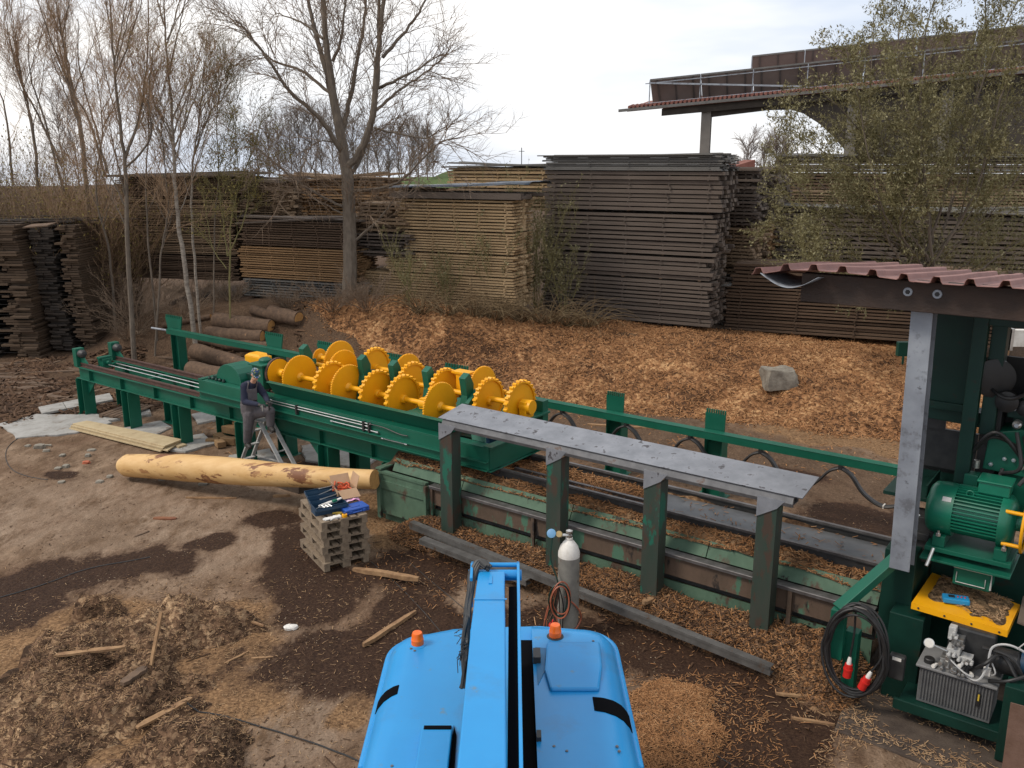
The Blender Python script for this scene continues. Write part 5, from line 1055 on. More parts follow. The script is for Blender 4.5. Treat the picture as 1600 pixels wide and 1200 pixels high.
mb.add(vs, [(j * (N_ + 1) + i, j * (N_ + 1) + i + 1, (j + 1) * (N_ + 1) + i + 1, (j + 1) * (N_ + 1) + i) for j in range(N_) for i in range(N_)])
o = mb.build('pink_cloth', M('pink_cloth', (.75, .70, .72), (.75, .25, .52), 9, .9), smooth=True); o.modifiers.new('thick', 'SOLIDIFY').thickness = .006; tag(o, 'crumpled pink and white cloth beside the cardboard box', 'cloth')
mb = MB(); pbox(mb, .62, .82, .45, .60, 0, .09); tag(mb.build('small_carton', CARD, bevel=.002), 'small flat carton under the pink cloth', 'carton')
# ------------------------------------------------------------------ peeled log, ladder, worker
la, lb = onz(190, 727, .28), ont(586, 749, 11.05); mb = MB(); ax = (lb - la); n_ = 40; pts = []; rs = []
for i in range(n_ + 1):
    k = i / n_; r = (.25 + .035 * sst(0, .35, k) - .10 * sst(.35, 1, k)) * (1 + .02 * nz(k * 15, 7) + .015 * nz(k * 6, 2)); 
    if k < .03: r *= .62 + .38 * math.sqrt(min(1, k / .03))
    pts.append(Vector((lerp(la.x, lb.x, k), lerp(la.y, lb.y, k), lerp(la.z, lb.z, k))) + Vector((0, .03 * math.sin(k * 5), .012 * math.sin(k * 7)))); rs.append(r)
mb.tube(pts, rs, 28, cap=True); lg = mb.build('peeled_log', LOGW, smooth=True, origin=(la + lb) / 2); tag(lg, 'long peeled yellow tree trunk lying on the ground below the track', 'log')
mb = MB(); d = (pts[-1] - pts[-2]).normalized(); mb.lathe(pts[-1] + d * .001, d, [(0, rs[-1] * .99), (.004, rs[-1] * .97)], 28); mb.build('cut_end', LOGEND, lg)
lad = thing('step_ladder', 'aluminium step ladder with blue stickers standing in front of the green track', 'ladder', T(-15.5, 11.1, 0))
tn, tf = 11.28, 11.56
lt = ont(403, 659, tn); lt_s, _ = ST(lt.x, lt.y); zt = lt.z
def foot(x0, y0, x1, y1):
    k = .5
    while ont(x0 + (x1 - x0) * k, y0 + (y1 - y0) * k, tn).z > .14 and k < 3: k += .01
    return ST(*ont(x0 + (x1 - x0) * k, y0 + (y1 - y0) * k, tn)[:2])[0]
sL = foot(397, 660, 377, 722); sR = foot(410, 660, 441, 724)
mb = MB(); mb.tb(sL - .3, sR + .25, tn - .05, tf + .06, -.1, .14); tag(mb.build('concrete_footing', CONCD, bevel=.02), 'low dirty concrete footing under the feet of the step ladder', 'footing')
for t in (tn, tf):
    for s_, nm in ((sL, 'front_stile'), (sR, 'rear_stile')):
        mb = MB(); k = -.07 if s_ < lt_s else .07; mb.bar(T(s_, t, .145), T(lt_s + k, t, zt), .03, .092, W); st_ = mb.build(nm, ALU, lad, bevel=.004)
        if t == tn:
            mb = MB(); q = T(lt_s + k, t - .018, zt).lerp(T(s_, t - .018, 0), .14); q2 = T(lt_s + k, t - .018, zt).lerp(T(s_, t - .018, 0), .32); mb.bar(q, q2, .004, .05, W); mb.build('sticker', M('blue_sticker', (.10, .30, .62), (.5, .55, .6), 20, .5) if s_ < lt_s else M('orange_sticker', (.6, .4, .2), (.5, .5, .5), 20, .5), st_)
for k in (.28, .55, .82):
    mb = MB(); a = T(lerp(sL, lt_s - .07, k), tn, zt * k); b_ = T(lerp(sL, lt_s - .07, k), tf, zt * k); mb.bar(a + W * .02, b_ - W * .02, .10, .022); mb.build('step', ALU, lad)
    mb = MB(); a = T(lerp(sR, lt_s + .07, k), tn, zt * k); b_ = T(lerp(sR, lt_s + .07, k), tf, zt * k); mb.bar(a + W * .02, b_ - W * .02, .03, .022); mb.build('brace', ALU, lad)
for t in (tn - .02, tf + .02):
    mb = MB(); mb.bar(T(lerp(sL, lt_s - .07, .30), t, zt * .30), T(lerp(sR, lt_s + .07, .30), t, zt * .30), .02, .028); mb.build('spreader', ALU, lad)
mb = MB(); mb.tb(lt_s - .13, lt_s + .13, tn - .03, tf + .03, zt, zt + .035); mb.build('platform', ALU, lad, bevel=.006)
SKIN = M('skin', (.52, .30, .21), (.46, .25, .17), 12, .55); NAVYC = M('navy_sweater', (.010, .013, .032), (.016, .02, .045), 14, .9, bump=.3)
OVER = M('grey_overalls', (.075, .068, .074), (.11, .10, .108), 9, .9, bump=.3); GLOVEM = M('dark_glove', (.03, .028, .03), (.05, .045, .045), 9, .8)
BOOT = M('dark_boot', (.018, .015, .014), (.03, .025, .022), 9, .6)
J = {k: ont(*v) for k, v in dict(head=(399, 585, 11.10), neck=(394.5, 597, 11.12), chest=(389.5, 609, 11.13), waist=(388.5, 628, 11.13), pel=(391, 643, 11.14),
     shR=(382, 603.5, 10.99), elR=(382.5, 628, 10.93), haR=(405, 632.5, 10.98), shL=(402, 602, 11.27), elL=(414, 618, 11.33), haL=(418.5, 628, 11.20),
     hiR=(389, 648, 11.05), knR=(387.5, 669, 11.04), anR=(386.5, 690, 11.10), hiL=(394, 648, 11.22), knL=(422.5, 642, 11.24), anL=(422.5, 664, 11.26)).items()}
per = thing('person', 'worker in grey bib overalls, navy sweater and patterned cap, standing on the step ladder', 'person', (J['pel'].x, J['pel'].y, 0))
def rem(mb, name, mat, v, parent=per):
    o = mb.build(name, mat, parent, smooth=False); m_ = o.modifiers.new('join', 'REMESH'); m_.mode = 'VOXEL'; m_.voxel_size = v; m_.use_smooth_shade = True
    s_ = o.modifiers.new('soft', 'SMOOTH'); s_.factor = .5; s_.iterations = 3; return o
def limb(mb, ps, rs, k=12):
    pts = []; rr = []
    for (a, ra), (b_, rb_) in zip(zip(ps, rs), zip(ps[1:], rs[1:])):
        for q in range(6): pts.append(a.lerp(b_, q / 6)); rr.append(lerp(ra, rb_, q / 6))
    mb.tube(pts + [ps[-1]], rr + [rs[-1]], k)
    for p, r in zip(ps, rs): mb.ell(p, (r, r, r), 10)
fwd = (U * .93 - W * .38).normalized(); side = ZV.cross(fwd)       # he faces right and a little towards the lift
hd = J['head']; look = (fwd - ZV * .55).normalized(); hup = (ZV + fwd * .55).normalized(); hs = hup.cross(look)
RH = Matrix((look, hs, hup)).transposed()
def hand(mb, wr, tip, r, curl):
    d = (tip - wr).normalized(); n = (-ZV + fwd * .3); n = (n - d * n.dot(d)).normalized(); sd_ = d.cross(n)
    mb.ob(wr + d * .045, d * .045, sd_ * (.036 + r), n * (.013 + r))
    for k, L_ in enumerate((.068, .078, .073, .056)):
        b_ = wr + d * .085 + sd_ * (-.028 + .0187 * k); m1 = b_ + (d * math.cos(curl * .5) + n * math.sin(curl * .5)) * L_ * .5; m2 = m1 + (d * math.cos(curl * 1.3) + n * math.sin(curl * 1.3)) * L_ * .3; m3 = m2 + (d * math.cos(curl * 2) + n * math.sin(curl * 2)) * L_ * .25
        mb.tube([b_ - d * .02, b_, m1, m2, m3], [.010 + r, .010 + r, .0095 + r, .0088 + r, .0072 + r], 7)
    b_ = wr + d * .025 - sd_ * .034; mb.tube([b_, b_ - sd_ * .025 + d * .025 + n * .012, b_ - sd_ * .02 + d * .055 + n * .03], [.013 + r, .0115 + r, .009 + r], 7)
mb = MB()
mb.ell(hd + hup * .02, (.098, .076, .112), 16, R=RH); mb.ell(hd + look * .035 - hup * .06, (.062, .054, .065), 14, R=RH); mb.ell(hd + look * .10 - hup * .018, (.020, .014, .026), 8, R=RH)
for k in (-1, 1): mb.ell(hd + hs * (.078 * k) - hup * .01 - look * .005, (.02, .012, .033), 8, R=RH); mb.ell(hd + look * .083 + hs * .03 * k + hup * .012, (.014, .02, .010), 8, R=RH)
mb.ell(hd + look * .09 - hup * .072, (.014, .026, .009), 8, R=RH)
limb(mb, [J['neck'] - ZV * .03, hd - hup * .05], [.06, .056]); limb(mb, [J['chest'], J['waist'], J['pel']], [.13, .125, .135])
for q in 'RL':
    limb(mb, [J['chest'] + ZV * .05, J['sh' + q]], [.09, .06]); limb(mb, [J['sh' + q], J['el' + q], J['ha' + q]], [.055, .043, .03])
    limb(mb, [J['hi' + q], J['kn' + q], J['an' + q]], [.085, .06, .042]); hand(mb, J['ha' + q], J['ha' + q] + (J['haL'] + U * .25 - J['ha' + q]) * (1 if q == 'R' else .2) + fwd * .1 - ZV * .02, 0, .75)
    limb(mb, [J['an' + q] - ZV * .02, J['an' + q] + fwd * .13 - ZV * .06], [.04, .032])
rem(mb, 'body', SKIN, .009)
mb = MB(); limb(mb, [J['neck'] - ZV * .035, J['chest'] + ZV * .03, J['waist']], [.085, .172, .168])
for q in 'RL': limb(mb, [J['chest'] + ZV * .06, J['sh' + q]], [.12, .088]); limb(mb, [J['sh' + q], J['el' + q], J['ha' + q].lerp(J['el' + q], .08)], [.088, .07, .05])
rem(mb, 'sweater', NAVYC, .014)
mb = MB(); limb(mb, [J['waist'] - ZV * .02, J['pel'] - ZV * .01], [.182, .19])
for q in 'RL': limb(mb, [J['pel'].lerp(J['hi' + q], .7), J['kn' + q], J['an' + q]], [.135, .10, .085])
mb.ob(J['chest'] + fwd * .172 - ZV * .07, fwd * .014, side * .11, ZV * .13)
for k in (-1, 1): mb.tube(spline([J['chest'] + fwd * .172 + side * .09 * k + ZV * .04, J['neck'] + side * .09 * k - ZV * .005 + fwd * .03, J['neck'] + side * .09 * k - ZV * .02 - fwd * .06, J['chest'] - fwd * .182 + side * .03 * k, J['waist'] - fwd * .178], 5), .018, 6)
rem(mb, 'overalls', OVER, .013)
for q in 'RL':
    mb = MB(); hand(mb, J['ha' + q], J['ha' + q] + (J['haL'] + U * .25 - J['ha' + q]) * (1 if q == 'R' else .2) + fwd * .1 - ZV * .02, .0035, .75); limb(mb, [J['ha' + q].lerp(J['el' + q], .2), J['ha' + q]], [.042, .036]); rem(mb, 'glove', GLOVEM, .0055)
    mb = MB(); a = J['an' + q]; limb(mb, [a + ZV * .06, a - ZV * .02], [.058, .06]); limb(mb, [a - fwd * .04 - ZV * .06, a + fwd * .08 - ZV * .06, a + fwd * .19 - ZV * .068], [.055, .056, .045]); mb.ob(a + fwd * .06 - ZV * .105, fwd * .15, side * .05, ZV * .014); rem(mb, 'boot', BOOT, .01)
CAPM = bpy.data.materials.new('patterned_cap'); CAPM.use_nodes = True; nt = CAPM.node_tree; v = nt.nodes.new('ShaderNodeTexVoronoi'); v.inputs['Scale'].default_value = 42; r = nt.nodes.new('ShaderNodeValToRGB'); r.color_ramp.interpolation = 'CONSTANT'; e = r.color_ramp.elements
tcn = nt.nodes.new('ShaderNodeTexCoord'); nt.links.new(tcn.outputs['Object'], v.inputs['Vector'])
for k in range(3): e.new(.5)
for k, (q, c) in enumerate(((0, (.015, .035, .09)), (.34, (.30, .33, .33)), (.5, (.03, .09, .06)), (.68, (.25, .24, .04)), (.8, (.02, .05, .14)))): e[k].position = q; e[k].color = (*c, 1)
sp_ = nt.nodes.new('ShaderNodeSeparateColor'); nt.links.new(v.outputs['Color'], sp_.inputs[0]); nt.links.new(sp_.outputs[0], r.inputs[0]); nt.links.new(r.outputs[0], nt.nodes['Principled BSDF'].inputs['Base Color']); nt.nodes['Principled BSDF'].inputs['Roughness'].default_value = .9
mb = MB(); c = hd + hup * .055; N1, N2 = 20, 7; vs = []
for j in range(N2 + 1):
    th = (PI / 2) * j / N2
    for i in range(N1): a = 2 * PI * i / N1; vs.append(c + RH @ Vector((.112 * math.cos(a) * math.cos(th), .092 * math.sin(a) * math.cos(th), .088 * math.sin(th))))
fs = [(j * N1 + i, j * N1 + (i + 1) % N1, (j + 1) * N1 + (i + 1) % N1, (j + 1) * N1 + i) for j in range(N2) for i in range(N1)]
mb.add(vs, fs)
mb.prism([c + RH @ Vector((.10 * math.cos(a), .085 * math.sin(a), -.004)) for a in [-1.1 + 2.2 * k / 8 for k in range(9)]] + [c + RH @ Vector((.105 + .07 * math.cos(a * 1.2), .07 * math.sin(a * 1.2), -.014)) for a in [1.1 - 2.2 * k / 8 for k in range(9)]], hup * .006)
cp = mb.build('cap', CAPM, per, smooth=True)
mb = MB(); mb.ell(hd - look * .035 - hup * .012, (.075, .078, .06), 12, R=RH); rem(mb, 'hair', M('grey_hair', (.12, .10, .09), (.2, .18, .16), 30, .8), .009)
mb = MB(); a = J['haL'] + fwd * .05; mb.tube([a - fwd * .10 - side * .02, a + fwd * .22 + ZV * .03 - side * .02], .022, 10); mb.tube([a + fwd * .0 - ZV * .0, a + fwd * .02 - ZV * .16], .018, 8); wt = tag(mb.build('power_tool', BLACK, smooth=True), 'black hand tool held by the worker', 'tool')
mb = MB(); b_ = J['haR'] + fwd * .10; mb.tube([b_ - ZV * .02, b_ + fwd * .12 + ZV * .03], .012, 8); mb.tube([b_ + fwd * .12 + ZV * .04, b_ + fwd * .13 - ZV * .08], .012, 8); tag(mb.build('spanner', SHINY, smooth=True), 'bright small spanner in the worker\'s near hand', 'spanner')
# ------------------------------------------------------------------ concrete pads, boards, blocks below the track
def slab(pts, z0, z1, name, label, cat, mat, group=None, kind=None, bev=.006):
    mb = MB(); mb.prism([Vector((p.x, p.y, p.z + z0)) for p in pts], ZV * (z1 - z0)); o = mb.build(name, mat, bevel=bev); return tag(o, label if not kind else None, cat if not kind else None, group, kind)
pads = [[(0, 665), (60, 650), (150, 650), (175, 662), (120, 678), (30, 685)], [(190, 672), (250, 660), (268, 670), (240, 682), (200, 686)], [(262, 690), (318, 680), (335, 695), (290, 708), (262, 704)], [(300, 650), (345, 640), (350, 655), (310, 664)], [(360, 715), (420, 705), (440, 725), (400, 738), (350, 730)], [(470, 700), (540, 690), (600, 712), (560, 735), (480, 722)], [(160, 652), (230, 640), (235, 650), (170, 660)]]
for k, pd in enumerate(pads):
    P_ = [onz(*p) for p in pd]; c = sum(P_, Vector()) / len(P_); q = []
    for i in range(len(P_)):
        for m_ in range(6): a = P_[i].lerp(P_[(i + 1) % len(P_)], m_ / 6); q.append(a + (a - c) * (.10 * nz(a.x * 2.5, a.y * 2.5, k) + .03))
    slab(q, -.1, .045 + .004 * k, 'concrete_pad', None, None, CONC, kind='structure', bev=.015)
for k, (pts, lab) in enumerate([([(60, 640), (172, 618), (178, 628), (66, 650)], 'pale concrete slab lying flat under the left end of the track')]):
    for q in range(3):
        A = [onz(*p) for p in pts]; a0_, a1_ = q / 3 + .004, (q + 1) / 3 - .004
        slab([A[0].lerp(A[1], a0_), A[0].lerp(A[1], a1_), A[3].lerp(A[2], a1_), A[3].lerp(A[2], a0_)], .02, .08, 'paving_slab', ['left', 'middle', 'right'][q] + ' one of the three pale slabs lying under the left end of the track', 'slab', CONC, 'pale slabs at the left end of the track')
bd = [onz(*p, .0) for p in [(112, 672), (135, 667), (283, 697), (255, 708)]]
for k in range(4):
    dx = Vector((.03 * k - .04, -.05 + .03 * (k % 2), 0)); P_ = [p + dx for p in bd]
    if k in (0, 1): P_ = [P_[0].lerp(P_[1], .0), P_[1], P_[2], P_[3] + (P_[3] - P_[0]).normalized() * .2 * k]
    slab(P_, .04 + .036 * k, .074 + .036 * k, 'plywood_board', ['lowest', 'second lowest', 'second highest', 'topmost'][k] + ' of the four pale boards piled in front of the track', 'board', PLY, 'pale boards piled in front of the track', bev=.003)
P_ = [onz(*p) for p in [(255, 696), (272, 702), (285, 698), (268, 693)]]; slab([p + Vector((.15, -.1, 0)) for p in P_], .03, .1, 'plywood_board', 'short pale offcut at the right end of the board pile', 'board', PLY, 'pale boards piled in front of the track', bev=.003)
q = onz(155, 655); pallet(q, Vector((.9, -.30, 0)).normalized(), Vector((.30, .9, 0)).normalized(), 'single flat grey pallet lying on the ground beneath the track', None, PLANKD)
TIM = M('timber_block_wood', (.36, .22, .10), (.22, .13, .065), 6, .85, island=.3, bump=.3)
for k, (px, py, l, w_, h_, an, z) in enumerate([(353, 700, .4, .2, .16, .3, 0), (338, 704, .3, .2, .14, -.4, 0), (357, 693, .45, .22, .17, .1, .17), (372, 690, .35, .22, .2, -.2, 0), (372, 690, .36, .22, .2, .1, .21), (371, 690, .36, .22, .2, -.1, .42), (370, 690, .36, .22, .2, 0, .63), (326, 698, .3, .15, .1, .6, 0), (340, 692, .5, .2, .1, -.2, 0)]):
    c = onz(px, py) + Vector((0, .3, z + h_ / 2 + .01)); a = Vector((math.cos(an - .6), math.sin(an - .6), 0)); b_ = ZV.cross(a); mb = MB(); mb.ob(c, a * l / 2, b_ * w_ / 2, ZV * h_ / 2)
    tag(mb.build('timber_block', TIM, bevel=.006), ['short squared timber block nearest the ladder foot', 'timber block at the lower left of the loose pile', 'pale timber block lying on top of the loose pile', 'bottom block of the timber tower beside the worker', 'second block of the timber tower beside the worker', 'third block of the timber tower beside the worker', 'topmost block of the timber tower beside the worker', 'small offcut at the left edge of the block pile', 'flat dark timber offcut behind the block pile'][k], 'timber block', 'timber blocks beside the ladder')
# ------------------------------------------------------------------ bark logs behind the track
def logpx(x0, y0, x1, y1, r, label, lift_=0, name='bark_log', grp='unpeeled logs behind the track', mat=BARK):
    a = ong(x0, y0); b_ = ong(x1, y1); a.z += r * .8 + lift_; b_.z += r * .8 + lift_; n = 14; d = b_ - a; mb = MB()
    mb.tube([a.lerp(b_, i / n) + Vector((0, 0, .05 * r * math.sin(i))) for i in range(n + 1)], [r * (1 - .12 * i / n + .05 * nz(i * .7, x0)) for i in range(n + 1)], 16)
    o = mb.build(name, mat, smooth=True); tag(o, label, 'log', grp)
    OFF[o.name] = Vector(o.location)
    for p, q, rr in ((a, -d, r), (b_, d, r * .88)):
        mb = MB(); q = q.normalized(); mb.lathe(p + q * .002, q, [(0, rr * .92), (.004, rr * .9)], 16); mb.build('cut_end', LOGEND, o)
for a in [(338, 512, 425, 524, .28, 'thick bark log at the top left of the log pile'), (326, 532, 412, 538, .26, 'bark log second from the top of the log pile'), (350, 548, 420, 550, .2, 'thin bark log half buried at the right of the log pile'), (306, 560, 402, 588, .28, 'long bark log slanting down through the middle of the pile'), (300, 588, 385, 606, .28, 'lowest bark log with its bright cut end towards the left'), (425, 500, 468, 509, .27, 'greenish bark log farthest right, behind the chip bank'), (395, 492, 452, 508, .17, 'split bark log lying between the greenish one and the top one'), (255, 512, 330, 500, .10, 'thin dark pole on the slope left of the log pile'), (312, 535, 352, 546, .16, 'short bark log wedged beneath the second one')]:
    logpx(*a)
# planks and debris at the left edge
r2 = random.Random(21)
def plank(px, py, l, w_, h_, an, label, mat=PLANKD, name='plank', grp=None, tilt=0.0, cat='plank', lift_=0.0):
    c = ong(px, py); d = Vector((math.cos(an) * math.cos(tilt), math.sin(an) * math.cos(tilt), math.sin(tilt))); mb = MB()
    n = 6; c = c + ZV * (h_ / 2 + lift_ + abs(math.sin(tilt)) * l / 2); e = ZV.cross(d).normalized(); upv = d.cross(e)
    vs = []
    for i in range(n + 1):
        p = c + d * (l * (i / n - .5)); ww = w_ * .5 * (1 + .35 * nz(i * .9, px, py)) * (.55 if i in (0, n) else 1); hh = h_ * .5 * (1 + .3 * nz(i * 1.1, py)); o_ = e * (.02 * l * nz(i * .5, px * .1))
        vs += [p + o_ - e * ww - upv * hh, p + o_ + e * ww - upv * hh, p + o_ + e * ww + upv * hh, p + o_ - e * ww + upv * hh]
    fs = [(i * 4 + j, (i + 1) * 4 + j, (i + 1) * 4 + (j + 1) % 4, i * 4 + (j + 1) % 4) for i in range(n) for j in range(4)] + [(0, 1, 2, 3), (n * 4 + 3, n * 4 + 2, n * 4 + 1, n * 4)]
    mb.add(vs, fs); return tag(mb.build(name, mat), label, cat, grp)
gl = 'old planks and slabs of bark strewn at the left edge of the yard'
for k in range(26):
    plank(r2.uniform(-10, 130), r2.uniform(566, 640), r2.uniform(.8, 3.2), r2.uniform(.08, .25), r2.uniform(.02, .07), r2.gauss(.15, .35), 'one of the dirty planks and bark slabs strewn at the left edge of the yard', PLANKD, 'plank', gl, 0)
for k in range(18):
    plank(r2.uniform(150, 330), r2.uniform(560, 610), r2.uniform(.5, 1.8), r2.uniform(.06, .16), r2.uniform(.02, .06), r2.gauss(.1, .6), 'one of the bark slabs and slats lying behind the green track', PLANKD, 'plank', 'bark slabs and slats behind the track', 0)
plank(610, 985, 1.15, .07, .06, .98, 'long splintered stick lying in the dark wet patch', PLANKL, 'stick', None, 0, 'stick')
plank(603, 905, 1.25, .10, .07, -.42, 'splintered post leaning on the foot of the pallet stack', PLANKL, 'stick', None, .06, 'stick')
mb = MB(); a = ong(236, 1040); mb.bar(a, a + Vector((.10, .25, .62)), .045, .03); tag(mb.build('stick', PLANKL), 'thin pale stick standing up out of the bark heap', 'stick')
for a in [(140, 1022, .9, .08, .03, .25, 'pale slat lying across the bark heap', PLANKL), (258, 1118, .75, .09, .03, .95, 'pale splinter at the lower edge of the bark heap', PLANKL), (210, 1062, .4, .12, .05, 1.2, 'short broad wood chunk on the bark heap', PLANKD), (395, 975, .45, .04, .025, -.5, 'small slat right of the upright stick', PLANKL), (370, 1030, .4, .03, .02, .9, 'small pale stick on the flat ground right of the bark heap', PLANKL), (330, 780, 1.05, .05, .03, -.04, 'thin pale batten lying in front of the peeled log', PLANKL), (258, 812, .45, .10, .03, -.05, 'reddish brown splinter of wood on the pale ground', M('red_brown_wood', (.22, .09, .04), (.16, .06, .03), 8, .9)), (440, 777, .35, .06, .05, .1, 'short pale offcut left of the pallet stack', PLANKL), (222, 836, .3, .04, .02, 1.0, 'curved strip of bark on the pale ground', PLANKD), (975, 668, 1.9, .10, .04, -.20, 'pale board lying along the foot of the chip bank', PLANKL), (1015, 945, .3, .09, .05, .7, 'broken piece of wood beside the second channel post', PLANKL), (1250, 1090, .6, .05, .03, -.2, 'thin pale splinter on the wet ground at the right', PLANKL), (1270, 1130, .5, .04, .03, -.3, 'lower thin splinter on the wet ground at the right', PLANKL), (1060, 890, .5, .04, .03, -.4, 'splinter on the chips below the guard frame', PLANKL), (150, 1075, .3, .02, .015, -.3, 'little white stick at the left of the bark heap', PLANKL), (410, 1030, .3, .03, .02, .1, 'little slat beside the paper scrap', PLANKL)]:
    plank(*a[:6], a[6], a[7], 'stick', None, 0, 'stick')
# stones
def rock(px, py, r, label, mat=STONE, cat='stone', grp=None, seed=0, name='stone'):
    c = ong(px, py); mb = MB(); mb.ell((0, 0, 0), (1, 1, 1), 20); v = []
    for p in mb.v:
        p = Vector(p); q = Vector((max(-.72, min(.72, p.x)), max(-.7, min(.7, p.y)), max(-.6, min(.62, p.z)))); k = 1 + .28 * noise.noise(p * 1.3 + Vector((seed, 0, 0))) + .1 * noise.noise(p * 4 + Vector((seed, 5, 0))); v.append(c + Vector((q.x * r[0] * k, q.y * r[1] * k, q.z * r[2] * k + r[2] * .45)))
    mb.v = v; return tag(mb.build(name, mat, smooth=True), label, cat, grp)
rock(1216, 603, (.60, .45, .46), 'large pale boulder sitting on the bank of wood chips', name='boulder', cat='boulder', seed=3)
r2 = random.Random(31)
for k in range(16): rock(r2.uniform(40, 330), r2.uniform(690, 760), (r2.uniform(.04, .13), r2.uniform(.04, .1), r2.uniform(.03, .06)), 'one of the pale stones in the rubble left of the peeled log', STONE, 'stone', 'rubble left of the peeled log', k)
rock(135, 725, (.10, .08, .05), 'small piece of red brick among the rubble left of the log', M('red_brick', (.42, .12, .06), (.36, .1, .05), 5, .9), 'brick', None, 40, 'brick_piece')
rock(62, 700, (.16, .12, .08), 'largest grey stone left of the pale boards', STONE, 'stone', None, 41)
mb = MB(); c = ong(455, 983); mb.ell(c + ZV * .03, (.11, .07, .045), 12); mb.v = [tuple(Vector(p) + Vector((.03 * nz(p[0] * 20, p[1] * 20), .02 * nz(p[1] * 20, p[2] * 20), .02 * nz(p[0] * 25, p[2] * 25)))) for p in mb.v]; tag(mb.build('paper_scrap', WHITEP), 'crumpled scrap of white paper on the wet ground', 'paper')
# cables on the ground
def gcable(pts, r, label, mat=BLACK, name='cable'):
    P_ = [ong(*p) + ZV * r for p in pts]; mb = MB(); q = spline(P_, 6); mb.tube([Vector((p.x, p.y, surf(p.x, p.y) + r * .8)) for p in q], r, 6); tag(mb.build(name, mat, smooth=True), label, 'cable')
gcable([(290, 1098), (350, 1120), (420, 1142), (480, 1162), (530, 1180), (580, 1200)], .011, 'black cable running over the ground towards the left of the blue lift')
gcable([(975, 1110), (1040, 1128), (1085, 1160), (1130, 1190), (1170, 1215)], .008, 'thin dark cable crossing the chips at the right of the blue lift')
gcable([(0, 935), (60, 918), (140, 890), (235, 872)], .009, 'thin wire along the dark streak at the left edge', DARK, 'wire')
gcable([(30, 684), (12, 700), (10, 720), (25, 738), (60, 748), (75, 750)], .008, 'curved wire on the ground at the far left', DARK, 'wire')
gcable([(560, 862), (610, 905), (650, 945), (690, 990)], .006, 'thin wire running from the pallets towards the lift', DARK, 'wire')
gcable([(640, 880), (700, 930), (735, 960)], .006, 'thin wire on the ground left of the boom arm', DARK, 'wire')
gcable([(1480, 1130), (1500, 1150), (1540, 1163), (1500, 1166), (1478, 1148), (1490, 1130)], .006, 'loose pale wire loops on the plinth below the oil tank', WIRE, 'wire')
gcable([(1364, 1098), (1366, 1106), (1372, 1112)], .006, 'short white wire end beside the saw stand', WHITEP, 'wire')
# ------------------------------------------------------------------ timber stacks
r3 = random.Random(77)
ORD = ['lowest', 'second', 'third', 'fourth', 'fifth', 'topmost']
def stack(what, xl, xr, yt, yb, Yr, packs, ang=28, depth=2.2, nb=6, jit=.03, group='packs of drying timber boards'):
    """packs: (fraction of the height bottom, top, number of layers, material, thickness share) from the ground up"""
    a = math.radians(ang); c, s = math.cos(a), math.sin(a); P = ony(xr, yb, Yr); zt_ = ony(xr, yt, Yr).z
    d = ray(xl, (yt + yb) / 2); kx = d.x / d.y; Ln = (P.x - kx * P.y) / (c + kx * s); dl = Vector((-c, s, 0)); dp = Vector((s, c, 0)); Hh = zt_ - P.z
    for k, pk in enumerate(packs):
        f0, f1, n, mat, share = pk[:5]; dx0, dx1 = (pk[5] if len(pk) > 5 else (0, 0)); z0 = P.z + f0 * Hh; z1 = P.z + f1 * Hh; ph = (z1 - z0) / n
        pos = ORD[k] if k < len(packs) - 1 else 'topmost'
        lab = (pos + ' pack of ' if len(packs) > 1 else 'single pack of ') + what
        t = thing('timber_pack', lab, 'timber pack', P + ZV * (z0 - P.z), group)
        sh = r3.gauss(0, .03); x_a = dx0 * Ln; x_b = Ln * (1 - dx1)
        mb = MB()                                                # bearers
        for q in range(5):
            m_ = P + dl * (x_a + (x_b - x_a) * (.06 + .22 * q)) + dp * (depth / 2 + .01); mb.ob(Vector((m_.x, m_.y, z0 + ph * .10)), dl * .05, dp * (depth / 2 - .03), ZV * (ph * .10))
        if k or n > 3: mb.build('bearer', BD_BROWN, t)
        for i in range(n):
            mb = MB(); zc = z0 + ph * (i + .5) + ph * .08; th = ph * share * r3.uniform(.80, 1.06) * .5; bw = depth / nb; o_ = r3.gauss(0, jit * .5)
            sg = r3.gauss(0, .012)
            for j in range(nb):
                e0 = r3.gauss(0, jit * 1.6); e1 = r3.gauss(0, jit * 1.6); w_ = bw * r3.uniform(.40, .49); yy = bw * (j + .5) + (o_ + sh + r3.gauss(0, jit * .5) if j == 0 else 0)
                A = P + dl * (x_a + e0) + dp * yy; B = P + dl * (x_b + e1) + dp * yy
                m_ = (A + B) / 2; m_.z = zc + r3.gauss(0, .004); mb.ob(m_, dl * ((B - A).length / 2), dp * w_, ZV * (ph * .497 if j == nb // 2 else th) + dl * sg)
            if i < n - 1:
                for q in range(5):
                    m_ = P + dl * (x_a + (x_b - x_a) * (.06 + .22 * q) + r3.gauss(0, .03)) + dp * (depth / 2 + r3.uniform(-.06, .01)); m_.z = zc + ph * .5; mb.ob(m_, dl * .025, dp * (depth / 2 - .02), ZV * max(.004, (ph * (1 - share)) * .49))
            mb.build('board_layer', mat, t)
    return dict(P=P, dl=dl, dp=dp, L=Ln, z0=P.z, z1=zt_, D=depth)
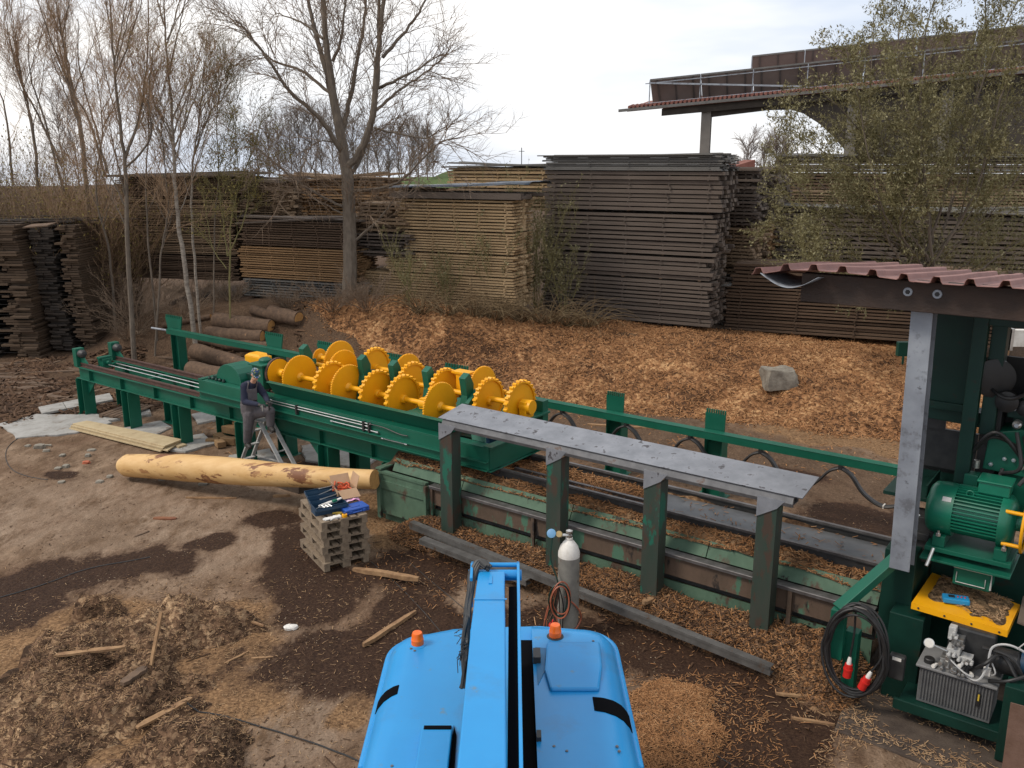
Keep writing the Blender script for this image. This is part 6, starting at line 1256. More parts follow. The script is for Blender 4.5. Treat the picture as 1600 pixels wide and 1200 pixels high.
def cover(S, n, mat, label, name='cover_board', cat='cover board', group=None, over=.3, tilt=.04, thick=.03, z=0.02, wd_=.3, spread=.03):
    for k in range(n):
        c = S['P'] + S['dl'] * (S['L'] * (.5 + r3.gauss(0, spread))) + S['dp'] * (S['D'] * (k + .5) / n - .1 * (k == 0)); c.z = S['z1'] + z - .03 + thick * (k % 2) * 1.05 + .015 * r3.random() + thick
        d = (S['dl'] + ZV * r3.gauss(0, tilt * .4) + S['dp'] * r3.gauss(0, .02)).normalized(); e = ZV.cross(d).normalized(); up_ = d.cross(e); mb = MB(); mb.ob(c, d * (S['L'] / 2 + over * r3.uniform(.2, 1)), e * (S['D'] / n * .55), up_ * thick)
        tag(mb.build(name, mat), label, cat, group)
A_ = (.0, .245, 13, BD_DARK, .72)
S1 = stack('heavy grey timbers in the tallest dark stack at the centre', 848, 1108, 243, 513, 29.4, [(.0, .268, 11, BD_DARK, .74), (.275, .41, 5, BD_DARK, .76, (.01, 0)), (.418, .665, 9, BD_DARK, .76, (.0, .004)), (.675, .91, 9, BD_DARK, .76, (-.02, .01)), (.912, 1.0, 7, BD_GREY, .86, (-.02, .0))], depth=2.0, nb=8, jit=.05)
cover(S1, 5, BD_GREY, 'one of the loose weathered boards covering the tallest dark stack', group='loose boards on the tallest stack', over=.12, thick=.018)
S1b = stack('short weathered boards in the narrow stack right of the tallest one', 1118, 1166, 262, 505, 31.5, [(0, .3, 14, BD_DARK, .7), (.31, .62, 14, BD_MIX, .7), (.63, 1, 16, BD_DARK, .7)], depth=3, nb=8, jit=.07)
S1c = stack('mixed boards with bright orange ends behind the narrow stack', 1160, 1196, 262, 490, 33.5, [(0, .3, 12, BD_ORNG, .7), (.31, .64, 13, BD_ORNG, .7), (.65, 1, 13, BD_DARK, .7)], depth=3, nb=6, jit=.08)
S2 = stack('clean tan boards in the light stack left of the tallest dark one', 626, 803, 314, 484, 29.2, [(0, .285, 11, BD_BEIGE, .70, (0, -.36)), (.293, .49, 8, BD_BEIGE, .70, (0, -.14)), (.50, .70, 8, BD_BEIGE, .70, (.0, .02)), (.71, 1, 10, BD_BEIGE, .68, (.01, -.02))], ang=24, depth=1.6, nb=6)
cover(S2, 4, BD_DARK, 'one of the dark planks roofing the light tan stack', group='dark planks on the light tan stack', over=.5, thick=.05, z=.1)
mb = MB(); c = S2['P'] + S2['dl'] * (S2['L'] * .5) + S2['dp'] * .8; c.z = S2['z1'] + .50; TARP = M('dark_blue_tarp', (.03, .05, .08), (.02, .03, .045), 3, .4)
nx_ = 30; vs = []
for j in range(11):
    for i in range(nx_ + 1): a = i / nx_ - .5; b2 = j / 10 - .5; vs.append(c + S2['dl'] * (-a * (S2['L'] + 1.2)) + S2['dp'] * (b2 * 2.0) + ZV * (.06 * nz(a * 6, b2 * 3, 2) + .22 * a - .25 * max(0, abs(b2) - .4) * 3))
mb.add(vs, [(j * (nx_ + 1) + i, j * (nx_ + 1) + i + 1, (j + 1) * (nx_ + 1) + i + 1, (j + 1) * (nx_ + 1) + i) for j in range(10) for i in range(nx_)])
o = mb.build('tarpaulin', TARP, smooth=True); o.modifiers.new('thick', 'SOLIDIFY').thickness = .01; tag(o, 'dark blue tarpaulin spread over the light tan stack', 'tarpaulin')
mb = MB(); q = S2['P'] + S2['dl'] * (S2['L'] * .5) - S2['dp'] * .02; q.z = S2['z1'] + .14; mb.ob(q, S2['dl'] * (S2['L'] / 2 + .3), S2['dp'] * .12, ZV * .10); tag(mb.build('beam', BD_DARK), 'heavy dark beam along the upper front edge of the light tan stack', 'beam')
S2b = stack('dark ragged boards between the light stack and the large bare tree', 560, 640, 318, 405, 30.6, [(0, .45, 7, BD_DARK, .6, (0, -.1)), (.47, 1, 8, BD_MIX, .6, (.2, 0))], ang=24, depth=1.6, jit=.12)
S3 = stack('pale boards under a plank roof in the high rear stack', 700, 856, 262, 330, 34.5, [(0, .5, 6, BD_MIX, .7), (.51, 1, 6, BD_BEIGE, .7)], ang=26, depth=2.4)
cover(S3, 5, BD_GREY, 'one of the overhanging grey planks roofing the high rear stack', group='grey planks on the high rear stack', over=.7, tilt=.1, thick=.03, z=.06)
S4 = stack('orange and brown boards in the low stack left of the large tree', 376, 552, 348, 474, 30.8, [(0, .24, 7, BD_GREY, .6, (-.03, .0)), (.25, .66, 14, BD_ORNG, .62, (0, .0)), (.67, 1, 11, BD_BROWN, .6, (.02, .01))], ang=22, depth=1.8, jit=.05)
cover(S4, 5, BD_DARK, 'one of the warped dark boards lying on the low orange stack', group='warped boards on the low orange stack', over=.5, tilt=.10, thick=.03)
S5 = stack('thin weathered boards in the long stack behind the birches', 188, 372, 276, 440, 33.0, [(0, .24, 14, BD_BROWN, .55), (.25, .52, 16, BD_MIX, .55), (.53, .78, 15, BD_MIX, .55), (.79, 1, 12, BD_BROWN, .55)], ang=14, depth=2.4, jit=.06)
cover(S5, 5, BD_DARK, 'one of the black boards roofing the long stack behind the birches', group='black boards on the long stack behind the birches', over=.3, tilt=.06, thick=.04)
S5b = stack('thin boards in the second rear stack, left of the large bare tree', 380, 436, 284, 420, 34.2, [(0, .5, 22, BD_BEIGE, .55), (.52, 1, 20, BD_MIX, .55)], ang=14, depth=2.4, jit=.06)
cover(S5b, 4, BD_DARK, 'one of the black boards roofing the second rear stack', group='black boards on the second rear stack', over=.5, tilt=.05, thick=.05)
S6 = stack('orange brown boards in the far stack behind the large bare tree', 438, 592, 282, 400, 36.0, [(0, .5, 14, BD_ORNG, .6), (.52, 1, 13, BD_ORNG, .6)], ang=22, depth=2.4, jit=.08)
cover(S6, 5, BD_MIX, 'one of the loose boards on the far orange stack', group='loose boards on the far orange stack', over=.4, tilt=.10, thick=.04, z=.05)
S6b = stack('bright boards in the far low stack with white sheets on top', 560, 690, 296, 380, 38.0, [(0, 1, 14, BD_ORNG, .6)], ang=22, depth=2.4, jit=.08)
cover(S6b, 3, M('pale_sheet', (.42, .43, .44), (.3, .3, .31), 3, .6), 'one of the pale corrugated sheets on the far low stack', 'cover_sheet', 'cover sheet', 'pale sheets on the far low stack', .2, .12, .02, .1)
S7 = stack('long dark boards in the highest right rear stack', 1210, 1660, 244, 300, 34.0, [(0, .48, 5, BD_BROWN, .66), (.5, 1, 6, BD_DARK, .66)], ang=22, depth=2.6)
cover(S7, 3, BD_GREY, 'one of the grey boards on the highest right rear stack', group='grey boards on the highest right rear stack', over=.2, tilt=.02, thick=.02)
S7b = stack('long brown boards under the highest right rear stack', 1168, 1660, 302, 430, 33.2, [(0, .5, 8, BD_DARK, .66), (.51, .80, 5, BD_BROWN, .66), (.81, 1, 5, BD_MIX, .62)], ang=22, depth=2.6)
S7c = stack('dark boards in the right middle stack partly behind the budding shrub', 1192, 1660, 334, 440, 30.4, [(0, .5, 7, BD_DARK, .68), (.51, 1, 7, BD_DARK, .68)], ang=22, depth=2.0)
cover(S7c, 4, BD_GREY, 'one of the pale grey boards on the right middle stack', group='pale grey boards on the right middle stack', over=.2, tilt=.03, thick=.02)
S8 = stack('low brown boards at the foot of the right stacks', 1132, 1560, 428, 545, 27.6, [(.0, .66, 14, BD_BROWN, .66), (.67, 1, 6, BD_BROWN, .72, (0, .03))], ang=22, depth=1.8)
mb = MB(); q = S8['P'] + S8['dl'] * (S8['L'] + .15) - S8['dp'] * .05; q.z = S8['z0'] + .68 * (S8['z1'] - S8['z0']); mb.ob(q, S8['dl'] * .35, S8['dp'] * .4, ZV * .015); tag(mb.build('cover_board', BD_GREY), 'grey board sticking out of the low brown stack towards the tallest one', 'board')
# two leaning stacks at the left edge, seen end on
def endstack(what, px0, px1, py0, py1, Y, n, mat, label_side):
    a = ony(px0, py1, Y); b_ = ony(px1, py1, Y); zt_ = ony((px0 + px1) / 2, py0, Y).z; Wd = b_.x - a.x; z0 = a.z; per_ = n // 3
    for k in range(3):
        t = thing('timber_pack', ('lowest', 'middle', 'topmost')[k] + ' pack of ' + what, 'timber pack', (a.x + Wd / 2, Y, z0 + (zt_ - z0) * k / 3), 'leaning end-on stacks at the left edge'); h_ = (zt_ - z0) / 3 / per_
        for i in range(per_):
            mb = MB(); f = (k * per_ + i) / n; ln = -.34 * f + .07 * math.sin(f * 9 + px0); zc = z0 + (zt_ - z0) * f + h_ * .5; x = a.x + ln + r3.gauss(0, .03)
            xe = b_.x + ln + r3.gauss(0, .03); gap = r3.uniform(.38, .52)
            cuts = [x, lerp(x, xe, gap * .5 + r3.gauss(0, .03)), lerp(x, xe, gap), lerp(x, xe, gap + .12 + .1 * abs(r3.gauss(0, 1)) ), lerp(x, xe, .8 + r3.gauss(0, .03)), xe]
            for q in (0, 1, 3, 4): mb.box(cuts[q] + .004, cuts[q + 1] - .004, Y + r3.gauss(0, .09), Y + 4 + r3.gauss(0, .05), zc - h_ * .40, zc + h_ * .40)
            if i % 2: mb.box(x + .05, xe - .05, Y + .15, Y + .22, zc + h_ * .40 + .001, zc + h_ * .59)
            mb.build('board_layer', mat, t)
    return (a, b_, zt_)
BD_WET = boards('wet_dark_boards', (.014, .013, .013), (.038, .032, .028), (.11, .072, .045))
e1 = endstack('dark wet boards in the leaning stack at the very left edge', -60, 66, 352, 560, 30.0, 54, BD_WET, 0)
e2 = endstack('dark wet boards in the leaning stack second from the left edge', 82, 150, 352, 548, 30.6, 54, BD_WET, 1)
for k in range(9):
    mb = MB(); x0 = r3.uniform(-20.5, -16.5); z_ = e1[2] + .04 + .035 * (k % 3); mb.ob(Vector((x0 + 1.0, 30.9 + .3 * k, z_)), Vector((r3.uniform(.9, 1.8), .1 * r3.gauss(0, 1), .05 * r3.gauss(0, 1))), Vector((0, .16, 0)), ZV * .016); tag(mb.build('cover_board', BD_WET), 'one of the black boards lying across the two leaning stacks', 'cover board', 'black boards on the leaning stacks')
mb = MB(); q = ony(62, 352, 29.8); mb.ob(q, Vector((.36, .1, .02)), Vector((0, .3, .03)), ZV * .02); tag(mb.build('cover_board', PLANKD), 'lighter brown board sticking out over the leaning stacks', 'cover board')
S9 = stack('dark brown boards in the short stack half hidden behind the leaning ones', 146, 172, 352, 500, 32.4, [(0, .5, 16, BD_BROWN, .6), (.51, 1, 16, BD_BROWN, .6)], ang=14, depth=2)
# ------------------------------------------------------------------ open hall behind
hall = thing('open_hall', 'large open storage hall with a red tile edge, concrete columns and rows of solar panels', 'hall', (16, 55, 0))
A0 = ony(980, 170, 70.0); B0 = Vector((0, 0, 0)); B0 = ony(1640, 106, 61.0)
ev = (B0 - A0); EL = ev.length; ev = ev / EL; bk = Vector((ev.y, -ev.x, 0)); bk = bk if bk.x > 0 else -bk
HCON = M('hall_grey_concrete', (.17, .155, .14), (.12, .11, .10), 1.0, .9); HDARK = M('hall_dark_boarding', (.03, .024, .019), (.05, .04, .032), 1.5, .85); TILE = M('red_roof_tile', (.16, .055, .04), (.24, .10, .075), 3, .8)
HGUT = M('hall_gutter_metal', (.09, .085, .08), (.13, .125, .12), 2, .6); PANB = M('solar_panel_back', (.19, .165, .15), (.24, .21, .19), .6, .6)
def hp_(a, b_, z): return A0 + ev * a + bk * b_ + ZV * z
mb = MB(); mb.prism([hp_(0, 0, 0), hp_(0, 9, 1.1), hp_(0, 9, .8), hp_(0, 0, -.22)], ev * EL); mb.build('roof', TILE, hall)
mb = MB()
for i in range(int(EL / .32)): a = .16 + i * .32; mb.tube([hp_(a, -.12, .10), hp_(a, 1.6, .32)], .11, 6)
mb.build('tile_edge', TILE, hall)
mb = MB(); mb.prism([hp_(-.6, -.35, -.2), hp_(-.6, -.35, .0), hp_(-.6, -.12, .0), hp_(-.6, -.12, -.2)], ev * (EL + .6)); mb.build('gutter', HGUT, hall)
mb = MB(); mb.prism([hp_(2.6, .1, -.24), hp_(2.6, 8.5, .7), hp_(2.6, 8.5, .3), hp_(2.6, .1, -.75)], ev * (EL - 3)); mb.build('soffit', HDARK, hall)
def colat(px):
    dd = ray(px, 200); kx = dd.x / dd.y; return (A0.x + bk.x * .6 - kx * (A0.y + bk.y * .6)) / (kx * ev.y - ev.x)
ca_ = colat(1103)
for a in (ca_, colat(1330), colat(1475), colat(1700)):
    mb = MB(); mb.prism([hp_(a - .35, .3, -12), hp_(a + .35, .3, -12), hp_(a + .35, .3, -.7), hp_(a - .35, .3, -.7)], bk * .8); mb.build('column', HCON, hall)
a1_, a2_ = colat(1110), colat(1322); poly = [hp_(a1_, .5, -.72)]
for px, py in [(1110, 183), (1150, 178), (1200, 172), (1235, 171), (1255, 177), (1280, 193), (1300, 212), (1318, 232), (1340, 250), (1600, 250)]:
    dd = ray(px, py); kx = dd.x / dd.y; a = (A0.x + bk.x * .5 - kx * (A0.y + bk.y * .5)) / (kx * ev.y - ev.x); p = hp_(a, .5, 0); zz = CH + dd.z / dd.y * p.y; poly.append(Vector((p.x, p.y, zz)))
pe = hp_(EL - .5, .5, -.26); poly[-1] = Vector((pe.x, pe.y, poly[-2].z)); poly += [pe, hp_(a1_, .5, -.26)]
mb = MB(); mb.prism(poly[1:], bk * .35); mb.build('arched_beam', HDARK, hall)
for row, (px0, pyl, pyu, b0, lab) in enumerate([(1012, 0, 0, 1.2, 'near'), (1160, 0, 0, 5.5, 'far')]):
    a_s = colat(px0); lo, hi = (.45, 1.95) if row == 0 else (1.4, 3.3)
    n = max(3, int((EL - a_s) / 3.6))
    for i in range(n):
        x0 = a_s + (EL - a_s) * i / n + .02; x1 = a_s + (EL - a_s) * (i + 1) / n - .02; mb = MB()
        mb.prism([hp_(x0, b0 + 1.0, lo), hp_(x0, b0 - .4, hi), hp_(x0, b0 - .34, hi + .06), hp_(x0, b0 + 1.06, lo + .06)], ev * (x1 - x0)); sp2 = mb.build('solar_panel', PANB, hall)
        mb = MB()
        for q in (.15, .5, .85): xx = lerp(x0, x1, q); mb.bar(hp_(xx, b0 + .98, lo - .03), hp_(xx, b0 - .4, hi - .03), .12, .08)
        mb.bar(hp_(x0, b0 - .43, hi + .02), hp_(x1, b0 - .43, hi + .02), .06, .12); mb.build('panel_rail', HGUT, sp2)
        mb = MB(); mb.bar(hp_(x0, b0 - .5, .25), hp_(x0, b0 - .42, hi), .07, .07); mb.build('strut', GALV, sp2)
mb = MB(); a_s = colat(1012); mb.bar(hp_(a_s, .6, 1.75), hp_(a_s + 11, .6, .42), .12, .12); mb.bar(hp_(a_s - .2, .6, .3), hp_(a_s + 30, .6, .3), .05, .05); mb.bar(hp_(a_s - .3, .62, 1.72), hp_(a_s + 30, .62, 1.72), .06, .06); mb.build('brace', GALV, hall)
mb = MB(); q = ony(815, 250, 260.0); mb.tube([q - ZV * 3, q + ZV * 3.4], .12, 5); mb.bar(q + ZV * 2.4 - Vector((.8, 0, 0)), q + ZV * 2.4 + Vector((.8, 0, 0)), .15, .15); tag(mb.build('radio_mast', DARK), 'tiny thin mast on the skyline left of the tallest stack', 'mast')
# ------------------------------------------------------------------ trees and shrubs
r4 = random.Random(12)
def rv(s): return Vector((r4.gauss(0, s), r4.gauss(0, s), r4.gauss(0, s)))
KIDS = {2: (5, 7), 1: (3, 5)}
def twigs(mb, pts, n, ln, depth, rad, up=.25, lo=.25, spread=.9, leaf=None, droop=0.0, seg=5):
    """side shoots along a branch, added to mb; leaf = (list of places, number per twig)"""
    N_ = len(pts) - 1
    for c_ in range(n):
        k = lo + (1 - lo) * (c_ + r4.random()) / n; f = min(k, .999) * N_; i = min(N_ - 1, int(f)); p = pts[i].lerp(pts[i + 1], f - i); d = (pts[i + 1] - pts[i]).normalized()
        sd_ = rv(1); sd_ = sd_ - d * sd_.dot(d)
        if sd_.length < .01: continue
        sd_.normalize(); v = (d * r4.uniform(.6, 1.1) + sd_ * spread * r4.uniform(.45, 1.1) + ZV * up).normalized(); L_ = ln * r4.uniform(.45, 1.2) * (1.15 - .55 * k); q = [p]
        for s_ in range(seg):
            v = (v + rv(.11) + ZV * (.06 * up - droop * (s_ + 1) / seg)).normalized(); q.append(q[-1] + v * (L_ / seg))
        mb.tube(q, [rad * (1 - .7 * s_ / seg) for s_ in range(seg + 1)], 3, cap=False)
        if leaf is not None and depth <= 1:
            for s_ in range(leaf[1]):
                a = r4.uniform(.25, 1) * seg; i2 = min(seg - 1, int(a)); leaf[0].append(q[i2].lerp(q[i2 + 1], a - i2))
        if depth > 0: twigs(mb, q, r4.randint(*KIDS[depth]), ln * .55, depth - 1, rad * .62, up, .12, spread, leaf, droop, max(3, seg - 1))
def leaves(pts, size, name, mat, parent, sl=1.8):
    mb = MB()
    for p in pts:
        p = p + rv(.03); d = (rv(1) + ZV * .8).normalized(); e = d.cross(rv(1)).normalized(); n = d.cross(e); s_ = size * r4.uniform(.6, 1.3)
        mb.add([p - e * s_ * .32 + n * s_ * .06, p + d * s_ * .4 * sl * .5 - n * s_ * .05, p + e * s_ * .32 + n * s_ * .06, p + d * s_ * sl * .62, p - d * s_ * .45], [(4, 1, 0), (0, 1, 3), (4, 2, 1), (1, 2, 3)])
    mb.build(name, mat, parent)
def pxtree(name, label, cat, Y, limbs, trunkmat, twigmat, n=12, ln=1.6, depth=2, rad=.018, group=None, leaf=None, leafmat=None, leafsize=.08, up=.3, droop=0, nback=0, lo=.22, spread=.9, base=None):
    """limbs: (points in photo pixels (x, y, metres in front of / behind Y), radius at start, at end)"""
    b0 = ony(limbs[0][0][0][0], limbs[0][0][0][1], Y); b0.z = gh(b0.x, b0.y) if base is None else b0.z
    t = thing(name, label, cat, b0, group); mb = MB(); mt = MB(); lf = []
    for li, (pp, ra, rb_) in enumerate(limbs):
        P_ = []
        for q in pp: P_.append(ony(q[0], q[1], Y + (q[2] if len(q) > 2 else 0)))
        if li == 0 and base is None: P_[0].z = min(P_[0].z, b0.z - .1)
        sp = spline(P_, 6); sp = [p + rv(.012) for p in sp]; m_ = len(sp) - 1
        mb.tube(sp, [lerp(ra, rb_, i / m_) for i in range(m_ + 1)], 8 if ra > .06 else 5, cap=True)
        Lb = sum((sp[i + 1] - sp[i]).length for i in range(m_))
        twigs(mt, sp, int(n * max(.4, Lb / 4)), ln, depth, rad, up, lo if li else max(lo, .45), spread, (lf, leaf) if leaf else None, droop)
    mb.build('trunk', trunkmat, t, smooth=True); mt.build('crown', twigmat, t)
    if leaf: leaves(lf, leafsize, 'leaves', leafmat, t)
    return t
# the large bare tree
pxtree('bare_tree', 'largest bare tree with many upright limbs, growing before the timber stacks left of centre', 'tree', 29.6, [
    ([(547, 495), (546, 400), (545, 320), (541, 262)], .25, .19),
    ([(541, 265), (530, 200), (518, 130), (508, 50), (500, -60)], .17, .06), ([(530, 205, .2), (512, 120, .6), (490, 40, 1), (470, -60, 1.3)], .12, .04),
    ([(541, 262), (560, 240, -.2), (580, 190, -.5), (588, 120, -.6), (595, 40, -.6), (608, -60, -.6)], .14, .05), ([(585, 160, -.4), (592, 80, 0), (592, -60, .4)], .09, .04),
    ([(543, 280), (562, 252, .4), (575, 212, .8), (584, 165, 1.2)], .07, .045), ([(532, 215), (545, 165, .6), (558, 95, 1), (568, 40, 1.3), (575, -40, 1.5)], .09, .03),
    ([(536, 240), (500, 185, -.7), (455, 145, -1.2), (410, 80, -1.8), (368, 30, -2.1)], .09, .02), ([(515, 145), (470, 110, .8), (420, 90, 1.3), (378, 40, 1.6)], .06, .02), ([(505, 60), (470, 35, .6), (430, 20, 1)], .05, .015),
    ([(588, 140), (640, 115, -.8), (690, 85, -1.2)], .06, .015), ([(585, 175), (625, 140, .8), (670, 110, 1.3), (705, 75, 1.7)], .055, .015), ([(597, 90), (640, 40, .5), (665, 0, .8), (680, -40, 1)], .06, .02), ([(520, 95), (535, 50, -.6), (540, -40, -.9)], .06, .02),
    ([(548, 300), (610, 290, -.4), (640, 270, -.8), (685, 225, -1.2), (720, 215, -1.4)], .055, .015), ([(548, 380), (590, 345, -.3), (630, 290, -.6)], .05, .02), ([(543, 325), (490, 300, -.4), (430, 255, -.8), (385, 215, -1)], .05, .015),
    ([(585, 200), (620, 208, -.6), (665, 215, -1), (700, 195, -1.3)], .04, .012), ([(545, 340), (500, 315, .4), (470, 300, .6)], .03, .012), ([(534, 225), (490, 225, -.6), (460, 300, -1)], .03, .01)],
    TRUNK, TWIG, n=12, ln=2.3, depth=2, rad=.016, up=.15, droop=.05)
# birches and saplings at the left
def side_limbs(main, n, hi, lean, r0, seed):
    """extra thin limbs fanning out from a stem, in photo pixels"""
    q = random.Random(seed); out = []
    for k in range(n):
        f = q.uniform(.25, .85); m_ = len(main) - 1; i = min(m_ - 1, int(f * m_)); u_ = f * m_ - i; x = lerp(main[i][0], main[i + 1][0], u_); y = lerp(main[i][1], main[i + 1][1], u_)
        d = q.choice((-1, 1)) * q.uniform(.35, 1) * lean; L_ = hi * q.uniform(.5, 1.1); z_ = q.gauss(0, .6)
        out.append(([(x, y), (x + d * .45, y - L_ * .38, z_ * .4), (x + d * .8, y - L_ * .72, z_ * .8), (x + d, y - L_, z_)], r0 * q.uniform(.5, .9), .008))
    return out
def lefttree(name, label, Y, main, ra, n, hi, lean, mat, seed, extra=(), twm=TWIGR, **kw):
    pxtree(name, label, 'tree', Y, [(main, ra, .012)] + list(extra) + side_limbs(main, n, hi, lean, ra * .42, seed), mat, twm, n=9, ln=1.9, depth=2, rad=.010, up=.28, spread=.85, lo=.12, **kw)
lefttree('bare_tree', 'forked bare tree before the long rear stack, left of the pale birch', 29.0, [(205, 520), (200, 400), (195, 260), (182, 150), (175, 60), (170, -40)], .09, 9, 170, 55, TRUNK, 1, [([(194, 250), (215, 190, .3), (228, 110, .6), (232, 0, .8)], .055, .012), ([(197, 262), (235, 215, -.4), (232, 150, -.6), (240, 70, -.6)], .04, .012)])
lefttree('birch', 'pale trunked slender birch behind the left end of the track', 29.4, [(300, 470), (287, 400), (276, 320), (272, 240), (266, 140), (258, 40), (255, -60)], .085, 14, 150, 60, BIRCH, 2, leaf=1, leafmat=BUDY, leafsize=.04)
lefttree('birch', 'thin birch leaning right, just right of the pale trunked one', 30.0, [(308, 455), (302, 380), (300, 270), (312, 180), (320, 100)], .055, 9, 130, 55, BIRCH, 3, leaf=1, leafmat=BUDY, leafsize=.04)
lefttree('bare_tree', 'bare tree of several leaning stems above the leaning stacks', 33.5, [(134, 335), (130, 230), (112, 150), (98, 60), (82, -20)], .10, 8, 170, 60, TRUNK, 4, [([(132, 250), (120, 170, .4), (105, 90, .6), (100, 10, .7)], .06, .012), ([(165, 275), (140, 190, -.4), (110, 140, -.5), (75, 70, -.6)], .05, .012), ([(168, 270), (150, 200, .3), (125, 110, .5), (122, 30, .6)], .05, .012)])
lefttree('bare_tree', 'bare tree with thin twisting stems near the left edge', 34.0, [(60, 340), (55, 240), (45, 170), (28, 110), (12, 60)], .07, 7, 150, 50, TRUNK, 5, [([(97, 260), (60, 180, .3), (30, 120, .5), (25, 40, .5)], .05, .012), ([(100, 300), (70, 190, 0), (48, 120, .3), (45, 60, .3)], .05, .012), ([(20, 290), (10, 180, 0), (-10, 120, 0)], .05, .015)])
lefttree('bare_tree', 'thin sapling between the forked tree and the birches', 30.2, [(240, 470), (232, 380), (228, 280), (232, 190), (224, 90)], .04, 7, 130, 45, TRUNK, 6)
lefttree('bare_tree', 'thin crooked sapling beside the lower part of the forked tree', 29.6, [(236, 500), (252, 400), (262, 330), (256, 240), (250, 170)], .035, 6, 100, 40, TRUNK, 7)
lefttree('bare_tree', 'slanting thin tree growing through the bramble by the leaning stacks', 31.5, [(178, 500), (172, 400), (150, 300), (160, 200), (150, 110)], .05, 8, 150, 55, TRUNK, 8)
lefttree('bare_tree', 'bare sapling farthest right of the left group, by the catkin shrub', 30.8, [(330, 455), (335, 360), (342, 270), (338, 190), (345, 140)], .03, 7, 100, 45, TRUNK, 9, twm=TWIGG)
pxtree('catkin_shrub', 'shrub with pale yellow catkins right of the birches, before the rear stacks', 'shrub', 29.8, [([(352, 440), (360, 360), (372, 290), (368, 190)], .035, .01), ([(355, 400), (345, 320, 0), (340, 260, .2)], .025, .01), ([(356, 400), (385, 330, 0), (392, 230, .2)], .025, .01), ([(368, 290), (395, 250, .2), (430, 262, .3)], .022, .01), ([(354, 420), (330, 380, 0), (318, 300, .2)], .02, .01), ([(370, 300), (400, 220, .2), (410, 180, .3)], .02, .01)], TWIGG, TWIGG, n=12, ln=1.3, depth=2, rad=.009, up=.2, leaf=1, leafmat=BUDY, leafsize=.06)
# budding shrub above the shed at the right
pts_ = [(1250, 210), (1215, 250), (1270, 130), (1322, 75), (1365, 20), (1420, -30), (1480, -60), (1540, -50), (1600, -20), (1650, 40), (1205, 350), (1240, 310), (1300, 250), (1340, 180), (1640, 180), (1620, 280), (1400, 90), (1460, 60), (1540, 60), (1580, 130), (1280, 380), (1500, 190), (1660, 350), (1250, 400), (1420, 330), (1560, 330)]
lim = [([(1450, 520), (1446, 450), (1440, 410)], .11, .08)]
for k, (x, y) in enumerate(pts_ + [(1345, 290), (1480, 250), (1380, 220), (1590, 400), (1230, 190), (1310, 400), (1530, 400), (1440, 190)]):
    z_ = r4.uniform(-1.4, 1.8); mxp = lerp(1442, x, .42) + r4.gauss(0, 26); myp = lerp(425, y, .36) + 12 + r4.gauss(0, 12); lim.append(([(1442 + r4.gauss(0, 14), 425 + r4.gauss(0, 14), z_ * .1), (mxp, myp, z_ * .5), (lerp(mxp, x, .6) + r4.gauss(0, 14), lerp(myp, y, .62) + r4.gauss(0, 10), z_ * .8), (x, y, z_)], r4.uniform(.02, .05), .009))
pxtree('budding_tree', 'wide budding shrub tree with olive green leaves above the red shed roof', 'tree', 25.0, lim, TRUNK, TWIGG, n=13, ln=1.25, depth=2, rad=.009, leaf=3, leafmat=BUD, leafsize=.056, up=.15, lo=.25, spread=1.0)
# small shrubs: stems from one root
def shrub(name, label, px, py, Y, n, h_, sp, mat, group=None, leaf=None, leafmat=None, leafsize=.06, tw=5, droop=0.0, cat='shrub', rad=.014, depth=1, onG=False):
    b_ = ong(px, py) if onG else ony(px, py, Y)
    if not onG: b_.z = surf(b_.x, b_.y)
    t = thing(name, label, cat, b_, group); mb = MB(); mt = MB(); lf = []
    for k in range(n):
        a = r4.uniform(0, 6.283); v = Vector((math.cos(a) * sp * r4.random() ** .5, math.sin(a) * sp * r4.random() ** .5, 1)).normalized(); q = [b_ + Vector((math.cos(a), math.sin(a), 0)) * (.12 * sp * r4.random()) - ZV * .05]; L_ = h_ * r4.uniform(.55, 1.1)
        for s_ in range(6): v = (v + rv(.09) - ZV * droop * (s_ / 5)).normalized(); q.append(q[-1] + v * L_ / 6)
        mb.tube(q, [rad * (1 - .7 * s_ / 6) for s_ in range(7)], 4, cap=False)
        if tw: twigs(mt, q, tw, h_ * .3, depth, rad * .55, .4, .25, .8, (lf, leaf) if leaf else None, droop * .5, 3)
    mb.build('stem', mat, t)
    if tw: mt.build('crown', mat, t)
    if leaf: leaves(lf, leafsize, 'leaves', leafmat, t)
for k, (px, Y, h_, lab) in enumerate([(30, 33.5, 3.8, 'dense rusty brown bush above the stack at the very left edge'), (85, 34.0, 3.2, 'yellowish brown bush above the gap between the leaning stacks'), (130, 33.6, 3.9, 'tangled olive bush just right of the leaning stacks'), (-10, 34.5, 3.9, 'brown bush cut by the left edge of the photo'), (175, 34.2, 3.4, 'brown bush at the left end of the long rear stack'), (60, 36, 4.2, 'taller brown thicket behind the two left bushes')]):
    shrub('bush', lab, px, 345, Y, 70, h_ + 3.0, .7, (TWIGR, TWIG, TWIGR, TWIG, TWIGR, TWIG)[k], 'bushes behind the leaning stacks', 1, BUDY, .06, 9)
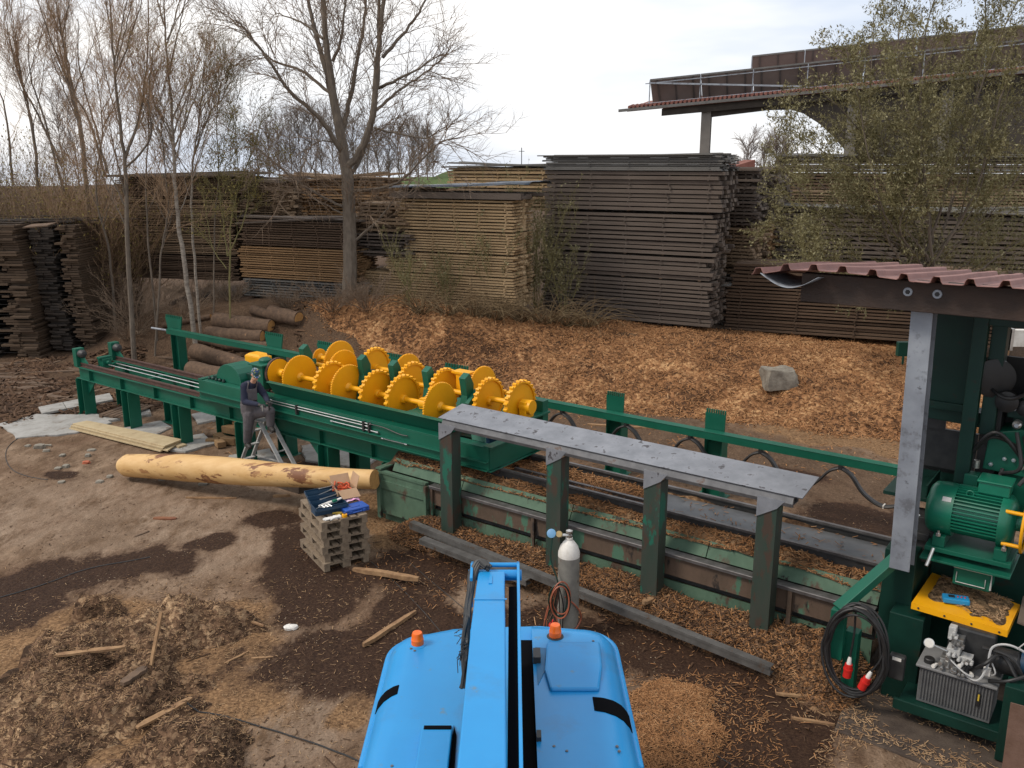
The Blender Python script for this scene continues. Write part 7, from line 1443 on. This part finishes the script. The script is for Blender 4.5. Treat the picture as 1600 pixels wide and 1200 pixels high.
for k, (px, py, h_, lab) in enumerate([(215, 515, 2.0, 'twiggy bramble on the slope behind the toothed guide plate'), (285, 500, 1.3, 'twiggy bramble above the top bark log'), (175, 505, 2.4, 'brown bramble tangle right beside the leaning stacks'), (165, 450, 2.3, 'brown bramble growing higher up beside the short stack'), (225, 480, 1.7, 'bramble tangle around the foot of the forked tree'), (262, 470, 1.3, 'low bramble between the forked tree and the birches'), (310, 468, 1.1, 'low bramble at the foot of the birches'), (200, 530, 1.0, 'lowest bramble on the slope behind the track'), (360, 470, .9, 'small bramble below the orange stack'), (450, 478, .8, 'small bramble left of the large bare tree'), (520, 485, 1.3, 'dry twigs around the left of the large trunk'), (575, 485, 1.4, 'dry twigs around the right of the large trunk')]):
    shrub('bramble', lab, px, py, 0, 34, h_ * 1.2, 1.5, TWIG, 'brambles on the slope', None, None, .05, 8, .16, 'bramble', .010, 1, True)
for k, (px, py, h_, lab, n) in enumerate([(812, 484, 4.6, 'tall greenish willow bush in the gap between the light and the dark stack', 30), (838, 490, 3.9, 'willow bush right in front of the left end of the tallest dark stack', 24), (775, 486, 3.0, 'thin willow shoots before the right end of the light stack', 14), (880, 500, 3.0, 'thin leaning willow shoots before the tallest dark stack', 9), (700, 478, 2.0, 'thin shoots before the middle of the light stack', 10), (640, 476, 2.6, 'thin shoots right of the large bare tree', 10)]):
    shrub('willow_bush', lab, px, py, 0, n, h_, .38, TWIGG, 'willow bushes before the stacks', 2 if k < 4 else 1, BUD, .06, 6, .02, 'shrub', .013, 1, True)
for k, (px, py, lab) in enumerate([(700, 482, 'dry grass tuft farthest left on top of the chip bank'), (742, 486, 'dry grass tuft second from the left on top of the chip bank'), (775, 490, 'arching dry tuft below the thin willow shoots'), (815, 494, 'arching dry tuft at the foot of the tall willow bush'), (850, 497, 'arching dry tuft below the left end of the tallest stack'), (885, 500, 'arching dry tuft in front of the tallest stack'), (920, 502, 'dry tuft farthest right in front of the tallest stack'), (660, 480, 'thin dry tuft right of the large trunk')]):
    shrub('grass_tuft', lab, px, py + 8, 0, 60, 1.7, 1.5, GRASSD, 'dry grass tufts on the chip bank', None, None, .05, 0, .42, 'grass tuft', .013, 0, True)
# distant wood on the skyline, each tree by itself
fl = [(px, 150 + r4.uniform(-12, 12), h_) for px, h_ in ((402, 4.5), (420, 6.0), (437, 7.2), (455, 7.8), (470, 8.0), (486, 8.2), (503, 7.6), (520, 7.6), (538, 7.4), (556, 7.0), (574, 6.2), (592, 5.5), (608, 5.6), (624, 6.0), (640, 6.6), (654, 6.2), (668, 5.0), (120, 11), (100, 9))]
FARW = M('distant_twig', (.15, .115, .095), (.19, .15, .125), 3, .9)
for px, Y, h_ in fl + [(1168, 120, 3.2), (1196, 125, 3.0), (1212, 120, 3.4), (1225, 122, 3.0), (676, 175, 4.5)]:
    b_ = ony(px, 262, Y); b_.z = gh(b_.x, b_.y); h2 = h_ + max(0, ony(px, 262, Y).z - b_.z); t = thing('distant_tree', 'one of the small bare trees of the distant wood on the skyline', 'tree', b_, 'trees of the distant wood'); mb = MB(); mt = MB()
    tp = [b_ - ZV * .2, b_ + ZV * h2 * .35 + rv(.1), b_ + ZV * h2 * .7 + rv(.3), b_ + ZV * h2]; sp = spline(tp, 3); mb.tube(sp, [lerp(.11, .04, i / (len(sp) - 1)) for i in range(len(sp))], 5); mb.build('trunk', FARW, t)
    twigs(mt, sp, 34, h2 * .42, 2, .05, .25, .08, 1.0, None, 0, 3); mt.build('crown', FARW, t)
mb = MB(); q = ony(1158, 262, 60); mb.prism([q + Vector((-.8, 0, 0)), q + Vector((.9, 0, .5)), q + Vector((.9, 0, 0))], Vector((0, 3, 0))); tag(mb.build('red_roof', TILE), 'small red roof tip on the skyline right of the tallest stack', 'roof')
